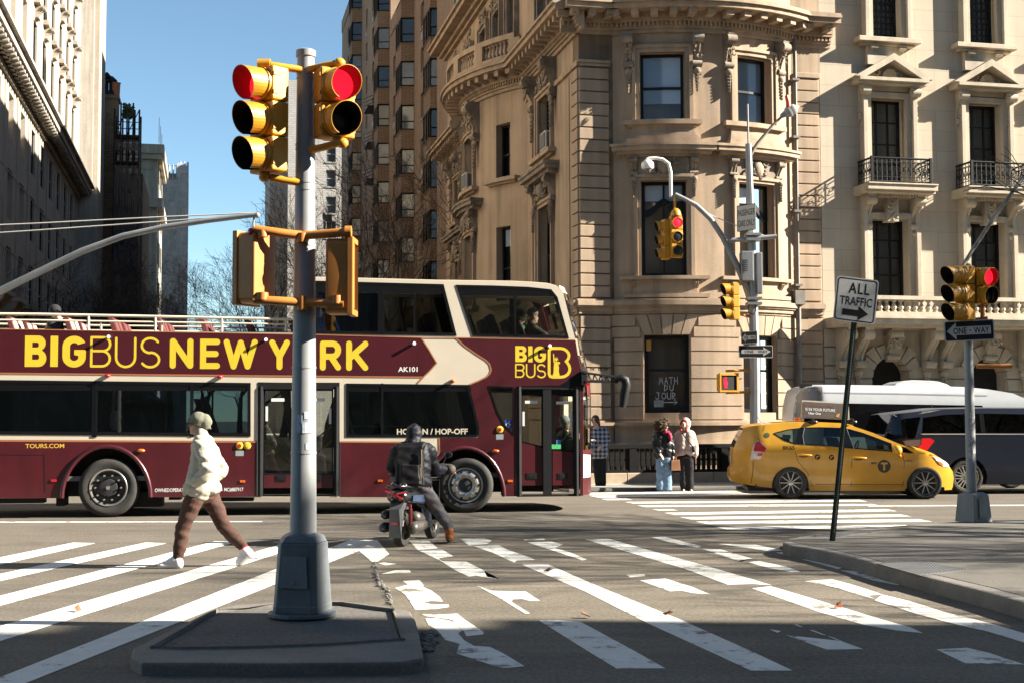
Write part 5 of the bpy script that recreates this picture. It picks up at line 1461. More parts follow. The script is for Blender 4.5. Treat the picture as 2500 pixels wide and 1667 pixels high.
# --- lettering
def letters(name, items, m, d=.0052):
 b = MB(BF)
 for i, (kind, a0, a1, z0, z1, w) in enumerate(items):
  W_, H_ = a1 - a0 - w, z1 - z0 - w; ox, oz = a0 + w / 2, z0 + w / 2
  T = lambda pts: [(ox + p[0] * W_, oz + p[1] * H_) for p in pts]
  rx = lambda k: k * H_ / max(W_, 1e-6)
  S = []
  if w > .06 and kind in 'BIG' and kind != '' and i < 3:
   X_ = lambda u, v: (a0 + u * (a1 - a0), z0 + v * (z1 - z0))
   if kind == 'I': b.prism([X_(*p) for p in ((.03, 0), (.97, 0), (1, .03), (1, .97), (.97, 1), (.03, 1), (0, .97), (0, .03))], 'y', d - .002, d)
   elif kind == 'B':
    o_ = [(0, 0), (0, 1), (.62, 1)] + arc2(.62, .755, .34, .245, 80, -62, 8) + arc2(.64, .275, .36, .275, 62, -80, 8) + [(.62, 0)]
    b.prism([X_(*p) for p in o_], 'y', d - .002, d, 0, holes=[[X_(*p) for p in ((.34, .62), (.58, .62), (.64, .66), (.64, .74), (.58, .78), (.34, .78))], [X_(*p) for p in ((.34, .23), (.60, .23), (.66, .27), (.66, .36), (.60, .40), (.34, .40))]])
   else:
    o_ = arc2(.5, .66, .5, .34, 22, 180, 10) + arc2(.5, .34, .5, .34, 180, 350, 12) + [(1, .56), (.50, .56), (.50, .40), (.68, .37)] + arc2(.5, .33, .18, .12, -10, -180, 8) + arc2(.5, .66, .18, .12, 180, 30, 8)
    b.prism([X_(*p) for p in o_], 'y', d - .002, d)
   continue
  if kind == 'B':
   r1, r2 = .235, .265
   x1, x2 = 1 - rx(r1) * .92, 1 - rx(r2)
   S = [([(0, 0), (0, 1)], 0), ([(0, 1), (x1 - .02, 1)] + arc2(x1 - .02, 1 - r1, rx(r1), r1, 80, -90, 9) + [(0, .53)], 1),
                 ([(0, .53 - .0), (x2, .53)] + arc2(x2, r2, rx(r2), r2, 80, -90, 9) + [(0, 0)], 2)]
  elif kind == 'I': S = [([(.5, 0), (.5, 1)], 0)]
  elif kind == 'G': S = [(arc2(.5, .68, .5, .32, 35, 180, 9) + arc2(.5, .32, .5, .32, 180, 345, 10) + [(1, .46), (.58, .46)], 0)]
  elif kind == 'U': S = [([(0, 1)] + arc2(.5, rx(0) + .5 * W_ / H_, .5, .5 * W_ / H_, 180, 360, 12) + [(1, 1)], 0)]
  elif kind == 'S': S = [(arc2(.5, .745, .48, .255, 30, 262, 12) + arc2(.5, .255, .5, .255, 82, -150, 12), 0)]
  elif kind == 'N': S = [([(0, 0), (0, 1)], 0), ([(0.02, 1), (.98, 0)], 1), ([(1, 0), (1, 1)], 2)]
  elif kind == 'E': S = [([(1, 0), (0, 0), (0, 1), (1, 1)], 0), ([(0, .5), (.9, .5)], 1)]
  elif kind == 'W': S = [([(0, 1), (.25, 0)], 0), ([(.25, 0), (.5, .97)], 1), ([(.5, .97), (.75, 0)], 2), ([(.75, 0), (1, 1)], 3)]
  elif kind == 'Y': S = [([(0, 1), (.5, .42)], 0), ([(1, 1), (.5, .42)], 1), ([(.5, .45), (.5, 0)], 2)]
  elif kind == 'O': S = [(arc2(.5, .68, .5, .32, 0, 180, 10) + arc2(.5, .32, .5, .32, 180, 350, 10), 0)]
  elif kind == 'R': S = [([(0, 0), (0, 1)], 0), ([(0, 1), (.62, 1)] + arc2(.62, .73, .38, .27, 80, -90, 9) + [(0, .46)], 1), ([(.55, .44), (1, 0)], 2)]
  elif kind == 'K': S = [([(0, 0), (0, 1)], 0), ([(1, 1), (.0, .38)], 1), ([(.35, .56), (1, 0)], 2)]
  for pts, lay in S: b.ribbon(T(pts), w, d + .0005 * lay + .00003 * i)
 return b.build(name, m, bus)
def L_(k, x0, x1, y0, y1, w):
 p, q = BP(x0, y1), BP(x1, y0); return (k, p[0], q[0], p[1], q[1], w)
def Zb(x, y): return (60 + x / 3.136, 500 + y / 3.136)
it = []
for k, x0, x1, y0, y1 in (('B', 0, 170, 1002, 1238), ('I', 196, 258, 1004, 1238), ('G', 288, 472, 1004, 1243)):
 p, q = Zb(x0, y0), Zb(x1, y1); it.append(L_(k, p[0], q[0], p[1], q[1], .132))
for k, x0, x1, y0, y1 in (('B', 500, 665, 1006, 1243), ('U', 690, 858, 1012, 1248), ('S', 883, 1042, 1012, 1250)):
 p, q = Zb(x0, y0), Zb(x1, y1); it.append(L_(k, p[0], q[0], p[1], q[1], .042))
for k, x0, x1, y0, y1 in (('N', 1110, 1294, 1022, 1252), ('E', 1342, 1498, 1026, 1254), ('W', 1522, 1786, 1028, 1258), ('Y', 1872, 2032, 1032, 1262)):
 p, q = Zb(x0, y0), Zb(x1, y1); it.append(L_(k, p[0], q[0], p[1], q[1], .105))
Zc = lambda x, y: (560 + x / 3.136, 500 + y / 3.136)
for k, x0, x1, y0, y1 in (('O', 500, 662, 1036, 1262), ('R', 692, 856, 1040, 1266), ('K', 893, 1064, 1042, 1268)):
 p, q = Zc(x0, y0), Zc(x1, y1); it.append(L_(k, p[0], q[0], p[1], q[1], .105))
letters('big_lettering', it, M_YEL)
Zl = lambda x, y: (1230 + x / 11.76, 820 + y / 11.76)
it = []
for k, x0, x1, y0, y1, w in (('B', 328, 660, 288, 742, .068), ('I', 700, 822, 292, 748, .072), ('G', 868, 1210, 296, 755, .066), ('B', 322, 592, 792, 1192, .026), ('U', 632, 908, 795, 1200, .026), ('S', 945, 1208, 800, 1205, .026)):
 p, q = Zl(x0, y0), Zl(x1, y1); it.append(L_(k, p[0], q[0], p[1], q[1], w))
letters('logo_lettering', it, M_YEL)
b = MB(BF)
lp = lambda *pts: [BP(*Zl(x, y)) for x, y in pts]
b.ribbon(lp((1300, 420), (1330, 375), (1400, 352), (1620, 352), (1720, 370), (1800, 420), (1855, 490), (1872, 560), (1855, 640), (1815, 700), (1790, 725), (1830, 775), (1875, 850), (1895, 940), (1880, 1020), (1830, 1100), (1740, 1155), (1640, 1172), (1400, 1172), (1330, 1150), (1300, 1090)), .052, .0052, closed=True)
b.prism(lp((1395, 1170), (1400, 1110), (1425, 1050), (1430, 900), (1440, 780), (1500, 730), (1550, 740), (1585, 900), (1575, 1000), (1600, 1110), (1605, 1170)), 'y', .0046, .0056)
b.prism(lp((1425, 760), (1412, 545), (1408, 520), (1425, 500), (1442, 520), (1440, 545), (1452, 640), (1472, 760)), 'y', .0046, .0060)
b.prism(lp((1475, 690), (1440, 620), (1483, 645), (1495, 580), (1508, 640), (1560, 595), (1528, 650), (1580, 680), (1530, 690), (1515, 735), (1490, 735)), 'y', .0046, .0064)
b.prism(lp((1545, 735), (1590, 735), (1620, 770), (1590, 810), (1550, 790)), 'y', .0046, .0062)
b.build('logo_emblem', M_YEL, bus)
def word(name, txt, x0, x1, y0, y1, m, bold=.02, d=.0052, par=None):
 p, q = BP(x0, y1), BP(x1, y0); b = MB(BF); b.text(txt, p[0], q[0], p[1], q[1], d, bold=bold); return b.build(name, m, par or bus)
word('fleet_number', 'AK101', 972, 1019.5, 895, 907, M_WHT)
word('web_address', 'TOURS.COM', 62, 157, 1082, 1093, M_YEL2, .012)
word('operator_notice', 'OWNEDOPERATED: TOURS LLC 65461 - MC#887917', 378, 594, 1189, 1201, M_WHT, .012)
word('hop_lettering', 'HOP-ON / HOP-OFF', 969, 1142, 1045, 1060, M_CRM, .03, d=-.012)
# --- glazing
def glz(name, pts, m, d=-.022, frame=None, par=None, fw=.035):
 b = MB(BF); b.prism(pts, 'y', d - .006, d, 0)
 return b.build(name, m, par or bus)
def wframe(name, pts, w=.05, d0=-.04, d1=.010, holes=None, m=None):
 """rubber surround following an opening"""
 b = MB(BF); n = len(pts); c = (sum(p[0] for p in pts) / n, sum(p[1] for p in pts) / n)
 P_ = [Vector(p) for p in pts]; inn = []
 for k in range(n):
  t1 = (P_[k] - P_[k - 1]).normalized(); t2 = (P_[(k + 1) % n] - P_[k]).normalized()
  n1 = Vector((-t1.y, t1.x)); n2 = Vector((-t2.y, t2.x)); nn = (n1 + n2); nn = nn / max(nn.length, 1e-6); s_ = w / max(.4, nn.dot(n1))
  q = P_[k] + nn * s_
  if (q - Vector(c)).length > (P_[k] - Vector(c)).length: q = P_[k] - nn * s_
  inn.append((q.x, q.y))
 b.prism(pts, 'y', d0, d1, 0, holes=[inn]); return b.build(name, m or M_BLKG, bus), inn
f, i_ = wframe('saloon_window', rearW, .055); glz('pane', i_, M_BGLASS, par=f)
b = MB(BF); zt, zb_ = rearW[1][1], rearW[2][1]
for x in (229, 233, 468): a = BP(x, 1000)[0]; b.box(a - .028, a + .028, -.04, .012, zb_, zt)
b.box(REAR + .95, BP(612, 950)[0], -.035, .004, BP(400, 953)[1], zt - .01); b.build('mullion', M_BLKG, f)
f, i_ = wframe('saloon_window', win3, .045); glz('pane', i_, M_BGLASS, par=f)
b = MB(BF); a = BP(933, 1000)[0]; b.box(a - .02, a + .02, -.04, .012, win3[6][1], win3[0][1]); b.box(win3[0][0], BP(1150, 950)[0], -.035, .004, BP(1000, 955)[1], win3[1][1]); b.build('mullion', M_BLKG, f)
f, i_ = wframe('cab_window', cabw, .025); glz('pane', i_, M_BGLASS, par=f)
f, i_ = wframe('upper_window', uwin1, .05)
# the blue panel, the sliding light and their dark head
b = MB(BF); q = lambda *p: BL(*p)
b.prism(q((770, 687), (1082, 695), (1087, 718), (770, 712)), 'y', -.03, .006)
for x in (927, 934): b.box(BP(x, 760)[0] - .03, BP(x, 760)[0] + .03, -.035, .012, BP(930, 816)[1], BP(930, 715)[1])
a = BP(1012, 760)[0]; b.box(a - .015, a + .015, -.035, .008, BP(1012, 816)[1], BP(1012, 718)[1]); b.build('mullion', M_BLKG, f)
glz('blue_pane', q((770, 713), (924, 716), (924, 816.5), (770, 814)), M_BGLASSB, par=f)
glz('pane', q((936, 717), (1086, 719), (1111, 818), (936, 816)), M_BGLASSC, par=f)
f, i_ = wframe('upper_window', uwin2, .045)
b = MB(BF); b.prism(q((1114, 697), (1200, 698.5), (1290, 702), (1346, 709), (1357, 724), (1122, 722)), 'y', -.03, .006)
a = BP(1258, 770)[0]; b.box(a - .018, a + .018, -.035, .010, BP(1258, 822)[1], BP(1258, 722)[1]); b.build('mullion', M_BLKG, f)
glz('pane', q((1123, 723), (1358, 725), (1388, 825), (1154, 820)), M_BGLASSC, par=f)
# far-side glazing
b = MB(BF)
for h in (rearW, win3): b.mark(); b.prism(h, 'y', -BW + .02, -BW + .03)
b.build_each('far_pane', M_BGLASS, bus)
b = MB(BF)
for h in (uwin1, uwin2): b.mark(); b.prism(h, 'y', -BW + .02, -BW + .03)
b.build_each('far_pane', M_BGLASSC, bus)
b = MB(BF)
for x in (930, 1098, 1250): b.mark(); a = BP(x, 760, -2.4)[0]; b.box(a - .04, a + .04, -BW, -BW + .07, ZD + .3, rooftop[-2][1])
b.build_each('far_pillar', M_BLKG, bus)
# --- doors
def leaf(name, x0, x1, y0, y1, gl, lower, extra=0):
 p0, p1 = BP(x0, y1), BP(x1, y0)
 b = MB(BF); b.box(p0[0], p1[0], -.10, -.05, p0[1], p1[1]);
 b = MB(BF)
 hole = [tuple(v) for v in gl]
 b.prism([(p0[0], p0[1]), (p1[0], p0[1]), (p1[0], p1[1]), (p0[0], p1[1])], 'y', -.085, -.04, 0, holes=[hole])
 o = b.build(name, M_BLKG, bus)
 glz('pane', hole, M_BGLASSC if extra else M_BGLASS, d=-.06, par=o)
 b = MB(BF); b.prism(lower, 'y', -.05, -.035); b.build('kick_panel', M_MARL, o)
 zc = min(v[1] for v in lower) + .17; c = (lower[0][0] + lower[1][0]) / 2
 b = MB(BF); b.box(c - .09, c + .09, -.034, -.026, zc - .055, zc + .055); b.box(c - .06, c + .06, -.026, -.022, zc - .03, zc + .03); b.build('door_vent', M_BLK, o)
 return o
def half(x0, x1, tag_=0):
 return BL((x0, 1155), (x1, 1155), (x1, 955), (x0, 955))
o = leaf('rear_door', 641, 729, 946, 1192, BL((646, 1154), (726, 1154), (726, 953), (646, 953)), BL((644, 1190), (728, 1190), (728, 1158), (644, 1158)), 1)
b = MB(BF); b.tube([(*BP(646, 1038), 0)[:1] + (-.078,) + BP(646, 1038)[1:], (BP(708, 1094)[0], -.078, BP(708, 1094)[1])], .017, 6)
b.tube([(BP(646, 1073)[0], -.078, BP(646, 1073)[1]), (BP(708, 1132)[0], -.078, BP(708, 1132)[1])], .017, 6); b.build('grab_rail', M_YBAR, o)
p, q2 = BP(662, 979), BP(694, 971); b = MB(BF); b.box(p[0], q2[0], -.058, -.056, p[1], q2[1]); p, q2 = BP(648, 1027), BP(654, 991); b.box(p[0], q2[0], -.058, -.056, p[1], q2[1]); b.build('door_sticker', M_WHT, o)
o = leaf('rear_door', 731, 814, 946, 1192, BL((734, 1154), (810, 1154), (810, 953), (734, 953)), BL((732, 1190), (812, 1190), (812, 1158), (732, 1158)), 1)
b = MB(BF); b.tube([(BP(809, 1040)[0], -.078, BP(809, 1040)[1]), (BP(748, 1090)[0], -.078, BP(748, 1090)[1])], .017, 6)
b.tube([(BP(809, 1076)[0], -.078, BP(809, 1076)[1]), (BP(748, 1128)[0], -.078, BP(748, 1128)[1])], .017, 6); b.build('grab_rail', M_YBAR, o)
p, q2 = BP(772, 979), BP(793, 971); b = MB(BF); b.box(p[0], q2[0], -.058, -.056, p[1], q2[1]); p, q2 = BP(803, 1034), BP(809, 996); b.box(p[0], q2[0], -.058, -.056, p[1], q2[1]); b.build('door_sticker', M_WHT, o)
b = MB(BF)
for x in (635, 821, 1268, 1408): b.mark(); p, q2 = BP(x, 1210), BP(x, 940); b.tube([(p[0], -.02, p[1]), (p[0], -.02, q2[1] - .02)], .048, 8)
for x in (1337,): b.mark(); p, q2 = BP(x, 1206), BP(x, 950); b.box(p[0] - .075, p[0] + .075, -.06, .0, p[1], q2[1])
for (x0, x1) in ((629, 829), (1263, 1417)):
 b.mark(); p, q2 = BP(x0, 949), BP(x1, 933 if x0 < 700 else 944); b.box(p[0], q2[0], -.06, .006, p[1], q2[1])
 p, q2 = BP(x0, 1212), BP(x1, 1204); b.box(p[0], q2[0], -.12, -.02, p[1], q2[1])
b.build_each('door_frame', M_BLK, bus, smooth=40)
b = MB(BF)
for x0, x1 in ((645, 812), (1272, 1400)): b.mark(); p, q2 = BP(x0, 1207), BP(x1, 1205); b.box(p[0], q2[0], -.018, -.005, p[1], q2[1])
b.build_each('door_sill', M_STEEL, bus)
o = leaf('front_door', 1272, 1326, 950, 1186, BL((1276, 1076), (1323, 1088), (1323, 966), (1276, 965)), BL((1273, 1184), (1325, 1184), (1325, 1092), (1273, 1080)), 1)
b = MB(BF); p, q2 = BP(1283, 984), BP(1314, 977); b.box(p[0], q2[0], -.058, -.056, p[1], q2[1]); p, q2 = BP(1277, 1039), BP(1282, 1004); b.box(p[0], q2[0], -.058, -.056, p[1], q2[1]); b.build('door_sticker', M_WHT, o)
o = leaf('front_door', 1348, 1402, 950, 1186, BL((1356, 1096), (1400, 1099), (1400, 967), (1356, 966)), BL((1350, 1184), (1401, 1184), (1401, 1103), (1350, 1099)), 1)
b = MB(BF); p, q2 = BP(1360, 986), BP(1390, 979); b.box(p[0], q2[0], -.058, -.056, p[1], q2[1]); p, q2 = BP(1393, 1041), BP(1398, 1008); b.box(p[0], q2[0], -.058, -.056, p[1], q2[1]); b.build('door_sticker', M_WHT, o)
b = MB(BF); p, q2 = BP(1348, 1095), BP(1370, 1084); b.box(p[0], q2[0], -.036, -.032, p[1], q2[1]); b.build('green_decal', mat('green_vinyl', (.05, .40, .12), var=.5, scale=40), o)
b = MB(BF); p, q2 = BP(1359.5, 1084), BP(1371, 1073); b.box(p[0], q2[0], -.056, -.053, p[1], q2[1]); b.build('blue_decal', mat('blue_vinyl', (.05, .16, .45), var=.1), o)
b = MB(BF); b.tube([(BP(1371, 1080)[0], -.2, BP(1371, 1080)[1]), (BP(1399, 1056)[0], -.2, BP(1399, 1056)[1])], .016, 6); b.build('grab_rail', M_YBAR, o)
# accessibility sticker (blue square, white wheelchair mark)
p, q2 = BP(1233, 1043.5), BP(1252.5, 1024); o = MB(BF).box(p[0], q2[0], -.02, -.016, p[1], q2[1]).build('access_sticker', mat('access_blue', (.015, .05, .36), var=.05), bus)
b = MB(BF); cx, cz = (p[0] + q2[0]) / 2, (p[1] + q2[1]) / 2; s_ = q2[0] - p[0]
b.ribbon([(cx - .02 + s_ * .23 * math.cos(t * .6), cz - s_ * .15 + s_ * .23 * math.sin(t * .6)) for t in range(11)], s_ * .09, -.014)
b.ribbon([(cx - s_ * .12, cz + s_ * .22), (cx + s_ * .02, cz + s_ * .1), (cx + s_ * .05, cz - s_ * .05), (cx + s_ * .22, cz - s_ * .06)], s_ * .10, -.0135)
b.lathe([(s_ * .09, 0), (s_ * .09, .001)], (cx + s_ * .08, -.0135, cz + s_ * .32), 8, axis='y'); b.build('access_mark', M_WHT, o)
# --- side lamps, buttons, vents
def lampp(name, x, y, w, h, m, d=.05):
 a, z = BP(x, y); b = MB(BF); b.ell((a, d * .3, z), (w, d, h), 10); return b.build(name, m, bus, smooth=60)
for x, y, m in ((263, 916, M_REDL), (537, 919.5, M_REDL), (1105, 929, M_AMB)): lampp('roof_marker_lamp', x, y, .055, .032, m, .07)
for x, y in ((267, 824), (650, 831), (1011, 840), (1341, 846)):
 a, z = BP(x, y); b = MB(BF); b.tube([(a - .02, .0, z), (a, .09, z + .01)], [.022, .03], 8); b.build('marker_lamp', M_WHT, bus, smooth=50)
for x, y in ((344, 1099), (1209, 1100)): lampp('side_indicator', x, y, .075, .034, M_AMB, .05)
for x, y, m in ((131, 1172, M_REDL), (592, 1174, M_AMB), (928, 1172.5, M_AMB), (1245, 1173, M_AMB)):
 a, z = BP(x, y); b = MB(BF); b.box(a - .045, a + .045, .004, .02, z - .02, z + .02); b.build('side_reflector', m, bus, bevel=.004)
for x, y, m in ((585, 1087, M_REDL), (604, 1087, M_YEL2), (1220, 1047.5, M_REDL)):
 a, z = BP(x, y); b = MB(BF); b.lathe([(.064, .003), (.064, .016), (.052, .022)], (a, 0, z), 18, axis='y'); o = b.build('call_button', M_YEL, bus, smooth=40)
 b = MB(BF); b.lathe([(.034, .0225), (.030, .03)], (a, 0, z), 14, axis='y'); b.build('button_centre', m, o, smooth=40)
for x0, x1, y0, y1 in ((575, 595, 1099, 1112), (1211, 1229, 1059, 1072)):
 p, q2 = BP(x0, y1), BP(x1, y0); b = MB(BF); b.box(p[0], q2[0], .004, .007, p[1], q2[1]); b.build('instruction_label', mat('grey_paper', (.22, .25, .26)), bus)
# --- arch lips
for nm, A in (('wheel_arch', AR), ('wheel_arch', AF_)):
 b = MB(BF); b.tube([(p[0], .012, p[1]) for p in A], .040, 8); b.build(nm, M_MAR, bus, smooth=60)
 b = MB(BF); c = sum(p[0] for p in A) / len(A)
 pts = [(p[0], p[1]) for p in A]
 for p, q2 in zip(pts[:-1], pts[1:]): b.hexa([(p[0], -.42, p[1]), (q2[0], -.42, q2[1]), (q2[0], -.005, q2[1]), (p[0], -.005, p[1]), (p[0], -.42, p[1] + .02), (q2[0], -.42, q2[1] + .02), (q2[0], -.005, q2[1] + .02), (p[0], -.005, p[1] + .02)])
 b.build('wheel_housing', M_BLK, bus)
b = MB(BF); b.ribbon(BL((108, 1110), (109, 1200)), .012, .0065); b.ribbon(BL((-100, 1108), (108, 1110)), .012, .0064); b.build('hatch_line', M_BLK, bus)
# --- wheels
def wheel(fr, a, z, r, w, d0, front, name='wheel', yaw=0.0, par=None, style='truck'):
 c = fr(a, d0, z)
 M_ = Matrix.Translation(c) @ Matrix.Rotation(fr.ang + yaw, 4, 'Z')
 fn = lambda x, y, z_: M_ @ Vector((x, y, z_))     # local -y is outward
 k = r
 b = MB(fn); b.lathe([(k * .62, 0), (k * .64, -.02), (k * .80, -.045), (k * .93, -.035), (k * .985, 0), (k, .03), (k, w - .03), (k * .985, w), (k * .62, w)], (0, 0, 0), 40, axis='y', caps=False)
 for q in range(40):
  an = q * math.pi / 20
 o = b.build(name, M_TYRE, par, smooth=45)
 b = MB(fn); b.lathe([(k * .645, -.018), (k * .62, -.034), (k * .585, -.03), (k * .56, .01), (k * .54, .09)], (0, 0, 0), 40, axis='y', caps=False); b.build('rim', M_STEEL, o, smooth=50)
 if not front:
  b = MB(fn); b.lathe([(k * .56, .08), (k * .50, .10), (k * .36, .11), (k * .32, .03), (k * .29, -.02), (k * .20, -.03), (0, -.03)], (0, 0, 0), 32, axis='y');
  b.build('hub', M_HUB, o, smooth=40)
  b = MB(fn)
  for q in range(10): an = q * .628; b.lathe([(k * .032, -.06), (k * .02, .10)], (k * .425 * math.cos(an), 0, k * .425 * math.sin(an)), 8, axis='y')
  b.lathe([(k * .07, -.05), (k * .05, -.03)], (0, 0, 0), 10, axis='y')
  b.build('wheel_nuts', M_STEEL, o)
 else:
  b = MB(fn); b.lathe([(k * .57, .03), (k * .52, -.02), (k * .44, -.045), (k * .34, -.05), (k * .26, -.03), (k * .25, .06), (0, .06)], (0, 0, 0), 40, axis='y'); b.build('hub', M_STEEL, o, smooth=40)
  b = MB(fn)
  for q in range(10):
   an = q * .628; b.lathe([(k * .055, -.048), (k * .055, .0)], (k * .50 * math.cos(an), 0, k * .50 * math.sin(an)), 10, axis='y')
  b.lathe([(k * .25, -.034), (k * .16, -.05), (0, -.06)], (0, 0, 0), 20, axis='y'); b.build('wheel_vents', M_HUB, o, smooth=30)
  b = MB(fn)
  for q in range(10): an = q * .628 + .314; b.lathe([(k * .035, -.075), (k * .04, -.045)], (k * .36 * math.cos(an), 0, k * .36 * math.sin(an)), 6, axis='y')
  b.build('wheel_nuts', M_STEEL, o)
 return o
zr_ = BP(265, 1195)[1]
wheel(BF, aR + .03, .505, .505, .30, -.02, False, par=bus)
wheel(BF, BP(1137, 1192)[0], .490, .490, .28, -.01, True, yaw=R(-9), par=bus)
for a in (aR, aF): wheel(BF, a, .5, .5, .3, -BW + .32, False, par=bus)
# --- bulging front: destination glass, windscreen, bumper
zl = [.30, .62, 1.08, 1.12, 1.9, 2.45, 2.50, 2.60, 3.05, 3.12, 3.9, 3.98, 4.06]
def aedge(z):
 pts = sorted([(p[1], p[0]) for p in frontedge] + [(BP(1390, 775)[1], BP(1390, 775)[0]), (rooftop[0][1], rooftop[0][0]), (rooftop[2][1], rooftop[2][0])])
 if z <= pts[0][0]: return pts[0][1]
 for (z0, a0), (z1, a1) in zip(pts[:-1], pts[1:]):
  if z0 <= z <= z1: return lerp(a0, a1, (z - z0) / max(z1 - z0, 1e-6))
 return pts[-1][1]
NV = 20
def fpt(z, k, e=0.0):
 v = k / NV; u = abs(2 * v - 1); bl = (.33 if z < 2.5 else .30 if z < 3.2 else .26) * (1 - u ** 2.6)
 return (aedge(z) + bl + e - .01, -BW * v, z)
def fband(name, zs, m):
 b = MB(BF)
 for z0, z1 in zip(zs[:-1], zs[1:]):
  for k in range(NV): b.face([fpt(z0, k), fpt(z0, k + 1), fpt(z1, k + 1), fpt(z1, k)])
 return b.build(name, m, bus, smooth=50)
fband('front_bumper', [.29, .5, .8, 1.10], MATS['maroon_bus_skirt_paint']); fband('windscreen', [1.10, 1.5, 2.0, 2.44], M_BGLASS)
fband('destination_panel', [2.44, 2.52, 2.6], M_BLKG); fband('upper_windscreen', [2.6, 2.8, 3.1, 3.4, 3.7, 3.93], M_BGLASSC); fband('front_brow', [3.93, 3.99, 4.05], M_CRM)
b = MB(BF); z0, z1 = BP(1440, 1165)[1], BP(1440, 1132)[1]
pts = [fpt(.6, 0, .012), fpt(.6, 3, .014), fpt(1.0, 3, .014), fpt(1.02, 0, .012)]; b.face([pts[0], pts[1], pts[2], pts[3]]); b.build('headlight', mat('headlight_lens', (.62, .62, .60), rough=.15, coat=.6), bus)
a, z = BP(1437, 934); b = MB(BF); b.box(a - .05, a + .03, -.5, -.05, z - .05, z + .05); b.build('front_marker', M_REDL, bus)
# black panel sweeping over the front door
panel('door_hood', BL((1264, 942), (1366, 940), (1390, 926), (1408, 911), (1421, 907.5), (1425, 945)), M_BLKG, .009)
# --- mirror on its lattice arm
b = MB(BF); T_ = lambda x, y, d=.05: (BP(x, y, d)[0], d, BP(x, y, d)[1])
b.tube([T_(1425, 909), T_(1508, 920)], .022, 5); b.tube([T_(1428, 930), T_(1508, 932)], .024, 5)
for k in range(5): x = 1436 + k * 15; b.tube([T_(x, 912 + k * 2), T_(x + 11, 931)], .013, 4); b.tube([T_(x + 11, 931), T_(x + 15, 914 + k * 2)], .013, 4)
b.box(T_(1420, 940)[0], T_(1432, 940)[0], -.1, .06, T_(1428, 938)[2], T_(1428, 905)[2])
o = b.build('mirror_arm', M_BLK, bus)
b = MB(BF); b.tube([T_(1505, 926), T_(1515, 921), T_(1526, 926), T_(1529, 940), T_(1524, 962), T_(1520, 994)], [.05, .075, .085, .085, .085, .06], 10); b.build('mirror', M_BLK, o, smooth=50)
# --- top deck rails
def rail(name, pts, r, d=-.12):
 b = MB(BF); b.tube([(REAR, d, BP(pts[0][0], pts[0][1], d)[1])] + [(BP(x, y, d)[0], d, BP(x, y, d)[1]) for x, y in pts], r, 8); return b.build(name, M_RAILP, bus, smooth=50)
rail('top_rail', [(88, 767.5), (400, 773.5), (712, 780)], .024); rail('middle_rail', [(88, 782), (400, 787), (712, 792)], .016)
for x in (216, 379, 541.5, 698):
 b = MB(BF); p = BP(x, 810, -.12); q2 = BP(x, 770, -.12); b.tube([(p[0], -.12, p[1]), (p[0], -.12, lerp(BP(88, 767.5)[1], BP(712, 780)[1], (x - 88) / 624))], .022, 8); b.build('rail_post', M_RAILP, bus, smooth=50)
for x in (246.5, 395):
 b = MB(BF); p = BP(x, 812, -.14); q2 = BP(x, 784, -.14); b.tube([(p[0], -.14, p[1]), (p[0], -.14, q2[1])], .018, 8); b.build('rail_post', M_RAILP, bus, smooth=50)
b = MB(BF)
for d in (-BW + .12,):
 for y0, y1 in ((767.5, 780), (782, 792)): b.tube([(REAR, d, BP(88, y0)[1]), (pL, d, BP(712, y1)[1])], .02, 6)
b.build('far_rail', M_RAILP, bus)
# --- seats
M_SEATF = mat('seat_cushion', (0.11, 0.028, 0.025), rough=.7, var=.15)
def seat(a, d, z, w=.45, lit=False):
 b = MB(BF)
 b.hexa([(a - .20, d - w, z), (a - .12, d - w, z), (a - .12, d, z), (a - .20, d, z), (a - .46, d - w + .05, z + .78), (a - .38, d - w + .05, z + .78), (a - .38, d - .05, z + .78), (a - .46, d - .05, z + .78)])
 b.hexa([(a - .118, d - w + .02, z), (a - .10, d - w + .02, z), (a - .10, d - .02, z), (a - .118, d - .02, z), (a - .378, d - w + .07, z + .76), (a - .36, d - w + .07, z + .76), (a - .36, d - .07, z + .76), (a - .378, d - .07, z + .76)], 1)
 b.box(a - .16, a + .28, d - w, d, z - .02, z + .09); b.box(a - .1, a + .1, d - w * .6, d - w * .4, z - .32, z)
 return b.build('seat', [M_SEAT, M_CRM if lit else M_SEATF], bus, bevel=.006, seg=2)  # lit seats: sunlight on the seat back put into a cream face
sx = [208, 315, 428, 533, 640, 745]
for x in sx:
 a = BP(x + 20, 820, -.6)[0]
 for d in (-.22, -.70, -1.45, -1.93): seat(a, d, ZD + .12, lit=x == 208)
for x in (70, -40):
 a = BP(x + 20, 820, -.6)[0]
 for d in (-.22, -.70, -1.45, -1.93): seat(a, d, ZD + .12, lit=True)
for x in (860, 990, 1095, 1195, 1250, 1310):
 a = BP(x, 820, -.5)[0]
 for d in (-.2, -.68, -1.45, -1.93): seat(a, d, ZD + .22)
for x in (300, 420, 540, 900, 1000, 1100):
 a = BP(x, 1000, -.6)[0]
 for d in (-.3, -.8, -1.5, -1.98): seat(a, d, 1.25)
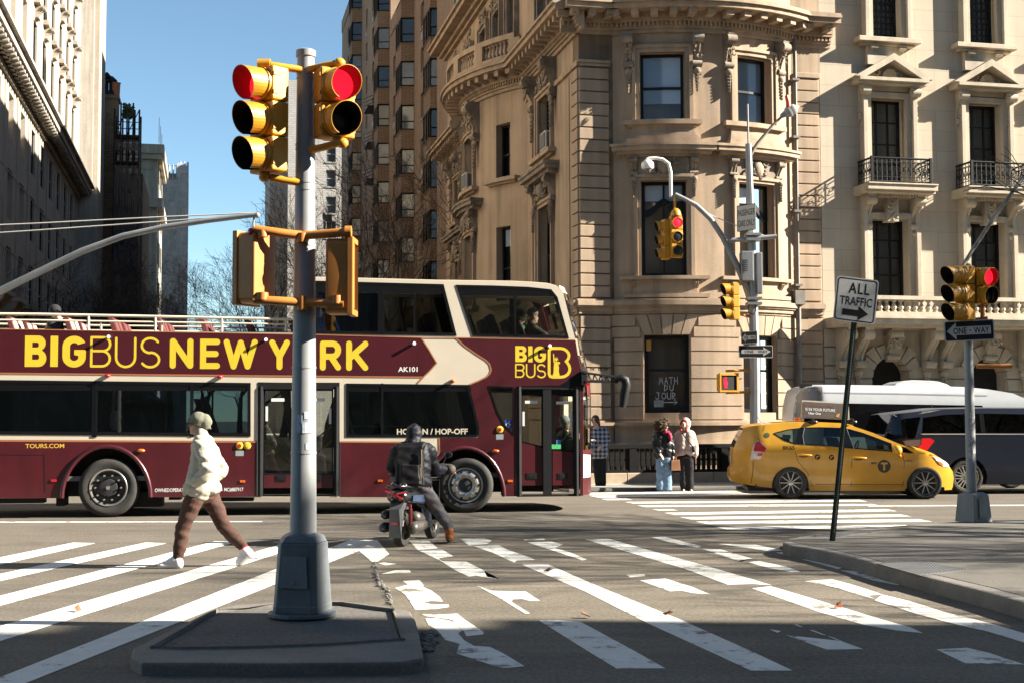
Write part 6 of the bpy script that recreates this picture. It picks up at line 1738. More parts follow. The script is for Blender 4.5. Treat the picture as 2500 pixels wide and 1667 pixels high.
# white and dark seat backs seen through the first lower window, stair stringer, interior poles
b = MB(BF); b.prism(BL((253, 1050), (287, 1050), (278, 1000), (262, 1000)), 'y', -.55, -.5); b.build('white_seat_back', M_WHT, bus)
b = MB(BF)
for x in (275, 405, 518): b.mark(); p, q2 = BP(x, 1055, -1.0), BP(x, 945, -1.0); b.tube([(p[0], -1.0, p[1]), (p[0], -1.0, q2[1])], .018, 6)
for x0, x1 in ((852, 924), (942, 1055)): b.mark(); p, q2 = BP(x0, 1039.5, -.12), BP(x1, 1040.5, -.12); b.tube([(p[0], -.05, p[1]), (q2[0], -.05, q2[1])], .016, 6)
b.build_each('interior_pole', M_YBAR, bus)
b = MB(BF); p0, p1 = BP(88, 985, -.8), BP(175, 1055, -.8); b.hexa([(p0[0], -1.4, p0[1] - .25), (p1[0], -1.4, p1[1] - .25), (p1[0], -.8, p1[1] - .25), (p0[0], -.8, p0[1] - .25), (p0[0], -1.4, p0[1]), (p1[0], -1.4, p1[1]), (p1[0], -.8, p1[1]), (p0[0], -.8, p0[1])]); b.build('stair', M_GREY, bus)
b = MB(BF); b.box(BP(905, 1000)[0], BP(915, 1000)[0], -BW + .1, -.6, .7, ZD - .15); b.box(BP(1180, 1000)[0], BP(1184, 1000)[0], -BW + .1, -.9, .7, 1.6); b.build('bulkhead', M_GREY, bus)
# steering wheel and dashboard
b = MB(BF); a, z = BP(1400, 1070, -1.8); b.box(a - .2, a + .12, -2.2, -.8, .7, z); b.build('dashboard', M_BLK, bus, bevel=.03)
b = MB(BF); a, z = BP(1372, 1050, -1.8); b.tube([(a + .05 * math.sin(t * .4), -1.75 + .22 * math.cos(t * .4), z + .16 * math.sin(t * .4)) for t in range(17)], .018, 6); b.build('steering_wheel', M_BLK, bus)
# == cars
from mathutils.geometry import delaunay_2d_cdt
def inpoly(p, poly):
 c = False; n = len(poly); j = n - 1
 for i in range(n):
  (xi, yi), (xj, yj) = poly[i], poly[j]
  if ((yi > p[1]) != (yj > p[1])) and (p[0] < (xj - xi) * (p[1] - yi) / (yj - yi + 1e-12) + xi): c = not c
  j = i
 return c
def densify(poly, st):
 out = []
 for a, c in zip(poly, poly[1:] + poly[:1]):
  n = max(1, int(math.hypot(c[0] - a[0], c[1] - a[1]) / st))
  out += [(lerp(a[0], c[0], k / n), lerp(a[1], c[1], k / n)) for k in range(n)]
 return out
def smooth_poly(pts, it=2, keep=()):
 for _ in range(it):
  out = []
  n = len(pts)
  for i in range(n):
   a, c = pts[i], pts[(i + 1) % n]
   out += [(a[0] * .75 + c[0] * .25, a[1] * .75 + c[1] * .25), (a[0] * .25 + c[0] * .75, a[1] * .25 + c[1] * .75)]
  pts = out
 return pts
def sheet(b, poly, d, holes=(), st=.08, m=0):
 """curved skin: polygon in side view filled with a fine mesh, bent by the builder's map"""
 loops = [densify(list(poly), st)] + [densify(list(h), st) for h in holes]
 vs, ed = [], []
 for l in loops:
  o = len(vs); vs += [Vector(p) for p in l]; ed += [(o + k, o + (k + 1) % len(l)) for k in range(len(l))]
 xs = [p[0] for p in poly]; ys = [p[1] for p in poly]
 x = min(xs)
 while x < max(xs):
  y = min(ys)
  while y < max(ys):
   if inpoly((x, y), loops[0]) and not any(inpoly((x, y), h) for h in loops[1:]): vs.append(Vector((x + random.uniform(-.1, .1) * st, y)))
   y += st
  x += st
 v, e, f, *_ = delaunay_2d_cdt(vs, ed, [], 0, 1e-5)
 i = b.add([(p.x, d, p.y) for p in v])
 for t in f:
  c = (sum(v[k].x for k in t) / len(t), sum(v[k].y for k in t) / len(t))
  if inpoly(c, loops[0]) and not any(inpoly(c, h) for h in loops[1:]):
   b.f.append(tuple(i + k for k in t)); b.m.append(m)
M_TAXI = mat('taxi_yellow_paint', (0.50, 0.25, 0.013), rough=.34, var=.10, scale=1.6, coat=.35, streak=.12)
M_NAVY = mat('navy_car_paint', (0.010, 0.014, 0.026), rough=.3, var=.15, scale=1.5, coat=.15, spec=.3)
M_VANW = mat('white_van_paint', (0.52, 0.53, 0.54), rough=.35, var=.05, coat=.3)
M_CGL = glass('car_glass', (.70, .85, .78), .50, .02)
M_CGLD = glass('privacy_glass', (.5, .55, .6), .10, .02)
M_ALLOY = mat('alloy_spoke', (0.46, 0.45, 0.42), rough=.35, metal=.7, var=.15)
M_CARIN = mat('car_interior', (0.03, 0.03, 0.032), rough=.8, var=.3, scale=5)
M_PLATE = mat('number_plate', (.42, .40, .30), rough=.6, var=.1)
def alloy(fr, a, z, r, w, d0, par, spokes=10, twin=False):
 c = fr(a, d0, z); M_ = Matrix.Translation(c) @ Matrix.Rotation(fr.ang, 4, 'Z'); fn = lambda x, y, z_: M_ @ Vector((x, y, z_))
 b = MB(fn); b.lathe([(r * .70, .0), (r * .74, -.012), (r * .88, -.02), (r * .97, -.008), (r, .03), (r, w - .03), (r * .95, w), (r * .7, w)], (0, 0, 0), 36, axis='y', caps=False); o = b.build('wheel', M_TYRE, par, smooth=45)
 b = MB(fn); b.lathe([(r * .72, -.006), (r * .70, -.014), (r * .68, .0), (r * .66, .08)], (0, 0, 0), 36, axis='y', caps=False); b.build('rim', M_ALLOY, o, smooth=50)
 b = MB(fn); b.lathe([(r * .66, .075), (0, .08)], (0, 0, 0), 30, axis='y'); b.build('brake_disc', M_HUB, o)
 b = MB(fn)
 for k in range(spokes):
  an = 2 * math.pi * k / spokes + (.16 if twin and k % 2 else 0); ca, sa = math.cos(an), math.sin(an)
  for off in ((-.03, .03) if twin else (0,)):
   px_, pz_ = -sa * off, ca * off
   w_ = r * .028
   P_ = lambda rr, y, s_: (rr * ca + px_ * 1 - sa * w_ * s_, y, rr * sa + pz_ + ca * w_ * s_)
   b.hexa([P_(r * .12, .03, -1), P_(r * .12, .03, 1), P_(r * .68, .03, .8), P_(r * .68, .03, -.8), P_(r * .12, .0, -1), P_(r * .12, .0, 1), P_(r * .68, -.006, .8), P_(r * .68, -.006, -.8)])
 b.lathe([(r * .17, .04), (r * .16, -.004), (0, -.012)], (0, 0, 0), 16, axis='y'); b.build('spokes', M_ALLOY, o, smooth=35)
 return o
# -- yellow taxi
o_ = G(1931, 1217.5); TFR = Frame((o_.x, o_.y), R(-5.0))
taxi = thing('yellow_taxi', 'yellow hatchback taxi with an advertising box on its roof', 'taxi', (o_.x, o_.y, 0), R(-5.0))
TP = lambda X, Y: TFR.px(1770 + X / 3.856, 960 + Y / 3.856)
TL = lambda *p: [TP(x, y) for x, y in p]
TW_ = 1.76
aT0, aT1 = TP(60, 800)[0], TP(2205, 800)[0]; zbelt = TP(900, 500)[1]; zcrease = TP(900, 560)[1]
def tin(a, z):
 """how far the skin lies inside the widest plane"""
 e = 0.0
 if z > zbelt: e += .30 * (z - zbelt) + .25 * (z - zbelt) ** 2
 elif z < .45: e += .25 * (.45 - z)
 if z < zcrease: e += .16 * (zcrease - max(z, .45))
 t = (a - aT0) / .70
 if t < 1: e += .46 * (1 - max(t, 0)) ** 2
 t = (aT1 - a) / .95
 if t < 1: e += .40 * (1 - max(t, 0)) ** 2.2
 return e
NEAR = lambda a, d, z: TFR(a, d - tin(a, z), z)
FARS_ = lambda a, d, z: TFR(a, -TW_ - d + tin(a, z), z)
def ringarc(cx, cz, r, t0, t1, n=12): return [(cx + r * math.cos(R(lerp(t0, t1, k / n))), cz + r * math.sin(R(lerp(t0, t1, k / n)))) for k in range(n + 1)]
cR, cF = TP(622, 866), TP(1892, 866)
zk = TP(1000, 915)[1]; ra = abs(TP(800, 866)[0] - cR[0]) * .985
prof_top = TL((95, 510), (118, 455), (150, 395), (183, 343), (176, 330), (240, 308), (400, 290), (640, 273), (900, 274), (1100, 284), (1230, 310), (1400, 368), (1530, 425), (1650, 476), (1800, 526), (1900, 553), (2010, 592), (2090, 640), (2145, 685))
front = TL((2192, 740), (2206, 800), (2203, 880), (2190, 915), (2062, 917))
rear = TL((260, 868), (85, 838), (60, 795), (64, 720), (90, 690), (86, 600))
archF = ringarc(cF[0], cF[1] - .0, ra * .96, -8, 188); archR = ringarc(cR[0], cR[1], ra, -8, 188)
outl = prof_top + front + archF + TL((1700, 918), (805, 916)) + archR + rear
dlo = TL((455, 378), (475, 366), (600, 336), (740, 319), (900, 315), (1090, 320), (1180, 332), (1300, 366), (1450, 422), (1568, 468), (1574, 546), (1400, 534), (1200, 518), (1000, 497), (745, 482), (650, 473), (560, 445), (490, 400))
qtr = TL((1640, 492), (1700, 508), (1778, 560), (1652, 552))
tail = TL((316, 440), (396, 512), (332, 616), (242, 622), (250, 545), (285, 455))
head = TL((1965, 582), (2040, 610), (2100, 640), (2140, 672), (2150, 700), (2080, 690), (2020, 650))
outl_s = [p for p in outl]
b = MB(NEAR); sheet(b, outl_s, 0, [dlo, qtr], .07); body = b.build('body', M_TAXI, taxi, smooth=40)
b = MB(FARS_); sheet(b, outl_s, 0, [dlo, qtr], .09); b.build('far_side', M_TAXI, taxi, smooth=40)
def strip(name, pts, m, crown=.03, e=0.0, n=8, par=None):
 b = MB()
 rows = []
 for (a, z) in pts:
  i0 = tin(a, z)
  row = []
  for k in range(n + 1):
   v = k / n
   d = lerp(-i0, -TW_ + i0, v)
   fwd = .0
   row.append(TFR(a, d, z + e + crown * (1 - (2 * v - 1) ** 2)))
  rows.append(b.add(row))
 for r0, r1 in zip(rows[:-1], rows[1:]):
  for k in range(n): b.f.append((r0 + k, r0 + k + 1, r1 + k + 1, r1 + k)); b.m.append(0)
 return b.build(name, m, par or taxi, smooth=40)
pt = prof_top
strip('rear_window', [rear[-1]] [:0] + [pt[0], pt[1], pt[2], pt[3]], M_CGLD, 0.0)
strip('roof', [pt[3], pt[4], pt[5], pt[6], pt[7], pt[8], pt[9], pt[10]], M_TAXI, .04)
strip('windscreen', [pt[10], pt[11], pt[12], pt[13], pt[14]], M_CGL, .05)
strip('bonnet', [pt[14], pt[15], pt[16], pt[17], pt[18]], M_TAXI, .07)
strip('front_bumper', [pt[18]] + front[:4], M_TAXI, 0.0)
strip('tailgate', [pt[0]] + list(reversed(rear)), M_TAXI, 0.0)
# rear wiper / badge / plate on the tailgate
b = MB();
def tailpt(k, v):
 seq = list(reversed(rear)); a, z = seq[k]; i0 = tin(a, z); return TFR(a - .012, lerp(-i0, -TW_ + i0, v), z)
def tz(z, v, out=.012):
 seq = [pt[0]] + list(reversed(rear));
 for (a0, z0), (a1, z1) in zip(seq[:-1], seq[1:]):
  if z1 <= z <= z0:
   a = lerp(a0, a1, (z0 - z) / max(z0 - z1, 1e-6)); i0 = tin(a, z); return TFR(a - out, lerp(-i0, -TW_ + i0, v), z)
 return TFR(seq[-1][0], -.5, z)
z1, z0 = TP(140, 590)[1], TP(140, 660)[1]
b.face([tz(z0, .36), tz(z0, .64), tz(z1, .64), tz(z1, .36)]); b.build('number_plate', M_PLATE, taxi)
f, i_ = None, None
def cframe(pts, w, name, m, par, d=.004):
 n = len(pts); P_ = [Vector(p) for p in pts]; c = sum(P_, Vector((0, 0))) / n; inn = []
 for k in range(n):
  t1 = (P_[k] - P_[k - 1]).normalized(); t2 = (P_[(k + 1) % n] - P_[k]).normalized(); n1 = Vector((-t1.y, t1.x)); nn = (n1 + Vector((-t2.y, t2.x))).normalized(); s_ = w / max(.5, nn.dot(n1))
  q = P_[k] + nn * s_
  if (q - c).length > (P_[k] - c).length: q = P_[k] - nn * s_
  inn.append((q.x, q.y))
 b = MB(NEAR); sheet(b, pts, d, [inn], .06); return b.build(name, m, par, smooth=40), inn
o, inn = cframe(dlo, .022, 'side_window', M_BLKG, taxi)
b = MB(NEAR); sheet(b, dlo, -.012, (), .08); b.build('pane', M_CGL, o, smooth=40)
b = MB(NEAR); sheet(b, TL((705, 324), (758, 318), (742, 480), (660, 474)), .006, (), .06); sheet(b, TL((1092, 322), (1155, 334), (1212, 518), (1095, 506)), .006, (), .06); b.build('pillar', M_BLKG, o, smooth=40)
b = MB(NEAR); b.ribbon(TL((758, 320), (738, 400), (746, 480)), .012, .010); b.ribbon(TL((1158, 338), (1212, 516)), .012, .010); b.build('bright_trim', M_ALLOY, o)
o, inn = cframe(qtr, .02, 'quarter_window', M_BLKG, taxi); b = MB(NEAR); sheet(b, qtr, -.01, (), .08); b.build('pane', M_CGL, o)
b = MB(FARS_); sheet(b, dlo, -.01, (), .1); b.build('far_window', M_CGL, taxi)
b = MB(NEAR); sheet(b, tail, .022, (), .05); o = b.build('taillight', mat('clear_tail_lens', (.55, .50, .48), rough=.15, coat=.6, var=.2, scale=20), taxi, smooth=40)
b = MB(NEAR); sheet(b, TL((318, 446), (390, 512), (372, 548), (268, 540), (285, 462)), .030, (), .05); sheet(b, TL((360, 560), (345, 590), (300, 585), (310, 560)), .030, (), .05); b.build('red_lens', M_REDL, o, smooth=40)
b = MB(NEAR); sheet(b, head, .012, (), .05); o = b.build('headlight', mat('headlight_lens', (.62, .62, .60)), taxi, smooth=40)
b = MB(NEAR); sheet(b, TL((2010, 632), (2060, 650), (2090, 682), (2040, 668)), .016, (), .04); b.build('amber_lens', M_AMB, o)
# shut lines, sill, handles, mirror
M_GAP = mat('panel_gap', (.06, .028, .004), rough=.8)
b = MB(NEAR)
for k, l in enumerate((TL((662, 475), (664, 560), (690, 640), (780, 740), (820, 860), (870, 900)), TL((1205, 520), (1196, 640), (1198, 860), (1180, 900)), TL((1668, 560), (1690, 640), (1690, 860), (1660, 890)), TL((860, 856), (1690, 858)), TL((270, 640), (265, 760), (250, 850)), TL((1700, 560), (1850, 556), (1960, 580)), TL((380, 300), (370, 350)))):
 b.ribbon(densify(l[:-1] + [l[-1]], .08)[:max(2, int(len(densify(l, .08)) * .5))] if False else l, .010, .0035 + .0004 * k, caps=False)
b.build('panel_gap', M_GAP, taxi)
b = MB(NEAR); sheet(b, TL((805, 862), (860, 880), (1700, 880), (1705, 918), (800, 916)), .02, (), .08); b.build('sill', M_TAXI, taxi, smooth=40)
for x in (750, 1265):
 p = TP(x, 578 if x < 1000 else 605)
 b = MB(NEAR); b.tube([(p[0] - .15, .015, p[1]), (p[0] - .08, .045, p[1] + .005), (p[0] + .08, .045, p[1]), (p[0] + .14, .015, p[1] - .005)], [.018, .024, .022, .014], 8); o = b.build('door_handle', M_TAXI, taxi, smooth=60)
 b = MB(NEAR); b.ell((p[0] - .02, .008, p[1] - .02), (.10, .006, .03), 10); b.build('handle_recess', M_GAP, o)
mz = TP(1610, 545)
b = MB(NEAR); b.ell((mz[0] - .0, .14, mz[1] + .03), (.10, .11, .105), 14); b.tube([(mz[0] + .08, .0, mz[1] - .09), (mz[0] + .02, .12, mz[1] - .04)], .035, 8); b.build('wing_mirror', M_TAXI, taxi, smooth=60)
# lettering and roundels
b = MB(NEAR); p, q = TP(541, 528), TP(655, 490); b.text('8K65', p[0], q[0], p[1], q[1], .016, bold=.02); b.build('medallion_number', M_BLK, taxi)
b = MB(NEAR); c = TP(1502, 684); rr = abs(TP(1564, 684)[0] - c[0]); b.lathe([(rr, .005), (0, .0055)], (c[0], 0, c[1]), 32, axis='y'); o = b.build('taxi_roundel', mat('charcoal_vinyl', (.03, .03, .025), rough=.5), taxi)
b = MB(NEAR); s_ = rr; b.box(c[0] - s_ * .5, c[0] + s_ * .5, .006, .008, c[1] + s_ * .32, c[1] + s_ * .6); b.box(c[0] - s_ * .15, c[0] + s_ * .15, .006, .008, c[1] - s_ * .62, c[1] + s_ * .32); b.build('letter_t', M_TAXI, o)
b = MB(NEAR); p, q = TP(1380, 664), TP(1436, 644); b.text('NYC', p[0], q[0], p[1], q[1], .006, bold=.05); p, q = TP(1697, 638), TP(1768, 627); b.text('HYBRID', p[0], q[0], p[1], q[1], .006, bold=.02); b.build('side_lettering', M_BLK, taxi)
for x, y in ((871, 596), (1004, 600)):
 c = TP(x, y); rr = .055; b = MB(NEAR); b.lathe([(rr, .005), (0, .0055)], (c[0], 0, c[1]), 20, axis='y'); o = b.build('door_decal', M_BLK, taxi)
 b = MB(NEAR); b.ribbon([(c[0] - .02, c[1] - .03), (c[0] + .005, c[1] + .02), (c[0] + .03, c[1] + .015)], .016, .008); b.ribbon([(c[0] - .03, c[1] + .02), (c[0], c[1] - .0)], .012, .0085); b.build('decal_mark', M_TAXI, o)
b = MB(NEAR); c = TP(400, 391); b.lathe([(.052, .005), (0, .006)], (c[0], 0, c[1]), 20, axis='y'); b.build('green_badge', mat('green_badge_vinyl', (.02, .06, .02), var=.4, scale=60), taxi)
b = MB(NEAR); p = TL((548, 385), (625, 388), (620, 428), (548, 425)); b.prism(p, 'y', -.04, -.035); b.build('window_notice', M_WHT, taxi)
# interior: floor, seats, steering wheel
b = MB(TFR); b.box(aT0 + .5, aT1 - .5, -TW_ + .15, -.15, .22, .40)
for a in (cR[0] + .15, cR[0] + 1.15):
 for d in (-.35, -1.05): b.box(a, a + .45, d - .4, d, .4, .62); b.hexa([(a - .05, d - .4, .55), (a + .1, d - .4, .55), (a + .1, d, .55), (a - .05, d, .55), (a - .25, d - .36, 1.25), (a - .14, d - .36, 1.25), (a - .14, d - .04, 1.25), (a - .25, d - .04, 1.25)])
a = TP(1640, 560)[0]; b.box(a - .25, a + .5, -TW_ + .25, -.25, .6, TP(1500, 535)[1] - .01)
c = TP(1330, 515); b.tube([(c[0] + .05 * math.cos(k * .4), -1.25 + .17 * math.sin(k * .4), c[1] + .14 * math.cos(k * .4)) for k in range(17)], .016, 6)
b.build('interior', M_CARIN, taxi)
b = MB(TFR); b.box(aT0 + .35, aT1 - .25, -TW_ + .2, -.2, .16, .24)
for c in (cR, cF): b.lathe([(ra, -TW_ + .08), (ra, -.28)], (c[0], 0, c[1]), 24, axis='y', a0=-.1, a1=math.pi + .1, caps=False); b.box(c[0] - ra, c[0] + ra, -TW_ + .35, -.33, c[1] - .1, c[1] + ra * .9)
b.build('underbody', M_BLK, taxi)
rw_ = abs(TP(755, 866)[0] - cR[0])
for c in (cR, cF):
 alloy(TFR, c[0], .332, .332, .2, -.035, taxi, 10)
 alloy(TFR, c[0], .332, .332, .2, -TW_ + .23, taxi, 10)
# roof advertising box
ad = TFR; d0, d1 = -.42, -1.05
AL = TL((752, 58), (1198, 86), (1198, 246), (748, 228))
b = MB(TFR); b.hexa([(AL[3][0], d0 - .24, AL[3][1]), (AL[2][0], d0 - .24, AL[2][1]), (AL[2][0], d0 + .08, AL[2][1]), (AL[3][0], d0 + .08, AL[3][1]), (AL[0][0], d0 - .10, AL[0][1]), (AL[1][0], d0 - .10, AL[1][1]), (AL[1][0], d0 - .04, AL[1][1]), (AL[0][0], d0 - .04, AL[0][1])])
adv = b.build('advertising_box', mat('advert_frame', (.42, .37, .28), rough=.5), taxi)
def AP(u, v, d=.008):
 bot = Vector((lerp(AL[3][0], AL[2][0], u), d0 + .08, lerp(AL[3][1], AL[2][1], u))); top = Vector((lerp(AL[0][0], AL[1][0], u), d0 - .04, lerp(AL[0][1], AL[1][1], u)))
 q = bot.lerp(top, v); return TFR(q.x, q.y + d, q.z)
ADV = lambda u, d, v: AP(u, v, d)
b = MB(ADV); b.face([(.025, .006, .05), (.975, .006, .05), (.975, .006, .93), (.025, .006, .93)]); b.build('advert_face', mat('brown_advert', (.075, .055, .042), var=.2, scale=8), adv)
b = MB(ADV); b.text('IS IN YOUR FUTURE', .07, .70, .42, .585, .010, bold=.01); b.text('Uber One', .13, .39, .22, .35, .010, bold=.03); b.build('advert_lettering', M_WHT, adv)
b = MB(ADV); b.text('$0 DELIVERY FEE', .07, .70, .64, .79, .010, bold=.005); b.text('x', .07, .10, .22, .34, .010); b.build('advert_heading', mat('dull_red_ink', (.16, .05, .04)), adv)
b = MB(ADV); b.prism([(.70, .15), (.78, .12), (.80, .35), (.74, .32)], 'y', .009, .010); b.prism([(.88, .2), (.965, .15), (.965, .75), (.90, .5)], 'y', .009, .010); b.build('advert_picture', mat('orange_ink', (.42, .20, .05), var=.6, scale=12), adv)
b = MB(TFR)
for x in (840, 1215):
 p = TP(x, 262); zt = p[1]; b.tube([(p[0], -.16, zt - .02), (p[0], -.2, zt + .03), (p[0], -TW_ + .2, zt + .03)], .035, 8); b.ell((p[0], -.22, zt - .015), (.11, .06, .05), 10)
b.box(TP(770, 240)[0], TP(1210, 250)[0], d0 - .2, d0 - .0, TP(900, 262)[1] - .02, TP(900, 238)[1] + .02); b.build('roof_rack', M_BLKG, taxi, smooth=50)
p, q = TP(706, 268), TP(752, 226); b = MB(TFR); b.box(p[0], q[0], -.95, -.80, p[1], q[1]); b.build('rear_roof_lamp', M_AMB, taxi, bevel=.01)
p, q = TP(930, 272), TP(1010, 240); b = MB(TFR); b.box(p[0], q[0], -.9, -.82, p[1] - .02, q[1]); b.build('roof_number_light', M_WHT, taxi, bevel=.01)
p = TP(385, 292); b = MB(TFR); b.tube([(p[0], -.8, p[1]), (p[0] - .10, -.8, p[1] + .17)], .006, 5); b.build('aerial', M_BLK, taxi)
# -- dark SUV
o_ = Vector((P(2350, 1100, 29.4).x, 29.4, 0)); SF = Frame((o_.x, 29.4), R(2.0))
suv = thing('dark_suv', 'dark navy people carrier with a red tail lamp standing beyond the taxi', 'car', (o_.x, 29.4, 0), R(2.0))
SP = lambda X, Y: SF.px(1940 + X / 4.02, 800 + Y / 4.02)
SLs = lambda *p: [SP(x, y) for x, y in p]
SW_ = 1.9; zb2 = SP(1500, 1040)[1]; aS0 = SP(905, 1050)[0]
def sin_(a, z):
 e = .22 * max(0, z - zb2) + (.12 * (.5 - z) if z < .5 else 0)
 t = (a - aS0) / .4
 if t < 1: e += .22 * (1 - max(t, 0)) ** 2
 return e
SN = lambda a, d, z: SF(a, d - sin_(a, z), z)
wr = SP(1690, 1450); za = .36
outS = SLs((960, 1500), (955, 1210), (905, 1050), (935, 960), (975, 858), (990, 846), (1330, 806), (1420, 795), (1900, 786), (2500, 790), (2900, 830), (3200, 960), (3500, 1060), (4000, 1120), (4150, 1250), (4150, 1560)) + [(SP(4150, 1560)[0], .22), (SP(2200, 1500)[0], .22)] + ringarc(SP(1690, 1400)[0], .36, .45, -18, 198) + [(SP(1200, 1500)[0], .22), (SP(980, 1500)[0], .3)]
dS = SLs((1270, 880), (1480, 850), (1900, 838), (2500, 850), (2850, 900), (3100, 1000), (3050, 1030), (1900, 1028), (1250, 1032))
b = MB(SN); sheet(b, outS, 0, [dS], .1); b.build('body', M_NAVY, suv, smooth=40)
b = MB(SN); sheet(b, dS, -.01, (), .12); o = b.build('side_window', M_CGLD, suv)
b = MB(SN)
for x in (1850, 2300): q = SP(x, 940); b.box(q[0] - .05, q[0] + .05, -.005, .004, SP(x, 1028)[1], SP(x, 842)[1])
b.build('pillar', M_BLKG, o)
b = MB(SN); b.ribbon(SLs((910, 1048), (1250, 1040), (1900, 1040), (3000, 1042)), .025, .006); b.build('bright_trim', M_ALLOY, suv)
def sstrip(name, pts, m):
 b = MB(); rows = []
 for (a, z) in pts: i0 = sin_(a, z); rows.append(b.add([SF(a, lerp(-i0, -SW_ + i0, k / 6), z + .03 * (1 - (2 * k / 6 - 1) ** 2)) for k in range(7)]))
 for r0, r1 in zip(rows[:-1], rows[1:]):
  for k in range(6): b.f.append((r0 + k, r0 + k + 1, r1 + k + 1, r1 + k)); b.m.append(0)
 return b.build(name, m, suv, smooth=40)
sstrip('tailgate', outS[0:3], M_NAVY); sstrip('rear_window', outS[2:5], M_CGLD); sstrip('roof', outS[4:11], M_NAVY); sstrip('windscreen', outS[10:13], M_CGLD); sstrip('bonnet', outS[12:16], M_NAVY)
b = MB(SN); b.prism(SLs((985, 848), (1330, 812), (1460, 800), (1330, 830), (1010, 868)), 'y', -.3, .012); b.build('rear_spoiler', mat('grey_trim', (.16, .16, .16), rough=.4), suv)
b = MB(SN); sheet(b, SLs((1000, 900), (1250, 870), (1180, 1080), (920, 1090), (940, 1000)), .004, (), .1); b.build('rear_quarter_glass', M_CGLD, suv)
b = MB(SN); sheet(b, SLs((1250, 1082), (1330, 1080), (1372, 1105), (1300, 1200), (1180, 1200), (1240, 1140)), .012, (), .06); o = b.build('taillight', mat('bright_red_lens', (.55, .012, .02), rough=.2, coat=.5, var=.1), suv)
b = MB(SN); sheet(b, SLs((1060, 1105), (1250, 1090), (1235, 1160), (1100, 1165)), .008, (), .06); b.build('clear_lens', mat('smoked_lens', (.10, .08, .075), rough=.2), o)
alloy(SF, SP(1690, 1400)[0], .37, .37, .22, -.03, suv, 12, True); alloy(SF, SP(1690, 1400)[0] + 3.0, .37, .37, .22, -.03, suv, 12, True)
b = MB(SF); b.box(aS0 + .4, aS0 + 4.6, -SW_ + .2, -.12, .2, .5); b.box(aS0 + .4, aS0 + 4.4, -SW_ + .02, -SW_ + .1, .3, zb2 + .5); b.box(SP(1690, 1400)[0] - .45, SP(1690, 1400)[0] + .45, -SW_ + .1, -.3, .2, .82); b.build('underbody', M_BLK, suv)
# -- white van
YV = 31.6
VF = Frame((P(1955, 1000, YV).x, YV), R(3.0))
van = thing('white_van', 'long white passenger van with black windows and a roof air unit, behind the dark car', 'van', (P(1955, 1000, YV).x, YV, 0), R(3.0))
Vp = lambda X, Y: VF.px(1940 + X / 4.02, 800 + Y / 4.02)
Vl = lambda *p: [Vp(x, y) for x, y in p]
VW = 1.95; vz0 = Vp(300, 740)[1]
def vin(a, z):
 e = .16 * max(0, z - vz0) + (.5 * max(0, z - Vp(300, 600)[1]) ** 1.0)
 t = a / .55
 if t < 1: e += .45 * (1 - max(t, 0)) ** 2
 return e
VN = lambda a, d, z: VF(a, d - vin(a, z), z)
outV = Vl((30, 1400), (30, 940), (40, 780), (62, 660), (95, 600), (150, 577), (290, 560), (600, 562), (1200, 570), (1700, 580), (1905, 600), (2150, 640), (2500, 800), (2700, 1100)) + [(Vp(2700, 1100)[0], .4), (Vp(30, 1400)[0], .4)]
b = MB(VN); sheet(b, outV, 0, (), .12); b.build('body', M_VANW, van, smooth=40)
rows = []; b = MB()
for (a, z) in outV[1:14]: i0 = vin(a, z); rows.append(b.add([VF(a, lerp(-i0, -VW + i0, k / 6), z + .03 * (1 - (2 * k / 6 - 1) ** 2)) for k in range(7)]))
for r0, r1 in zip(rows[:-1], rows[1:]):
 for k in range(6): b.f.append((r0 + k, r0 + k + 1, r1 + k + 1, r1 + k)); b.m.append(0)
b.build('roof', M_VANW, van, smooth=40)
b = MB(VN); sheet(b, Vl((285, 722), (480, 738), (1840, 760), (1850, 790), (1850, 1060), (285, 1060)), .006, (), .15); b.build('side_window', mat('black_glass', (.006, .006, .007), rough=.06, var=.2), van)
b = MB(VN); sheet(b, Vl((48, 775), (64, 665), (98, 606), (150, 582), (278, 572), (276, 708), (110, 705), (105, 930), (42, 930)), .005, (), .08); b.build('rear_quarter_shade', mat('shaded_van_panel', (.20, .17, .145), rough=.35, var=.1, coat=.3), van, smooth=40)  # rear corner's shade and brown reflection painted as a grey-brown panel
b = MB(VN); b.ribbon(Vl((285, 632), (900, 640), (1900, 662)), .014, .009); b.ribbon(Vl((1330, 585), (1345, 770)), .010, .0085); b.ribbon(Vl((282, 580), (285, 720)), .012, .0095); b.build('panel_gap', mat('grey_seam', (.16, .16, .17)), van)
pts = Vl((1035, 566), (1060, 540), (1130, 515), (1220, 506), (1400, 512), (1480, 520), (1560, 545), (1620, 580))
b = MB(VF); b.prism(pts, 'y', -1.45, -.45); b.build('roof_air_unit', M_VANW, van, bevel=.05, seg=3)
p = Vp(150, 565); b = MB(VF); b.box(p[0] - .12, p[0] + .15, -.5, -.35, p[1] - .04, p[1] + .05); b.build('rear_camera', M_BLK, van)
for a in (1.0, 5.0): alloy(VF, a, .37, .37, .22, -.03, van, 8)
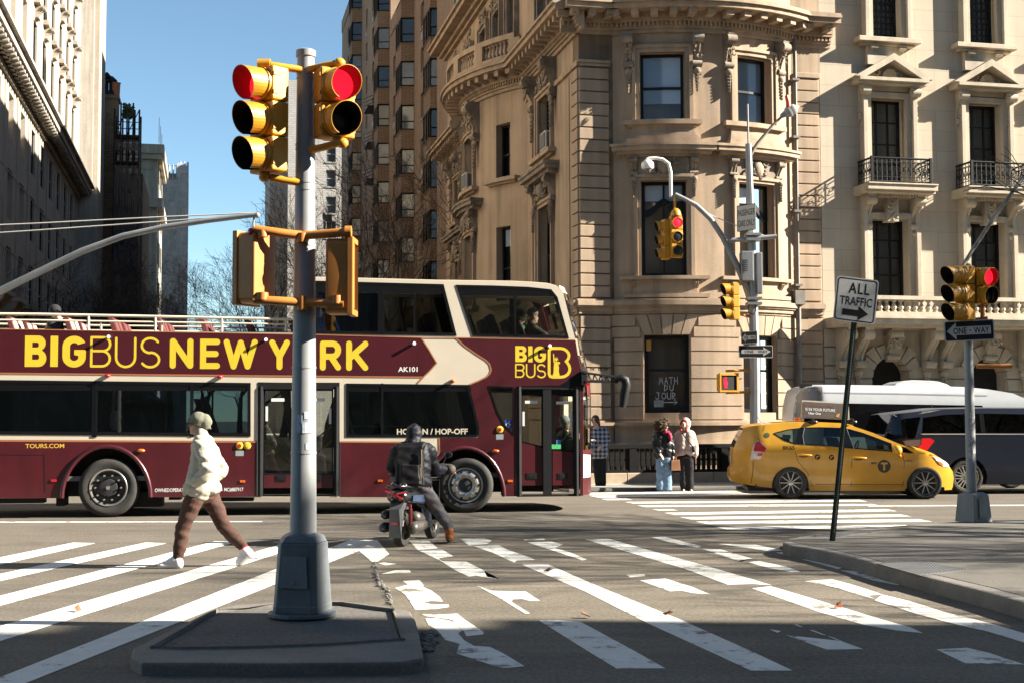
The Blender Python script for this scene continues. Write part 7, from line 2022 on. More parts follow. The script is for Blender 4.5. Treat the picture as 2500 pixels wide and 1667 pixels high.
# == poles, signals, signs
M_GALV = mat('painted_grey_pole', (0.235, 0.24, 0.245), rough=.5, var=.10, scale=3, metal=.15, streak=.22, spec=.4)
M_GALVD = mat('grey_pole_base', (0.115, 0.125, 0.135), rough=.55, var=.22, scale=3, metal=.15, streak=.3, bump=.15, bscale=30)
M_SIGY = mat('signal_yellow', (0.48, 0.22, 0.010), rough=.45, var=.12, scale=4, streak=.2)
M_SIGO = mat('signal_orange', (0.42, 0.155, 0.024), rough=.5, var=.12, scale=4, streak=.2)
M_SIGB = mat('black_visor_lining', (0.005, 0.005, 0.005), rough=.8, var=.2)
M_LRED = mat('lit_red_lens', (0.5, 0.01, 0.03), rough=.3, var=.0, emit=(1.0, 0.012, 0.035), estr=.30)
M_VRED = mat('red_lit_visor_lining', (0.30, 0.008, 0.02), rough=.6, var=.1)  # red glow of the lit lens painted into the lining colour
M_LOFF = mat('unlit_dark_lens', (0.008, 0.008, 0.008), rough=.3, var=.3)
M_SIGNW = mat('white_sign_face', (0.38, 0.375, 0.355), rough=.55, var=.06, scale=6)
M_SIGNK = mat('black_sign_face', (0.007, 0.007, 0.008), rough=.5, var=.2, spec=.25)
def loc_fn(o):
 m = XF[o.name]; return lambda x, y, z: m @ Vector((x, y, z))
def rbox(b, x0, x1, y0, y1, z0, z1): b.box(x0, x1, y0, y1, z0, z1)
def signal_head(label, p, yaw, n=3, sec=.285, lit=0, group='vehicle signal heads', w=.30, dpt=.17, vis=.22, sc=1.0, tilt=0):
 """p: centre of the top section's face; looks along -Y before turning"""
 o = thing('traffic_signal', label, 'traffic light', (p.x, p.y, p.z), yaw, group)
 fn0 = loc_fn(o); fn = lambda x, y, z: fn0(x * sc, y * sc, z * sc)
 for k in range(n):
  zc = -k * sec
  b = MB(fn); b.box(-w / 2, w / 2, .0, dpt, zc - sec / 2 + .004, zc + sec / 2 - .004); h = b.build('signal_housing', M_SIGY, o, bevel=.022 * sc, seg=3)
  b = MB(fn); b.lathe([(.143, 0), (.143, -.02), (.128, -.03)], (0, 0, zc), 28, axis='y', caps=False)
  for sx in (-1, 1):
   b.box(sx * (w / 2 - .005) - .012, sx * (w / 2 - .005) + .012, .01, .05, zc + .06, zc + .09); b.box(sx * (w / 2 - .005) - .012, sx * (w / 2 - .005) + .012, .01, .05, zc - .09, zc - .06)
  b.build('signal_door', M_SIGY, h, smooth=40)
  # tunnel visor: outside yellow, inside dark, cut away below
  out, inn = [], []
  b = MB(fn); N = 26
  for q in range(N + 1):
   an = R(-68 + (360 - 44) * q / N)
   c, s_ = math.cos(an), math.sin(an)
   L_v = vis * (.62 + .38 * (s_ * .5 + .5))
   out.append(((.132 * c, -.02, zc + .132 * s_), (.132 * c, -L_v, zc + .132 * s_ - .012)))
   inn.append(((.127 * c, -.02, zc + .127 * s_), (.127 * c, -L_v, zc + .127 * s_ - .012)))
  for (l, m_) in ((out, 0), (inn, 1)):
   for q in range(N): b.face([l[q][0], l[q + 1][0], l[q + 1][1], l[q][1]], m_)
  for q in range(N): b.face([out[q][1], out[q + 1][1], inn[q + 1][1], inn[q][1]], 0)
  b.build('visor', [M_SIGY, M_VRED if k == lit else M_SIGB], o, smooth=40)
  b = MB(fn); b.lathe([(.124, -.018), (.09, -.032), (.045, -.039), (0, -.041)], (0, 0, zc), 24, axis='y'); b.build('lens', M_LRED if k == lit else M_LOFF, o, smooth=60)
 return o
def ped_signal(label, p, yaw, w=.40, h=.58, dpt=.23, mtl=None, hand=False):
 o = thing('pedestrian_signal', label, 'pedestrian signal', (p.x, p.y, p.z), yaw, 'pedestrian signal heads')
 fn = loc_fn(o); mt = mtl or M_SIGO
 b = MB(fn)
 x, y = w / 2, 0
 b.prism([(-x, -h / 2 + .03), (-x + .03, -h / 2), (x - .03, -h / 2), (x, -h / 2 + .03), (x, h / 2 - .03), (x - .03, h / 2), (-x + .03, h / 2), (-x, h / 2 - .03)], 'y', .02, dpt)
 b.build('housing', mt, o, bevel=.03, seg=4, smooth=40)
 b = MB(fn); e = .012
 b.prism([(-x - e, -h / 2 - e), (x + e, -h / 2 - e), (x + e, h / 2 + e), (-x - e, h / 2 + e)], 'y', -.02, .03, 0, holes=[[(-x + .04, -h / 2 + .04), (x - .04, -h / 2 + .04), (x - .04, h / 2 - .04), (-x + .04, h / 2 - .04)]])
 b.build('door_frame', mt, o, bevel=.008)
 b = MB(fn); b.box(-x + .04, x - .04, -.0, .016, -h / 2 + .04, h / 2 - .04); b.build('display', M_SIGB, o)
 if hand:
  b = MB(fn); k = h * .9; cx = -w * .20
  P_ = [(-.10, -.34), (.12, -.34), (.13, -.12), (.20, .02), (.17, .06), (.10, .0), (.10, .30), (.05, .31), (.045, .08), (.03, .08), (.025, .36), (-.025, .36), (-.03, .08), (-.045, .08), (-.05, .32), (-.10, .31), (-.105, .06), (-.115, .06), (-.13, .22), (-.17, .21), (-.16, -.10)]
  b.prism([(cx + p[0] * k * .8, p[1] * k) for p in P_], 'y', -.006, -.002); b.build('lit_hand', M_LRED, o)
 return o
def arm(b, pts, r=.033): b.tube(pts, r, 10)
# -- the big pole on the front island
base = G(739, 1502, IH); PY = base.y
mp = thing('signal_pole', 'tall pale grey signal pole on a square steel base, standing on the front traffic island', 'pole', (base.x, base.y, IH), 0)
fn = loc_fn(mp); K_ = PY / FPX
hz = lambda y: P(740, y, PY).z - IH
def octa(w, c): return [(-w, -w + c), (-w + c, -w), (w - c, -w), (w, -w + c), (w, w - c), (w - c, w), (-w + c, w), (-w, w - c)]
w0, w1_ = 67 * K_, 57 * K_; zt = hz(1322); z2 = hz(1298)
b = MB(fn)
def loft(b, rings):
 ids = [b.add([(x, y, z) for x, y in ps]) for ps, z in rings]
 n = len(rings[0][0])
 for a, c in zip(ids[:-1], ids[1:]):
  for k in range(n): b.f.append((a + k, a + (k + 1) % n, c + (k + 1) % n, c + k)); b.m.append(0)
 b.f.append(tuple(ids[0] + k for k in reversed(range(n)))); b.m.append(0); b.f.append(tuple(ids[-1] + k for k in range(n))); b.m.append(0)
rz_b = R(-14)
rot = lambda ps: [(x * math.cos(rz_b) - y * math.sin(rz_b), x * math.sin(rz_b) + y * math.cos(rz_b)) for x, y in ps]
w0 *= .86; w1_ *= .86
loft(b, [(rot(octa(w0, .04)), .035), (rot(octa(w0, .04)), .09), (rot(octa(w0 * .985, .04)), .10), (rot(octa(w1_ * 1.02, .045)), zt - .03), (rot(octa(w1_ * 1.03, .05)), zt)])
loft(b, [(rot(octa(w1_ * 1.0, .05)), zt + .001), (rot(octa(w1_ * .90, .06)), zt + .05), (rot(octa(w1_ * .82, .07)), z2 - .015), (rot(octa(w1_ * .66, .08)), z2)])
b.build('base_cabinet', M_GALVD, mp, bevel=.008, seg=2)
b = MB(fn); tp_ = lambda x, z: (lambda q: (q[0], q[1], z))(rot([(x, -(lerp(w0, w1_, (z - .1) / (zt - .1)) + .006))])[0])
for k in range(1):
 za_, zb_ = .24, zt - .10
 P8 = []
 for dy in (0, -.010):
  for (x, z) in ((-w0 * .62, za_), (w0 * .62, za_), (w1_ * .62, zb_), (-w1_ * .62, zb_)):
   q = tp_(x, z); P8.append((q[0], q[1] + dy, q[2]))
 b.hexa([P8[0], P8[1], P8[5], P8[4], P8[3], P8[2], P8[6], P8[7]])
o = b.build('access_door', mat('base_door', (0.135, 0.15, 0.165), rough=.5, var=.18, scale=4, metal=.1), mp)
q = tp_(.0, .28); b = MB(fn); b.lathe([(.014, -.02), (.010, -.03)], (q[0], q[1], q[2]), 10, axis='y'); b.build('door_screw', M_STEEL, o)
b = MB(fn); b.prism([(math.cos(t) * w0 * 1.45 * (1 if abs(math.cos(t)) < .8 else 1), math.sin(t) * w0 * 1.3) for t in [k * math.pi / 12 for k in range(24)]], 'z', 0, .035); b.build('foot_plate', M_GALVD, mp, bevel=.008)
rb, rt_ = 32.2 * K_, 21.5 * K_; ztop = hz(140)
b = MB(fn); b.lathe([(rb, z2 - .02), (lerp(rb, rt_, .5), lerp(z2, ztop, .5)), (rt_, ztop)], (0, 0, 0), 32); b.build('shaft', M_GALV, mp, smooth=50)
b = MB(fn); b.lathe([(rt_ * 1.0, ztop - .01), (rt_ * 1.15, ztop), (rt_ * 1.15, ztop + .05), (rt_ * .9, ztop + .06), (0, ztop + .065)], (0, 0, 0), 28); b.build('pole_cap', M_GALV, mp, smooth=40)
def rad(z): return lerp(rb, rt_, (z - z2) / (ztop - z2))
b = MB(fn)
for y in (182, 192, 355, 365, 447, 465, 600, 612, 760, 772, 897, 1104):
 z = hz(y); b.mark(); b.lathe([(rad(z) + .004, z - .008), (rad(z) + .004, z + .008)], (0, 0, 0), 28)
b.build_each('steel_band', M_GALV, mp)
b = MB(fn)
for (xa_, xb_, ya, yb, dz) in ((727, 742, 1012, 1055, 0), (749, 762, 1080, 1096, 0), (745, 765, 1004, 1022, 0), (741, 765, 1030, 1056, .002)):
 pts = []; b.mark()
 z1_, z0_ = hz(ya), hz(yb); r_ = rad(z0_) + .003 + dz
 for k in range(5):
  x = lerp(xa_, xb_, k / 4) - 739.5; s_ = max(-.98, min(.98, x * K_ / r_)); pts.append((r_ * s_, -r_ * math.sqrt(1 - s_ * s_)))
 for p, q in zip(pts[:-1], pts[1:]): b.face([(p[0], p[1], z0_), (q[0], q[1], z0_), (q[0], q[1], z1_), (p[0], p[1], z1_)])
b.build_each('torn_sticker', mat('faded_sticker', (.38, .40, .44), rough=.7, var=.6, scale=40), mp)
# signal arms
def PT(x, y, dy=0.0): return P(x, y, PY + dy)
b = MB(); c_ = lambda y: Vector((base.x, base.y, P(740, y, PY).z))
arm(b, [PT(735, 171, -.05), PT(690, 165, -.12), PT(660, 160, -.14)], .030); b.lathe([(.045, -.05), (.045, .05)], tuple(PT(645, 158, -.14)), 12, axis='x'); arm(b, [PT(660, 160, -.14), PT(640, 157, -.14)], .036); arm(b, [PT(665, 162, -.14), PT(667, 178, -.13)], .03)
b.mark(); arm(b, [PT(752, 171, -.05), PT(790, 162, -.10), PT(826, 155, -.12)], .030); b.ell(tuple(PT(829, 155, -.12)), (.05, .04, .045), 10); arm(b, [PT(812, 160, -.1), PT(812, 176, -.1)], .03)
b.mark(); arm(b, [PT(732, 446, -.05), PT(690, 440, -.10), PT(660, 434, -.12)], .031); b.ell(tuple(PT(646, 431, -.12)), (.05, .05, .05), 10); arm(b, [PT(648, 432, -.12), PT(650, 412, -.1)], .035)
b.mark(); arm(b, [PT(755, 368, -.05), PT(790, 360, -.10), PT(826, 350, -.12)], .030); b.ell(tuple(PT(836, 350, -.12)), (.05, .04, .045), 10); arm(b, [PT(823, 352, -.12), PT(820, 335, -.1)], .03)
b.build_each('signal_arm', M_SIGY, mp, smooth=50)
b = MB()
arm(b, [PT(735, 575, -.09), PT(690, 570, -.15), PT(640, 563, -.18), PT(622, 560, -.18)], .036); arm(b, [PT(739, 576, -.09), PT(790, 572, -.13), PT(846, 567, -.15)], .036); arm(b, [PT(738, 570, -.1), PT(738, 592, -.1)], .045); arm(b, [PT(640, 563, -.18), PT(642, 580, -.18)], .04)
b.lathe([(.05, -.02), (.05, .03)], tuple(PT(849, 567, -.15)), 12, axis='x'); b.mark()
arm(b, [PT(618, 732, -.18), PT(690, 736, -.15), PT(735, 738, -.09)], .036); arm(b, [PT(739, 738, -.09), PT(790, 741, -.13), PT(840, 744, -.15)], .036); arm(b, [PT(738, 724, -.1), PT(738, 758, -.1)], .042); arm(b, [PT(640, 733, -.17), PT(640, 715, -.17)], .05); arm(b, [PT(822, 742, -.15), PT(822, 722, -.15)], .04)
b.build_each('pedestrian_signal_arm', M_SIGO, mp, smooth=50)
b = MB(); b.ell(tuple(PT(613, 567, -.18)), (.03, .03, .035), 10); b.build('red_lamp_cap', M_REDL, mp)
sA = signal_head('three-lamp yellow signal on the big pole with its top lamp lit red', P(637, 207, PY - .16), R(-42), 3, .287, 0)
sB = signal_head('two-lamp yellow signal on the big pole with its upper lamp lit red', P(826, 208, PY - .12), R(30), 2, .29, 0)
q = P(601, 658, PY); pA = ped_signal('orange pedestrian signal on the big pole with a sunlit rear, under the bare branches', q, R(-120), .27, .58, .20)
q = P(862, 677, PY - .04); pB = ped_signal('orange pedestrian signal on the big pole in front of the bus roof', q, R(88), .25, .61, .205)
# -- sign helper
def sign(name, label, p, yaw, w, h, tilt=0.0, back=None):
 o = thing(name, label, 'sign', (p.x, p.y, p.z), yaw)
 m = XF[o.name] @ Matrix.Rotation(tilt, 4, 'Y')
 return o, (lambda x, y, z: m @ Vector((x, y, z)))
def rrect(w, h, r, n=4):
 P_ = []
 for cx, cz, a in ((w / 2 - r, h / 2 - r, 0), (-w / 2 + r, h / 2 - r, 90), (-w / 2 + r, -h / 2 + r, 180), (w / 2 - r, -h / 2 + r, 270)): P_ += arc2(cx, cz, r, r, a, a + 90, n)
 return P_
def one_way(label, p, yaw, w, h, right, dot=False, tilt=0.0):
 o, fn = sign('one_way_sign', label, p, yaw, w, h, tilt); o['group'] = 'one way signs'
 b = MB(fn); b.prism(rrect(w, h, .03), 'y', 0, .006); b.build('panel', M_SIGNK, o)
 b = MB(fn); b.prism(rrect(w, h, .03), 'y', -.002, 0, holes=[rrect(w - .03, h - .03, .025)]); b.build('border', M_SIGNW, o)
 s_ = 1 if right else -1
 A = [(-.42 * w, -.16 * h), (.22 * w, -.16 * h), (.22 * w, -.36 * h), (.44 * w, 0), (.22 * w, .36 * h), (.22 * w, .16 * h), (-.42 * w, .16 * h)] if not dot else [(-.43 * w, -.20 * h), (.26 * w, -.20 * h), (.26 * w, -.42 * h), (.45 * w, 0), (.26 * w, .42 * h), (.26 * w, .20 * h), (-.43 * w, .20 * h)]
 b = MB(fn); b.prism([(x * s_, z) for x, z in A], 'y', -.0018, -.0008); b.build('arrow', M_SIGNW, o)
 b = MB(fn); hh = .115 * h if not dot else .155 * h
 if right: b.text('ONE', -.33 * w, -.06 * w, -hh, hh, -.0026, bold=.02); b.text('WAY', .06 * w, .35 * w, -hh, hh, -.0026, bold=.02)
 else: b.text('ONE', -.32 * w, -.05 * w, -hh, hh, -.0026, bold=.02); b.text('WAY', .09 * w, .40 * w, -hh, hh, -.0026, bold=.02)
 if dot: b.lathe([(.012 * w * 1.4, -.0026), (0, -.003)], (.02 * w, 0, 0), 10, axis='y')
 b.build('lettering', M_SIGNK, o)
 return o
# -- ALL TRAFFIC sign on its leaning green post
gp = G(2032, 1320, .15); AY = gp.y
t_ = P(2086, 780, AY); axis = (t_ - gp).normalized()
at_ = thing('all_traffic_sign', 'leaning dark green perforated post with a square white ALL TRAFFIC arrow sign', 'sign', tuple(gp), 0)
side = Vector((axis.z, 0, -axis.x)).normalized()
PW = .030
fnp = lambda x, y, z: gp + axis * z + side * x + Vector((0, y, 0))
Lp = (P(2092, 720, AY) - gp).length
M_GRN = mat('dark_green_post', (0.010, 0.022, 0.016), rough=.45, var=.25, scale=8)
b = MB(fnp); b.box(-.034, -.012, .0, .008, 0, Lp); b.box(.012, .034, .0, .008, 0, Lp); b.box(-.034, .034, -.006, .0, 0, Lp) ; b.box(-.014, .014, -.035, -.02, 0, Lp); b.box(-.016, -.010, -.03, .0, 0, Lp); b.box(.010, .016, -.03, .0, 0, Lp); b.build('post', M_GRN, at_)
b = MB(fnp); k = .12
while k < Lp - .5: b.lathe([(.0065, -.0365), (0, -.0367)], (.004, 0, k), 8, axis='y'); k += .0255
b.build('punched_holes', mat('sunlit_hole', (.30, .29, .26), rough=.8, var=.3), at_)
c_ = P(2090, 733, AY - .05); W_s = 111 * AY / FPX
tl, tr, br, bl = P(2046, 672, AY - .05), P(2148, 685, AY - .05), P(2138, 793, AY - .05), P(2034, 780, AY - .05)
uu = (tr - tl + br - bl).normalized(); vv = (tl - bl + tr - br).normalized(); ww = (tr - tl).length * 1.0; hh = (tl - bl).length
fns = lambda x, y, z: c_ + uu * x + vv * z + Vector((0, y, 0))
b = MB(fns); b.prism(rrect(ww, hh, .04), 'y', 0, .006); sg = b.build('panel', M_SIGNW, at_)
b = MB(fns); b.prism(rrect(ww - .03, hh - .03, .035), 'y', -.001, 0, holes=[rrect(ww - .055, hh - .055, .03)])
b.text('ALL', -.20 * ww, .30 * ww, .14 * hh, .38 * hh, -.001, bold=.015, sp=1.15); b.text('TRAFFIC', -.38 * ww, .39 * ww, -.13 * hh, .065 * hh, -.001, bold=.012)
b.prism([(-.30 * ww, -.36 * hh), (.08 * ww, -.36 * hh), (.08 * ww, -.45 * hh), (.32 * ww, -.29 * hh), (.08 * ww, -.13 * hh), (.08 * ww, -.22 * hh), (-.30 * ww, -.22 * hh)], 'y', -.0014, -.0004)
b.text('NYC DEPT OF TRANSPORTATION', -.15 * ww, .25 * ww, -.475 * hh, -.455 * hh, -.001); b.build('lettering', M_SIGNK, sg)
b = MB(fns)
for z in (.38 * hh, -.42 * hh): b.lathe([(.010, -.008), (0, -.010)], (.0, 0, z), 8, axis='y')
b.build('bolt', M_STEEL, sg)
# -- far-side mast-arm pole by the mansion
mb_ = Vector((P(1843, 1130, 31.6).x, 31.6, .08)); MY = 31.6
ma = thing('mast_arm_pole', 'tall grey octagonal street pole with a curved mast arm and cobra lamp before the mansion', 'pole', tuple(mb_), 0)
Q = lambda x, y, dy=0.0: P(x, y, MY + dy)
b = MB(); b.tube([mb_, Q(1843, 900), Q(1836, 600), Q(1827, 352)], [.125, .12, .095, .075], 10); b.build('shaft', M_GALV, ma, smooth=30)
b = MB(); b.tube([Q(1827, 355), Q(1825, 255)], .022, 8); b.build('top_spike', M_GALV, ma, smooth=50)
b = MB(); b.tube([Q(1828, 385), Q(1850, 350), Q(1885, 308), Q(1912, 282)], [.05, .04, .032, .03], 8); b.build('lamp_bracket', mat('brown_grey_bracket', (.20, .17, .14), rough=.5, var=.15), ma, smooth=50)
b = MB(); c1, c2 = Q(1910, 283), Q(1946, 262); d_ = (c2 - c1).normalized()
b.cap(c1, c1.lerp(c2, .7), .06, .13, 10, fl=(1, .5)); b.cap(c1.lerp(c2, .5), c2, .14, .05, 10, fl=(1, .5)); b.build('lamp_head', mat('lamp_head_grey', (.30, .29, .27), rough=.5), ma, smooth=50)
b = MB(); b.tube([Q(1925, 262), Q(1924, 250), Q(1920, 234)], [.06, .055, .045], 8); b.build('orange_marker', mat('red_orange_plastic', (.55, .05, .02), rough=.5), ma, smooth=50)
b = MB(); b.tube([Q(1834, 738), Q(1818, 690), Q(1795, 640), Q(1765, 580), Q(1735, 535), Q(1700, 502), Q(1670, 486), Q(1648, 475)], [.085, .08, .075, .07, .065, .06, .055, .05], 10); b.build('mast_arm', M_GALV, ma, smooth=50)
b = MB(); b.tube([Q(1776, 588, -.1), Q(1896, 578, -.1)], .055, 8); b.build('cross_bar', M_GALV, ma, smooth=50)
b = MB()
for y in (580, 736):
 c_ = Q(1837 if y < 700 else 1840, y); b.box(c_.x - .17, c_.x + .17, c_.y - .17, c_.y + .17, c_.z - .09, c_.z - .03); b.box(c_.x - .17, c_.x + .17, c_.y - .17, c_.y + .17, c_.z + .03, c_.z + .09)
b.build('clamp', M_GALV, ma)
b = MB(); b.tube([Q(1690, 496), Q(1695, 504), Q(1740, 528), Q(1810, 556), Q(1872, 578, -.1)], .011, 4); b.tube([Q(1755, 566), Q(1776, 584, -.1)], .011, 4); b.build('guy_wire', mat('pale_wire', (.42, .40, .36), rough=.5), ma)
b = MB(); b.tube([Q(1638, 482), Q(1637, 420), Q(1632, 400), Q(1618, 390), Q(1600, 387), Q(1583, 388)], .042, 8); b.build('camera_bracket', mat('white_bracket', (.58, .55, .50), rough=.45), ma, smooth=50)
b = MB(); b.box(*(lambda c: (c.x - .26, c.x + .02, c.y - .2, c.y + .15, c.z - .68, c.z + .02))(Q(1834, 618))); b.box(*(lambda c: (c.x + .10, c.x + .24, c.y - .12, c.y + .15, c.z - .95, c.z + .02))(Q(1834, 620))); b.build('control_box', M_GALV, ma, bevel=.02)
b = MB()
for k in range(6): c_ = Q(1818, 636 + k * 5, -.21); b.box(c_.x - .06, c_.x + .07, c_.y - .0, c_.y + .004, c_.z - .012, c_.z + .012)
b.build('vent_slots', M_SIGB, ma)
b = MB(); b.tube([Q(1832, 738, -.15), Q(1826, 750, -.15), Q(1828, 764, -.15), Q(1840, 768, -.15), Q(1846, 758, -.15), Q(1843, 742, -.15)], .012, 5); b.tube([Q(1646, 494), Q(1632, 500), Q(1624, 512), Q(1630, 520), Q(1640, 512), Q(1645, 500)], .012, 5); b.build('loose_cable', M_BLK, ma)
# dome camera
cam_ = thing('security_camera', 'white dome security camera hanging from the mast arm pole', 'camera', tuple(Q(1581, 404)), 0)
b = MB(); c_ = Q(1581, 400); b.lathe([(.03, .14), (.05, .10), (.09, .06), (.14, .02), (.15, -.04), (.15, -.10), (.12, -.13)], tuple(c_), 18); b.build('housing', M_WHT, cam_, smooth=45)
b = MB(); b.ell((c_.x, c_.y, c_.z - .13), (.10, .10, .11), 14); b.build('dome', mat('smoked_dome', (.10, .09, .08), rough=.08, coat=.6), cam_, smooth=60)
s1 = signal_head('yellow signal hanging from the curved mast arm, red lamp lit, with side lamps', Q(1653, 543, -.05), R(14), 3, .352, 0, sc=.95, vis=.06)
for k in range(3): pass
s2 = signal_head('second yellow head of the hanging mast arm signal, three dark visors in profile', Q(1617, 553, .12), R(-78), 3, .345, -1, sc=.92, vis=.20)
b = MB(); b.tube([Q(1648, 476), Q(1647, 515)], .03, 6); c_ = Q(1650, 520); b.lathe([(.05, .10), (.10, .05), (.13, -.04), (.13, -.08)], tuple(c_), 14); b.build('signal_hanger', M_SIGY, s1, smooth=50)
s3 = signal_head('yellow signal seen from the side on the mast arm pole, all lamps dark', Q(1784, 706, -.1), R(-74), 3, .29, -1, sc=1.0, vis=.24, w=.26)
b = MB(); b.tube([Q(1806, 768, -.1), Q(1838, 776)], .03, 8); b.tube([Q(1806, 682, -.1), Q(1838, 690)], .03, 8); b.build('bracket', M_SIGO, s3, smooth=50)
pc = ped_signal('yellow pedestrian signal with a lit red hand on the mast arm pole', Q(1780, 933, -.15), R(16), .46, .42, .20, M_SIGY, True)
b = MB(); b.tube([Q(1772, 905, -.1), Q(1838, 902)], .03, 8); b.tube([Q(1772, 958, -.1), Q(1838, 956)], .03, 8); b.build('bracket', M_SIGY, pc, smooth=50)
o, fn = sign('passenger_cars_sign', 'white PASSENGER CARS ONLY sign seen obliquely on the mast arm pole', Q(1822, 532, -.2), R(-48), .6, .55)
ww, hh = .55, .62
b = MB(fn); b.prism(rrect(ww, hh, .02), 'y', 0, .006); b.build('panel', M_SIGNW, o)
b = MB(fn); b.prism(rrect(ww, hh, .02), 'y', -.001, 0, holes=[rrect(ww - .03, hh - .03, .02)]); b.text('PASSENGER', -.25, .25, .05, .20, -.001, bold=.015); b.text('CARS ONLY', -.25, .25, -.20, -.05, -.001, bold=.015); b.build('lettering', M_SIGNK, o)
one_way('small oblique black ONE WAY sign, the upper one on the mast arm pole', Q(1829, 824, -.16), R(-46), .46, .29, False)
one_way('long black ONE WAY sign below the small one on the mast arm pole', Q(1845, 858, -.2), R(2), .80, .29, True)
# -- right-hand signal pole on the corner pavement
rb_ = G(2377, 1272, .15); RY = rb_.y; RK = RY / FPX
rp = thing('corner_signal_pole', 'grey signal pole with a stickered shaft and square base at the pavement corner', 'pole', tuple(rb_), 0)
fn = loc_fn(rp); hz2 = lambda y: P(2375, y, RY).z - .15
def octr(w, c): return [(x * math.cos(.5) - y * math.sin(.5), x * math.sin(.5) + y * math.cos(.5)) for x, y in octa(w, c)]
w0, w1_ = 31 * RK, 26 * RK
b = MB(fn); loft(b, [(octr(w0, .01), 0), (octr(w1_, .01), hz2(1206)), (octr(w1_ * .7, .02), hz2(1201))]); b.build('base_cabinet', mat('grey_green_base', (.17, .185, .185), rough=.5, var=.2, metal=.1, streak=.3), rp, bevel=.006)
b = MB(fn); q = octr(w0, .01)
b.hexa([(.02, -w0 * 1.18, .06), (w0 * .98, -w0 * .68, .06), (w0 * .98, -w0 * .66, .06), (.02, -w0 * 1.16, .06), (.02, -w1_ * 1.20, hz2(1215)), (w1_ * .98, -w1_ * .70, hz2(1215)), (w1_ * .98, -w1_ * .68, hz2(1215)), (.02, -w1_ * 1.18, hz2(1215))]); b.build('access_door', MATS['grey_green_base'], rp)
b = MB(fn); b.lathe([(12.2 * RK, hz2(1203)), (10.5 * RK, hz2(830)), (9.8 * RK, hz2(650)), (9.9 * RK, hz2(645)), (0, hz2(642))], (-.02, 0, 0), 20); b.build('shaft', M_GALV, rp, smooth=50)
b = MB(fn)
for (xa_, xb_, ya, yb) in ((-6, 9, 1007, 1022), (-5, 8, 1024, 1052), (-7, 4, 1050, 1080), (-9, 0, 1090, 1118), (1, 8, 1096, 1106)):
 r_ = 12 * RK + .003; z1_, z0_ = hz2(ya), hz2(yb); pts = []; b.mark()
 for k in range(5):
  s_ = max(-.97, min(.97, lerp(xa_, xb_, k / 4) / 12.3)); pts.append((r_ * s_ - .02, -r_ * math.sqrt(1 - s_ * s_)))
 for p, q in zip(pts[:-1], pts[1:]): b.face([(p[0], p[1], z0_), (q[0], q[1], z0_), (q[0], q[1], z1_), (p[0], p[1], z1_)])
b.build_each('torn_sticker', mat('mixed_stickers', (.34, .32, .33), rough=.7, var=.7, scale=45), rp)
q_ = lambda x, y, dy=0.0: P(x, y, RY + dy)
b = MB(); b.tube([q_(2342, 665, -.15), q_(2375, 610, -.05), q_(2418, 545, .1), q_(2500, 430, .3)], .03, 8); b.build('mast_arm', mat('brown_grey_bracket', (.2, .17, .14)), rp, smooth=50)
b = MB(); b.tube([q_(2345, 778, -.1), q_(2380, 782), q_(2412, 778, -.1)], .035, 8); b.tube([q_(2385, 893), q_(2470, 893)], .035, 8); b.tube([q_(2399, 776, -.05), q_(2399, 735, -.05)], .035, 8); b.build('signal_arm', M_SIGO, rp, smooth=50)
signal_head('side-on yellow signal with three dark tunnel visors on the stickered corner pole', q_(2344, 672, -.12), R(-66), 3, .268, -1, sc=1.0, vis=.30, w=.25)
signal_head('two-lamp yellow signal with its red lamp lit on the stickered corner pole', q_(2406, 676, -.08), R(24), 2, .27, 0, sc=1.0, vis=.15)
one_way('large black ONE WAY sign with a centre dot on the corner signal pole', q_(2363, 807, -.15) + Vector((.02, 0, 0)), R(-10), .70, .30, False, True, tilt=R(-2))
# ped push/ped signal stub at the frame edge
# -- left mast arm reaching in from outside the frame
ly = 15.0
lq = lambda x, y: P(x, y, ly)
lm = thing('long_mast_arm_pole', 'long pale grey curved mast arm with two stay wires above the open bus deck', 'pole', (lq(-260, 1500).x, ly, 0), 0)
b = MB(); b.tube([Vector((lq(-260, 900).x, ly, 0)), lq(-255, 600), lq(-250, 430)], [.11, .09, .08], 12); b.build('shaft', M_GALV, lm, smooth=50)
b = MB(); b.tube([lq(-252, 860), lq(-120, 770), lq(88, 668), lq(200, 614), lq(300, 577), lq(400, 555), lq(500, 540), lq(580, 530), lq(625, 525)], [.05, .046, .04, .038, .035, .033, .031, .03, .028], 10); b.ell(tuple(lq(628, 526)), (.035, .035, .035), 8); b.tube([lq(621, 528), lq(618, 548), lq(620, 560)], .012, 6); b.build('mast_arm', M_GALV, lm, smooth=50)
b = MB(); b.tube([lq(-250, 560), lq(88, 546), lq(400, 530), lq(625, 520)], .008, 5); b.tube([lq(-250, 585), lq(88, 563), lq(400, 541), lq(600, 525)], .008, 5); b.build('stay_wire', mat('pale_wire', (.42, .40, .36)), lm)
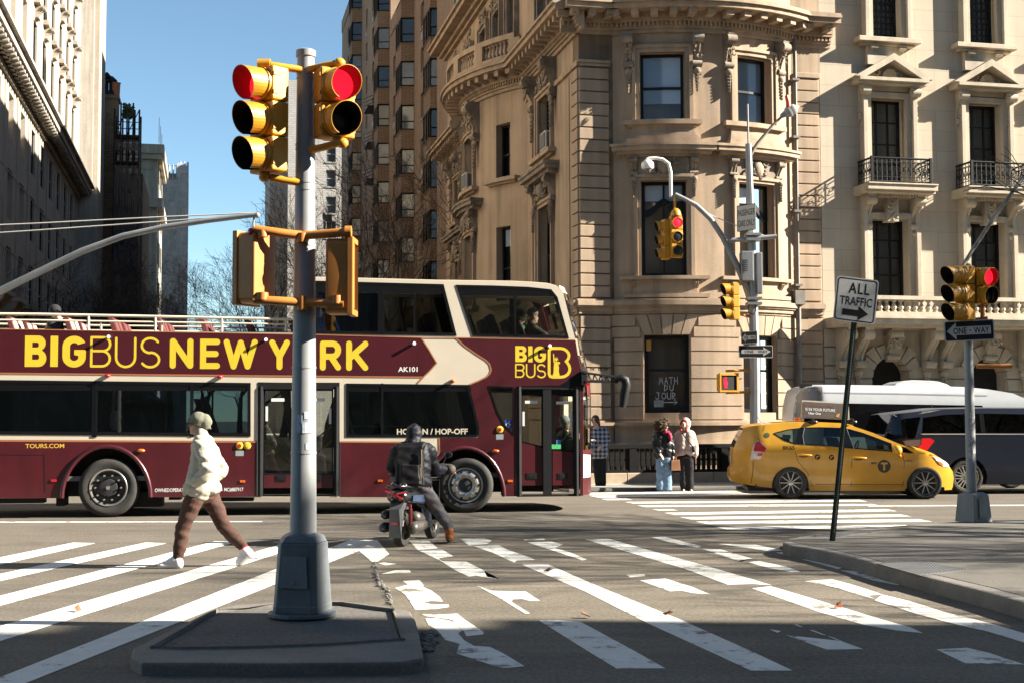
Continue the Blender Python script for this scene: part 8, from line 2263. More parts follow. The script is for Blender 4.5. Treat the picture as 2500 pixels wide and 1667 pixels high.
# == people, scooter
M_SKIN = mat('skin', (0.42, 0.235, 0.16), rough=.55, var=.08, scale=10)
M_SKINL = mat('light_skin', (0.50, 0.30, 0.22), rough=.55, var=.08, scale=10)
M_EYE = mat('dark_eye', (.015, .012, .01), rough=.3)
M_LIP = mat('lips', (.28, .09, .08), rough=.5)
def cl(name, col, rough=.85, var=.18, scale=9): return mat(name, col, rough=rough, var=var, scale=scale, bump=.07, bscale=170, spec=.25)
def head(b, c, f, s=1.0, sd=None):
 """head at c looking along f"""
 c = Vector(c); f = Vector(f).normalized(); u = Vector((0, 0, 1)); r = f.cross(u).normalized()
 rot = Matrix((( r.x, f.x, 0), (r.y, f.y, 0), (r.z, f.z, 1)))
 b.ell(c + u * .025 * s, (.074 * s, .094 * s, .105 * s), 16, rot=rot); b.ell(c + f * .022 * s - u * .055 * s, (.056 * s, .070 * s, .075 * s), 14, rot=rot)
 b.ell(c + f * .098 * s - u * .012 * s, (.014 * s, .022 * s, .022 * s), 8, rot=rot); b.cap(c + f * .086 * s + u * .03 * s, c + f * .10 * s - u * .008 * s, .010 * s, .013 * s, 8)
 b.ell(c + f * .078 * s + u * .042 * s, (.045 * s, .016 * s, .012 * s), 8, rot=rot); b.ell(c + f * .080 * s - u * .055 * s, (.026 * s, .012 * s, .010 * s), 8, rot=rot); b.ell(c + f * .072 * s - u * .098 * s, (.024 * s, .02 * s, .02 * s), 8, rot=rot)
 for k in (-1, 1): b.ell(c + r * k * .074 * s - f * .005 * s, (.010 * s, .02 * s, .03 * s), 8, rot=rot)
 return r, u
def face_parts(o, c, f, s=1.0):
 c = Vector(c); f = Vector(f).normalized(); u = Vector((0, 0, 1)); r = f.cross(u).normalized()
 b = MB(loc_fn(o))
 for k in (-1, 1): b.ell(c + r * k * .031 * s + f * .082 * s + u * .022 * s, (.013 * s,) * 3, 8); b.tube([c + r * k * .016 * s + f * .094 * s + u * .045 * s, c + r * k * .046 * s + f * .080 * s + u * .046 * s], .005 * s, 5)
 b.build('eyes', M_EYE, o)
 b = MB(loc_fn(o)); b.tube([c + r * -.022 * s + f * .084 * s - u * .055 * s, c + f * .094 * s - u * .057 * s, c + r * .022 * s + f * .084 * s - u * .055 * s], .006 * s, 6); b.build('mouth', M_LIP, o)
def hand(b, w, d, up, curl=.6, thumb=1):
 """palm and five fingers; w wrist, d pointing direction, up back-of-hand normal"""
 w, d, up = Vector(w), Vector(d).normalized(), Vector(up).normalized(); s_ = d.cross(up).normalized()
 b.cap(w, w + d * .03, .025, .032, 10);
 for k in range(4): b.cap(w + d * .02 + s_ * (k - 1.5) * .018, w + d * .085 + s_ * (k - 1.5) * .021, .014, .012, 8)
 for k, L_ in enumerate((.066, .078, .074, .058)):
  p = w + d * .088 + s_ * (k - 1.5) * .0225 * thumb; d1 = (d * math.cos(curl * .5) - up * math.sin(curl * .5)); d2 = (d * math.cos(curl * 1.5) - up * math.sin(curl * 1.5))
  q = p + d1 * L_ * .55; b.cap(p, q, .0098, .0092, 8); b.cap(q, q + d2 * L_ * .5, .0092, .0078, 8)
 p = w + d * .03 + s_ * -.030 * thumb; q = p + (d * .6 - s_ * .7 * thumb - up * .3).normalized() * .042; b.cap(p, q, .013, .011, 8); b.cap(q, q + (d * .9 - s_ * .2 * thumb - up * .3).normalized() * .032, .011, .009, 8)
def chain(b, pts, rad, n=12):
 for (p, q), (r0, r1) in zip(zip(pts[:-1], pts[1:]), zip(rad[:-1], rad[1:])): b.cap(p, q, r0, r1, n)
def wrinkle(amp, fx=9, seed=0, quilt=0.0, qz=16):
 def d(co):
  w = co.x * .5 + co.y * .4; v = noise.noise(Vector((co.x * fx * .5, co.y * fx * .5, (co.z + w * .6) * fx * 1.7 + seed))) * amp + noise.noise(Vector((co.x * fx, co.y * fx, (co.z - w) * fx * 3 + seed))) * amp * .45
  if quilt: v += quilt * (abs(math.sin(co.z * qz + noise.noise(co * 3) * 1.2)) - .6)
  return v
 return d
def body_mesh(o, J, skin=None, voxel=.010):
 b = MB(loc_fn(o)); V_ = lambda k: Vector(J[k])
 head(b, J['head'], J['look'], J.get('hs', 1.0))
 b.cap(V_('neck') - Vector((0, 0, .05)), V_('head') - Vector((0, 0, .05)), .055, .05)
 sl, sr, pv = V_('sl'), V_('sr'), V_('pelvis'); ch = (sl + sr) / 2
 ax = (sr - sl).normalized()
 b.cap(ch.lerp(sl, .7), ch.lerp(sr, .7), .075, .075); b.cap(ch, V_('neck'), .09, .055)
 for k in (-.5, .5): b.cap(ch + ax * k * .16 - Vector((0, 0, .05)), pv + ax * k * .13, .105, .10)
 hl, hr = V_('hl'), V_('hr'); b.cap(hl, hr, .10, .10)
 chain(b, [sl, V_('el'), V_('wl')], [.052, .042, .028]); chain(b, [sr, V_('er'), V_('wr')], [.052, .042, .028])
 chain(b, [hl, V_('kl'), V_('al')], [.088, .058, .038]); chain(b, [hr, V_('kr'), V_('ar')], [.088, .058, .038])
 b.cap(V_('al') - Vector((0, 0, .01)), V_('al').lerp(V_('tl'), .8), .030, .022); b.cap(V_('ar') - Vector((0, 0, .01)), V_('ar').lerp(V_('tr'), .8), .030, .022)
 for s_ in 'lr':
  d = J.get('d' + s_); d = Vector(d) if d else (V_('w' + s_) - V_('e' + s_)).normalized()
  hand(b, V_('w' + s_), d, J.get('u' + s_, (0, 0, 1)), J.get('curl', .6), 1 if s_ == 'l' else -1)
 r = b.blob('body', skin or M_SKIN, o, voxel, 2); face_parts(o, J['head'], J['look'], J.get('hs', 1.0)); return r
# -- walking man
wp = G(444, 1384)
man = thing('person', 'person in a cream puffer jacket and grey knit hat striding over the crosswalk', 'person', (wp.x, wp.y, 0), 0)
X = lambda x, y, d=0.0: ((x - 240) / 803, d, (1511 - y) / 803)
J = dict(head=X(372, 212), look=(-1, -.05, -.06), neck=X(400, 300), sl=X(432, 385, -.19), sr=X(420, 385, .19), pelvis=X(400, 800), hl=X(375, 850, -.09), hr=X(455, 850, .09),
         el=X(505, 630, -.27), wl=X(430, 705, -.17), er=X(540, 640, .26), wr=X(430, 760, .20), kl=X(262, 1150, -.10), al=X(222, 1415, -.09), kr=X(588, 1125, .09), ar=X(775, 1345, .09), tl=X(70, 1480, -.11), tr=X(748, 1462, .09),
         dl=(-1, .1, -.5), dr=(-1, -.1, -.5), ul=(0, -1, .3), ur=(0, 1, .3))
body_mesh(man, J)
fn = loc_fn(man)
b = MB(fn)
b.cap(X(425, 400, -.13), X(425, 400, .13), .105, .105); b.cap(X(405, 315), X(400, 285), .082, .072)
for d in (-.075, .075): b.cap(X(425, 425, d), X(440, 640, d), .125, .158); b.cap(X(430, 620, d), X(398, 800, d), .158, .158)
b.cap(X(490, 600, 0), X(490, 690, 0), .09, .09); b.cap(X(330, 790, -.05), X(500, 790, -.05), .10, .10); b.cap(X(330, 790, .08), X(500, 790, .08), .10, .10)
b.cap(X(340, 790, -.14), X(300, 830, -.12), .06, .05)
chain(b, [X(420, 385, .19), X(545, 640, .27), X(440, 750, .2)], [.088, .082, .08], 14)
jk = b.blob('puffer_jacket', cl('cream_padded_nylon', (.34, .315, .255), .75, .06), man, .010, 3, wrinkle(.010, 10, 1, .010, 20))
b = MB(fn); chain(b, [X(425, 385, -.19), X(485, 520, -.25), X(508, 630, -.28), X(470, 680, -.275)], [.085, .085, .080, .070], 14); chain(b, [X(505, 640, -.28), X(440, 700, -.25), X(400, 732, -.22)], [.076, .074, .066], 14); b.blob('jacket_sleeve', MATS['cream_padded_nylon'], jk, .009, 2, wrinkle(.012, 11, 2, .013, 24))
b = MB(fn); b.tube([X(345, 350, -.02), X(372, 330, -.09), X(410, 326, -.11), X(448, 345, -.10)], .008, 6); b.build('orange_strap', cl('rust_strap', (.35, .10, .03)), jk)
b = MB(fn)
for s_, K in ((-.09, ((382, 830), (262, 1150), (222, 1410))), (.09, ((452, 830), (588, 1125), (765, 1325)))):
 chain(b, [X(*K[0], s_), X(lerp(K[0][0], K[1][0], .5), lerp(K[0][1], K[1][1], .5), s_), X(*K[1], s_), X(lerp(K[1][0], K[2][0], .5) - (4 if s_ > 0 else -6), lerp(K[1][1], K[2][1], .5), s_), X(*K[2], s_)], [.115, .105, .080, .078, .062], 16)
b.cap(X(368, 845, -.05), X(458, 845, .05), .128, .128)
b.blob('trousers', cl('brown_trousers', (.060, .030, .022), .85, .22), man, .009, 2, wrinkle(.013, 9, 3))
b = MB(fn)
b.cap(X(222, 1436, -.10), X(230, 1470, -.10), .056, .056); b.cap(X(235, 1478, -.10), X(75, 1488, -.11), .048, .034); b.cap(X(240, 1494, -.10), X(60, 1496, -.11), .030, .022); b.cap(X(140, 1466, -.10), X(200, 1436, -.10), .046, .054)
b.cap(X(792, 1358, .09), X(828, 1395, .09), .056, .058); b.cap(X(822, 1395, .09), X(745, 1474, .10), .058, .048); b.cap(X(780, 1370, .09), X(755, 1440, .09), .045, .042); b.cap(X(850, 1392, .09), X(735, 1494, .10), .036, .026)
b.blob('shoes', cl('white_trainers', (.62, .62, .62), .6, .05), man, .009, 2)
b = MB(fn); b.lathe([(.052, -.03), (.05, .03)], X(222, 1422, -.09), 12); b.cap(X(772, 1330, .09), X(800, 1362, .09), .052, .052); b.build('socks', cl('red_socks', (.42, .02, .03)), man, smooth=50)
b = MB(fn); rt2 = Matrix.Rotation(R(18), 3, 'Y')
b.ell(X(380, 182), (.110, .094, .098), 18, rot=rt2); b.cap(X(312, 206), X(440, 226), .052, .06); b.cap(X(325, 192), X(440, 200), .068, .078); b.ell(X(440, 170), (.055, .068, .06), 12)
b.tube([X(470, 215), X(490, 268)], .010, 6)
b.blob('knit_hat', cl('grey_knit', (.15, .145, .11), .95, .2, 25), man, .009, 3, wrinkle(.006, 12, 7))
b = MB(fn); b.tube([X(287, 205, -.05), X(283, 222, -.05), X(290, 235, -.05)], .006, 5); b.tube([X(290, 212, -.06), X(345, 214, -.08)], .004, 5); b.build('glasses', M_BLK, man)
# -- scooter
so = G(977, 1334.5); SA = R(-15)
sct = thing('motor_scooter', 'black motor scooter with a red tail lamp and grey mudguard stopped on the crosswalk', 'scooter', (so.x, so.y, 0), SA)
fn = loc_fn(sct)
M_SBL = mat('scooter_black', (.010, .010, .011), rough=.25, var=.2, coat=.4); M_SGR = mat('scooter_grey', (.075, .075, .078), rough=.45, var=.25, scale=6); M_SBLU = mat('scooter_blue', (.03, .045, .085), rough=.3, var=.2, coat=.3); M_ENG = mat('engine_metal', (.10, .09, .08), rough=.45, metal=.5, var=.4, scale=20)
def swheel(y, r, w):
 b = MB(fn); b.lathe([(r * .62, -w * .35), (r * .8, -w * .5), (r * .94, -w * .42), (r, -w * .15), (r, w * .15), (r * .94, w * .42), (r * .8, w * .5), (r * .62, w * .35)], (0, y, r), 30, axis='x', caps=False); o = b.build('wheel', M_TYRE, sct, smooth=45)
 b = MB(fn); b.lathe([(r * .63, -w * .36), (r * .55, -w * .2), (r * .55, w * .2), (r * .63, w * .36)], (0, y, r), 30, axis='x', caps=False)
 for k in range(5): an = k * 1.2566; b.box(-w * .18, w * .18, y - .015, y + .015, r, r + .01); b.tube([(0, y, r), (0, y + r * .6 * math.cos(an), r + r * .6 * math.sin(an))], .02, 6)
 b.lathe([(.045, -w * .5), (.045, w * .5)], (0, y, r), 12, axis='x'); b.build('rim', M_ENG, o, smooth=40)
 return o
swheel(0.06, .225, .125); swheel(1.30, .225, .11)
b = MB(fn)
b.hexa([(-.085, -.20, .13), (.085, -.20, .13), (.07, -.165, .13), (-.07, -.165, .13), (-.075, -.20, .50), (.075, -.20, .50), (.06, -.02, .50), (-.06, -.02, .50)]); b.hexa([(-.075, -.20, .50), (.075, -.20, .50), (.06, .2, .48), (-.06, .2, .48), (-.10, -.10, .60), (.10, -.10, .60), (.10, .25, .60), (-.10, .25, .60)])
mg = b.build('mudguard', M_SGR, sct, bevel=.012)
b = MB(fn); b.box(-.05, .05, -.215, -.20, .30, .335); b.build('red_reflector', M_REDL, mg)
b = MB(fn)
b.cap((-.06, -.10, .66), (-.09, .45, .63), .085, .11, 14); b.cap((.06, -.10, .66), (.09, .45, .63), .085, .11, 14); b.cap((0, -.16, .68), (0, .2, .67), .06, .10, 14); b.cap((-.1, .4, .6), (-.1, .75, .42), .10, .08, 12); b.cap((.1, .4, .6), (.1, .75, .42), .10, .08, 12)
b.blob('tail_cowling', M_SBL, sct, .012, 3)
b = MB(fn)
for k in (-1, 1):
 b.hexa([(k * .14, -.18, .712), (k * .03, -.222, .688), (k * .03, -.19, .688), (k * .13, -.15, .712), (k * .15, -.17, .734), (k * .03, -.218, .706), (k * .03, -.18, .706), (k * .14, -.14, .734)])
 b.hexa([(k * .10, -.20, .63), (k * .03, -.222, .664), (k * .03, -.19, .664), (k * .10, -.16, .63), (k * .095, -.20, .645), (k * .03, -.222, .682), (k * .03, -.19, .682), (k * .095, -.16, .645)])
b.box(-.035, .035, -.224, -.18, .668, .702); b.build('tail_lamp', M_REDL, sct)
b = MB(fn); b.cap((-.06, -.04, .78), (-.06, .5, .76), .07, .10, 12); b.cap((.06, -.04, .78), (.06, .5, .76), .07, .10, 12); b.blob('seat', M_SBL, sct, .014, 3)
b = MB(fn); b.tube([(-.14, .15, .76), (-.15, -.12, .79), (-.08, -.22, .80), (.08, -.22, .80), (.15, -.12, .79), (.14, .15, .76)], .016, 8); b.build('grab_rail', M_SBL, sct, smooth=50)
b = MB(fn); b.hexa([(.175, .0, .60), (.20, .42, .56), (.185, .42, .54), (.16, 0, .58), (.175, .02, .67), (.20, .40, .66), (.185, .40, .66), (.16, .02, .67)]); b.hexa([(.14, .5, .3), (.16, .85, .2), (.15, .85, .18), (.12, .5, .28), (.15, .45, .52), (.17, .75, .4), (.16, .75, .4), (.13, .45, .52)]); b.build('blue_side_panel', M_SBLU, sct)
b = MB(fn); b.cap((.14, .10, .24), (.13, .62, .26), .085, .07, 12); b.cap((.10, .3, .36), (.08, .55, .32), .09, .09, 10); b.box(-.06, .10, .25, .75, .22, .40); b.build('engine', M_ENG, sct, smooth=45)
b = MB(fn); b.cap((-.18, -.12, .26), (-.16, .40, .24), .068, .05, 12); b.cap((-.17, -.10, .42), (-.15, .25, .42), .06, .06, 10); b.build('exhaust', mat('black_exhaust', (.012, .012, .012), rough=.4, var=.3), sct, smooth=45)
b = MB(fn); b.tube([(.12, .05, .25), (.13, .02, .55)], .022, 8)
for k in range(7): b.lathe([(.034, 0), (.034, .012)], (.125, .035, .31 + k * .028), 10)
b.build('shock_absorber', mat('red_spring', (.13, .01, .01), rough=.4), sct)
b = MB(fn); b.box(-.17, .17, .55, 1.0, .24, .30); b.hexa([(-.2, .98, .28), (.2, .98, .28), (.2, 1.04, .28), (-.2, 1.04, .28), (-.17, 1.12, .82), (.17, 1.12, .82), (.15, 1.2, .82), (-.15, 1.2, .82)]); b.tube([(0, 1.15, .85), (0, 1.3, .25)], .03, 8); b.tube([(0, 1.12, .80), (0, 1.06, 1.0)], .03, 8); b.cap((-.12, 1.1, .95), (.12, 1.1, .95), .09, .09); b.hexa([(-.08, 1.05, .40), (.08, 1.05, .40), (.08, 1.5, .36), (-.08, 1.5, .36), (-.07, 1.1, .47), (.07, 1.1, .47), (.07, 1.48, .42), (-.07, 1.48, .42)]); b.build('front_shield', M_SBL, sct, smooth=40)
b = MB(fn); b.tube([(-.36, .93, 1.00), (-.2, 1.02, 1.01), (0, 1.06, 1.0), (.2, 1.02, 1.01), (.36, .93, 1.00)], .016, 8); b.build('handlebar', M_SBL, sct)
for sx in (-1, 1):
 b = MB(fn); b.tube([(sx * .24, 1.02, 1.02), (sx * .30, 1.02, 1.14)], .007, 6); b.ell((sx * .335, 1.0, 1.17), (.065, .02, .045), 12); b.build('mirror', M_SBL, sct, smooth=50)
 b = MB(fn); b.cap((sx * .25, .97, .995), (sx * .40, .90, .975), .06, .075, 12); b.build('hand_muff', mat('brown_muff', (.05, .04, .03), rough=.8, var=.3), sct, smooth=50)
# -- scooter rider
rid = thing('person', 'person in a dark hooded down jacket and grey trousers sitting on the scooter', 'person', (so.x, so.y, 0), 0)
X2 = lambda x, y, d=0.0: ((x - 212) / 812 * (1 + d / 17.8), d, (1455 - y) / 812 * (1 + d / 17.8) - .0)
J = dict(head=X2(332, 290, .42), look=(.05, 1, -.02), neck=X2(318, 410, .38), sl=X2(165, 460, .38), sr=X2(478, 460, .40), pelvis=X2(320, 830, .36), hl=X2(255, 850, .36), hr=X2(400, 850, .36),
         el=X2(92, 640, .50), wl=X2(90, 735, .80), er=X2(520, 665, .55), wr=X2(660, 715, .80), kl=X2(110, 800, .85), al=X2(150, 1130, .82), kr=X2(545, 1075, .55), ar=X2(690, 1290, .48), tl=X2(150, 1190, 1.0), tr=X2(712, 1392, .62), dr=(.6, .7, -.1), dl=(-.1, 1, 0), hs=.95)
body_mesh(rid, J)
fn = loc_fn(rid)
b = MB(fn)
for k in (-1, 1): b.cap(X2(318 + k * 75, 480, .38), X2(320 + k * 70, 790, .36), .145, .150)
b.cap(X2(180, 465, .38), X2(465, 465, .40), .105, .105); b.cap(X2(250, 820, .36), X2(420, 820, .36), .14, .14)
chain(b, [X2(160, 470, .38), X2(98, 640, .52), X2(100, 735, .80)], [.10, .088, .07], 14); chain(b, [X2(485, 470, .40), X2(525, 665, .56), X2(640, 712, .78)], [.10, .092, .072], 14)
b.blob('down_jacket', cl('navy_black_nylon', (.006, .006, .010), .6, .2), rid, .012, 4, wrinkle(.012, 9, 11, .012, 17))
b = MB(fn); b.ell(X2(330, 290, .42), (.115, .125, .135), 16); b.cap(X2(325, 340, .40), X2(322, 400, .38), .10, .12)
b.blob('hood', MATS['navy_black_nylon'], rid, .011, 4, wrinkle(.012, 12, 13))
b = MB(fn)
chain(b, [X2(405, 845, .36), X2(480, 960, .47), X2(550, 1078, .55), X2(640, 1200, .50), X2(698, 1290, .47)], [.118, .112, .090, .082, .066], 16); chain(b, [X2(255, 845, .36), X2(180, 820, .6), X2(112, 800, .85), X2(150, 1140, .82)], [.115, .10, .088, .065], 14); b.cap(X2(260, 845, .36), X2(405, 845, .36), .13, .13)
b.blob('trousers', cl('grey_cotton_trousers', (.085, .080, .088), .9, .15), rid, .011, 4, wrinkle(.013, 9, 17))
b = MB(fn); b.cap(X2(700, 1310, .46), X2(702, 1375, .46), .062, .058); b.cap(X2(702, 1390, .44), X2(712, 1398, .66), .055, .045); b.cap(X2(150, 1150, .82), X2(150, 1200, 1.0), .06, .05); b.blob('boots', cl('tan_leather_boots', (.26, .085, .025), .6, .25), rid, .010, 3)
b = MB(fn); b.cap(X2(698, 1412, .40), X2(716, 1418, .70), .030, .028); b.build('boot_sole', cl('boot_sole_rubber', (.10, .05, .025)), rid)
bk = thing('backpack', 'large black square-topped backpack on the back of the scooter rider', 'backpack', tuple(Vector((so.x, so.y, 0)) + Vector(X2(310, 790, .2))), 0)
fnb = lambda x, y, z: Vector((so.x, so.y, 0)) + Vector((x, y, z))
b = MB(fnb)
pts = [X2(172, 790, .0), X2(455, 800, .0), X2(452, 420, .10), X2(180, 420, .10)]
b.hexa([X2(172, 805, -.04), X2(466, 810, -.04), X2(455, 800, .24), X2(190, 795, .24), X2(170, 400, .05), X2(448, 395, .05), X2(440, 400, .28), X2(185, 402, .28)])
b.hexa([X2(215, 790, -.08), X2(425, 795, -.08), X2(440, 790, .0), X2(195, 790, .0), X2(225, 590, -.05), X2(405, 590, -.05), X2(430, 585, .03), X2(195, 585, .03)]); b.cap(X2(190, 405, .12), X2(432, 400, .12), .05, .05)
bp_ = b.blob('bag', cl('black_coated_nylon', (.004, .0035, .004), .6, .2), bk, .010, 2, wrinkle(.012, 7, 19))
b = MB(fnb); b.tube([X2(432, 430, .025), X2(436, 560, -.005), X2(440, 720, -.045)], .008, 5); b.build('zip', cl('brown_zip', (.14, .10, .07)), bk)
b = MB(fnb); b.tube([X2(190, 430, .13), X2(185, 400, .25), X2(190, 430, .40)], .022, 6); b.tube([X2(442, 425, .13), X2(448, 400, .25), X2(445, 430, .40)], .022, 6); b.build('straps', MATS['black_coated_nylon'], bk)
# -- two women on the far kerb
GZ = .0
def standing(name_label, ctr_px, base_px, K):
 p = G(*base_px, 0.0); o = thing('person', name_label, 'person', (p.x, p.y, 0), 0)
 sc_ = FPX / p.y * 6.815
 return o, (lambda x, y, d=0.0: ((x - K[0]) / sc_, d, (K[1] - y) / sc_))
g1, Y1 = standing('person with big curly brown hair, black leather jacket and wide blue jeans', None, (1620.5, 1199), (412, 1356))
J = dict(head=Y1(412, 292), look=(.85, -.5, -.05), neck=Y1(405, 375), sl=Y1(300, 430), sr=Y1(500, 430, .05), pelvis=Y1(405, 800), hl=Y1(360, 810), hr=Y1(460, 810), el=Y1(262, 600, -.03), wl=Y1(330, 720, -.14), er=Y1(545, 600), wr=Y1(565, 770, -.05), kl=Y1(362, 1080, -.03), al=Y1(370, 1300), kr=Y1(470, 1080, -.03), ar=Y1(478, 1300), tl=Y1(385, 1345, -.1), tr=Y1(520, 1345, -.08), dl=(.5, -.4, -.6), dr=(.1, 0, -1), hs=1.0)
body_mesh(g1, J, M_SKINL, .011); fn = loc_fn(g1)
b = MB(fn)
for k in (-1, 1): b.cap(Y1(400 + k * 55, 450), Y1(405 + k * 55, 740), .135, .145)
b.cap(Y1(305, 430), Y1(495, 430), .09, .09); chain(b, [Y1(295, 440), Y1(262, 600, -.03), Y1(325, 710, -.13)], [.085, .08, .06]); chain(b, [Y1(505, 440), Y1(548, 600), Y1(562, 745, -.04)], [.085, .08, .06])
b.blob('leather_jacket', cl('black_leather', (.012, .012, .013), .34, .2), g1, .014, 4, wrinkle(.016, 9, 23))
b = MB(fn); chain(b, [Y1(362, 800), Y1(360, 1060), Y1(358, 1310)], [.115, .10, .10]); chain(b, [Y1(462, 800), Y1(470, 1060), Y1(478, 1310)], [.115, .10, .10]); b.cap(Y1(365, 800), Y1(460, 800), .12, .12)
b.blob('wide_jeans', cl('blue_denim', (.13, .20, .30), .9, .25, 5), g1, .014, 3, wrinkle(.014, 8, 29))
b = MB(fn); rnd = random.Random(5); hc = Vector(Y1(392, 262))
for k in range(170):
 v = Vector((rnd.gauss(0, 1), rnd.gauss(0, 1), rnd.gauss(0, 1))).normalized()
 if v.x > .45 and v.z < .25 and v.y < .2: continue
 r_ = rnd.uniform(.10, .185); c_ = hc + Vector((v.x * r_, v.y * r_, v.z * r_ * .95 - .02)); a0 = rnd.uniform(0, 6)
 b.tube([c_ + Vector((.028 * math.cos(a0 + t), .028 * math.sin(a0 + t), .012 * t - .03)) for t in range(6)], .011, 5)
b.ell(hc, (.135, .14, .14), 12)
b.build('curly_hair', cl('brown_hair', (.055, .036, .018), .7, .4), g1, smooth=60)
b = MB(fn); b.tube([Y1(400, 375, -.09), Y1(440, 372, -.12), Y1(490, 375, -.08), Y1(515, 440, -.12), Y1(525, 520, -.13)], [.03, .04, .04, .04, .03], 8); b.build('scarf', cl('crimson_scarf', (.30, .015, .05)), g1, smooth=50)
b = MB(fn); b.cap(Y1(365, 1340), Y1(395, 1350, -.1), .045, .035); b.cap(Y1(480, 1340), Y1(525, 1350, -.08), .045, .035); b.build('shoes', cl('dark_shoes', (.03, .03, .03)), g1, smooth=50)
g2, Y2 = standing('person in a pale pink hooded jacket, black trousers and a black cross-body strap', None, (1676, 1198), (790, 1349))
J = dict(head=Y2(750, 262), look=(-.35, -1, -.05), neck=Y2(768, 350), sl=Y2(668, 400), sr=Y2(880, 400), pelvis=Y2(780, 780), hl=Y2(730, 800), hr=Y2(840, 800), el=Y2(638, 600), wl=Y2(625, 745, -.05), er=Y2(930, 600), wr=Y2(945, 760, -.05), kl=Y2(738, 1060, -.02), al=Y2(742, 1290), kr=Y2(845, 1060, -.02), ar=Y2(850, 1290), tl=Y2(735, 1340, -.1), tr=Y2(860, 1340, -.1), dl=(0, 0, -1), dr=(0, 0, -1), hs=.95)
body_mesh(g2, J, M_SKINL, .011); fn = loc_fn(g2)
b = MB(fn)
for k in (-1, 1): b.cap(Y2(780 + k * 55, 420), Y2(782 + k * 62, 690), .125, .145)
b.cap(Y2(680, 400), Y2(870, 400), .085, .085); chain(b, [Y2(665, 410), Y2(636, 600), Y2(628, 725, -.04)], [.085, .085, .06]); chain(b, [Y2(885, 410), Y2(932, 600), Y2(945, 740, -.04)], [.085, .09, .065])
b.blob('hooded_jacket', cl('pale_pink_fleece', (.40, .32, .28), .9, .08), g2, .014, 4, wrinkle(.010, 9, 31))
b = MB(fn)
for k in range(24):
 an = k / 23 * 2 * math.pi
b.ell(Y2(790, 235, .03), (.125, .115, .15), 14); b.cap(Y2(785, 330, .04), Y2(775, 380, .03), .10, .11)
hd = b.blob('hood', MATS['pale_pink_fleece'], g2, .013, 3)
# open the hood in front of the face
b = MB(fn);
for k in range(13):
 pass
b.tube([Y2(748 + 52 * math.cos(t), 262 - 92 * math.sin(t), -.085 + .03 * abs(math.cos(t))) for t in [k * math.pi / 12 for k in range(13)]], .022, 6); b.cap(Y2(705, 290, -.07), Y2(700, 345, -.08), .022, .03); b.cap(Y2(795, 290, -.08), Y2(790, 355, -.1), .02, .03); b.build('red_hair', cl('red_hair_lining', (.32, .06, .05), .8), g2, smooth=50)
b = MB(fn); b.ell(Y2(745, 258, -.045), (.062, .075, .09), 12); b.build('face', M_SKINL, g2, smooth=60)
face_parts(g2, Vector(Y2(745, 258, -.03)), (-.3, -1, -.05), .95)
b = MB(fn); chain(b, [Y2(732, 790), Y2(738, 1050), Y2(742, 1300)], [.11, .085, .08]); chain(b, [Y2(838, 790), Y2(845, 1050), Y2(852, 1300)], [.11, .09, .085]); b.cap(Y2(735, 780), Y2(840, 780), .115, .115)
b.blob('trousers', cl('black_trousers', (.012, .012, .014), .9, .2), g2, .014, 3, wrinkle(.010, 8, 37))
b = MB(fn); b.tube([Y2(712, 385, -.13), Y2(770, 470, -.17), Y2(850, 570, -.165), Y2(890, 620, -.14)], .014, 6); b.cap(Y2(895, 620, -.13), Y2(905, 680, -.12), .03, .035); b.build('cross_body_strap', M_BLK, g2)
b = MB(fn); b.cap(Y2(738, 1335), Y2(732, 1345, -.1), .045, .035); b.cap(Y2(850, 1335), Y2(862, 1345, -.1), .045, .035); b.build('shoes', cl('pale_shoes', (.4, .38, .34)), g2, smooth=50)
pb = thing('paper_bag', 'brown paper carrier bag held between the two women at the kerb', 'bag', tuple(Vector((XF[g1.name] @ Vector(Y1(600, 1010, -.08))))), 0)
fq = lambda x, y, z: XF[g1.name] @ Vector((x, y, z))
b = MB(fq); b.hexa([Y1(525, 1010, -.16), Y1(678, 1005, -.16), Y1(678, 1005, .0), Y1(525, 1010, .0), Y1(535, 835, -.13), Y1(668, 830, -.13), Y1(668, 830, -.03), Y1(535, 835, -.03)]); b.build('bag', cl('brown_paper', (.30, .15, .075), .8), pb, bevel=.006)
b = MB(fq); b.tube([Y1(570, 840, -.08), Y1(578, 790, -.06), Y1(600, 785, -.06), Y1(625, 838, -.08)], .006, 5); b.build('handle', MATS['brown_paper'], pb)
# -- person in plaid behind the bus nose
pp = G(1468, 1193); g3 = thing('person', 'person in a blue and white plaid coat half hidden by the bus front', 'person', (pp.x, pp.y, 0), 0)
k_ = FPX / pp.y; Y3 = lambda x, y, d=0.0: ((x - 1463) / k_, d, (1193 - y) / k_)
J = dict(head=Y3(1450, 1028), look=(-.6, -.8, 0), neck=Y3(1452, 1040), sl=Y3(1434, 1053), sr=Y3(1474, 1053), pelvis=Y3(1458, 1105), hl=Y3(1451, 1110), hr=Y3(1466, 1110), el=Y3(1430, 1075), wl=Y3(1436, 1092, -.2), er=Y3(1478, 1073), wr=Y3(1462, 1088, -.2), kl=Y3(1452, 1145), al=Y3(1455, 1182), kr=Y3(1466, 1145), ar=Y3(1468, 1182), tl=Y3(1452, 1191, -.1), tr=Y3(1472, 1191, -.1))
body_mesh(g3, J, M_SKINL, .012); fn = loc_fn(g3)
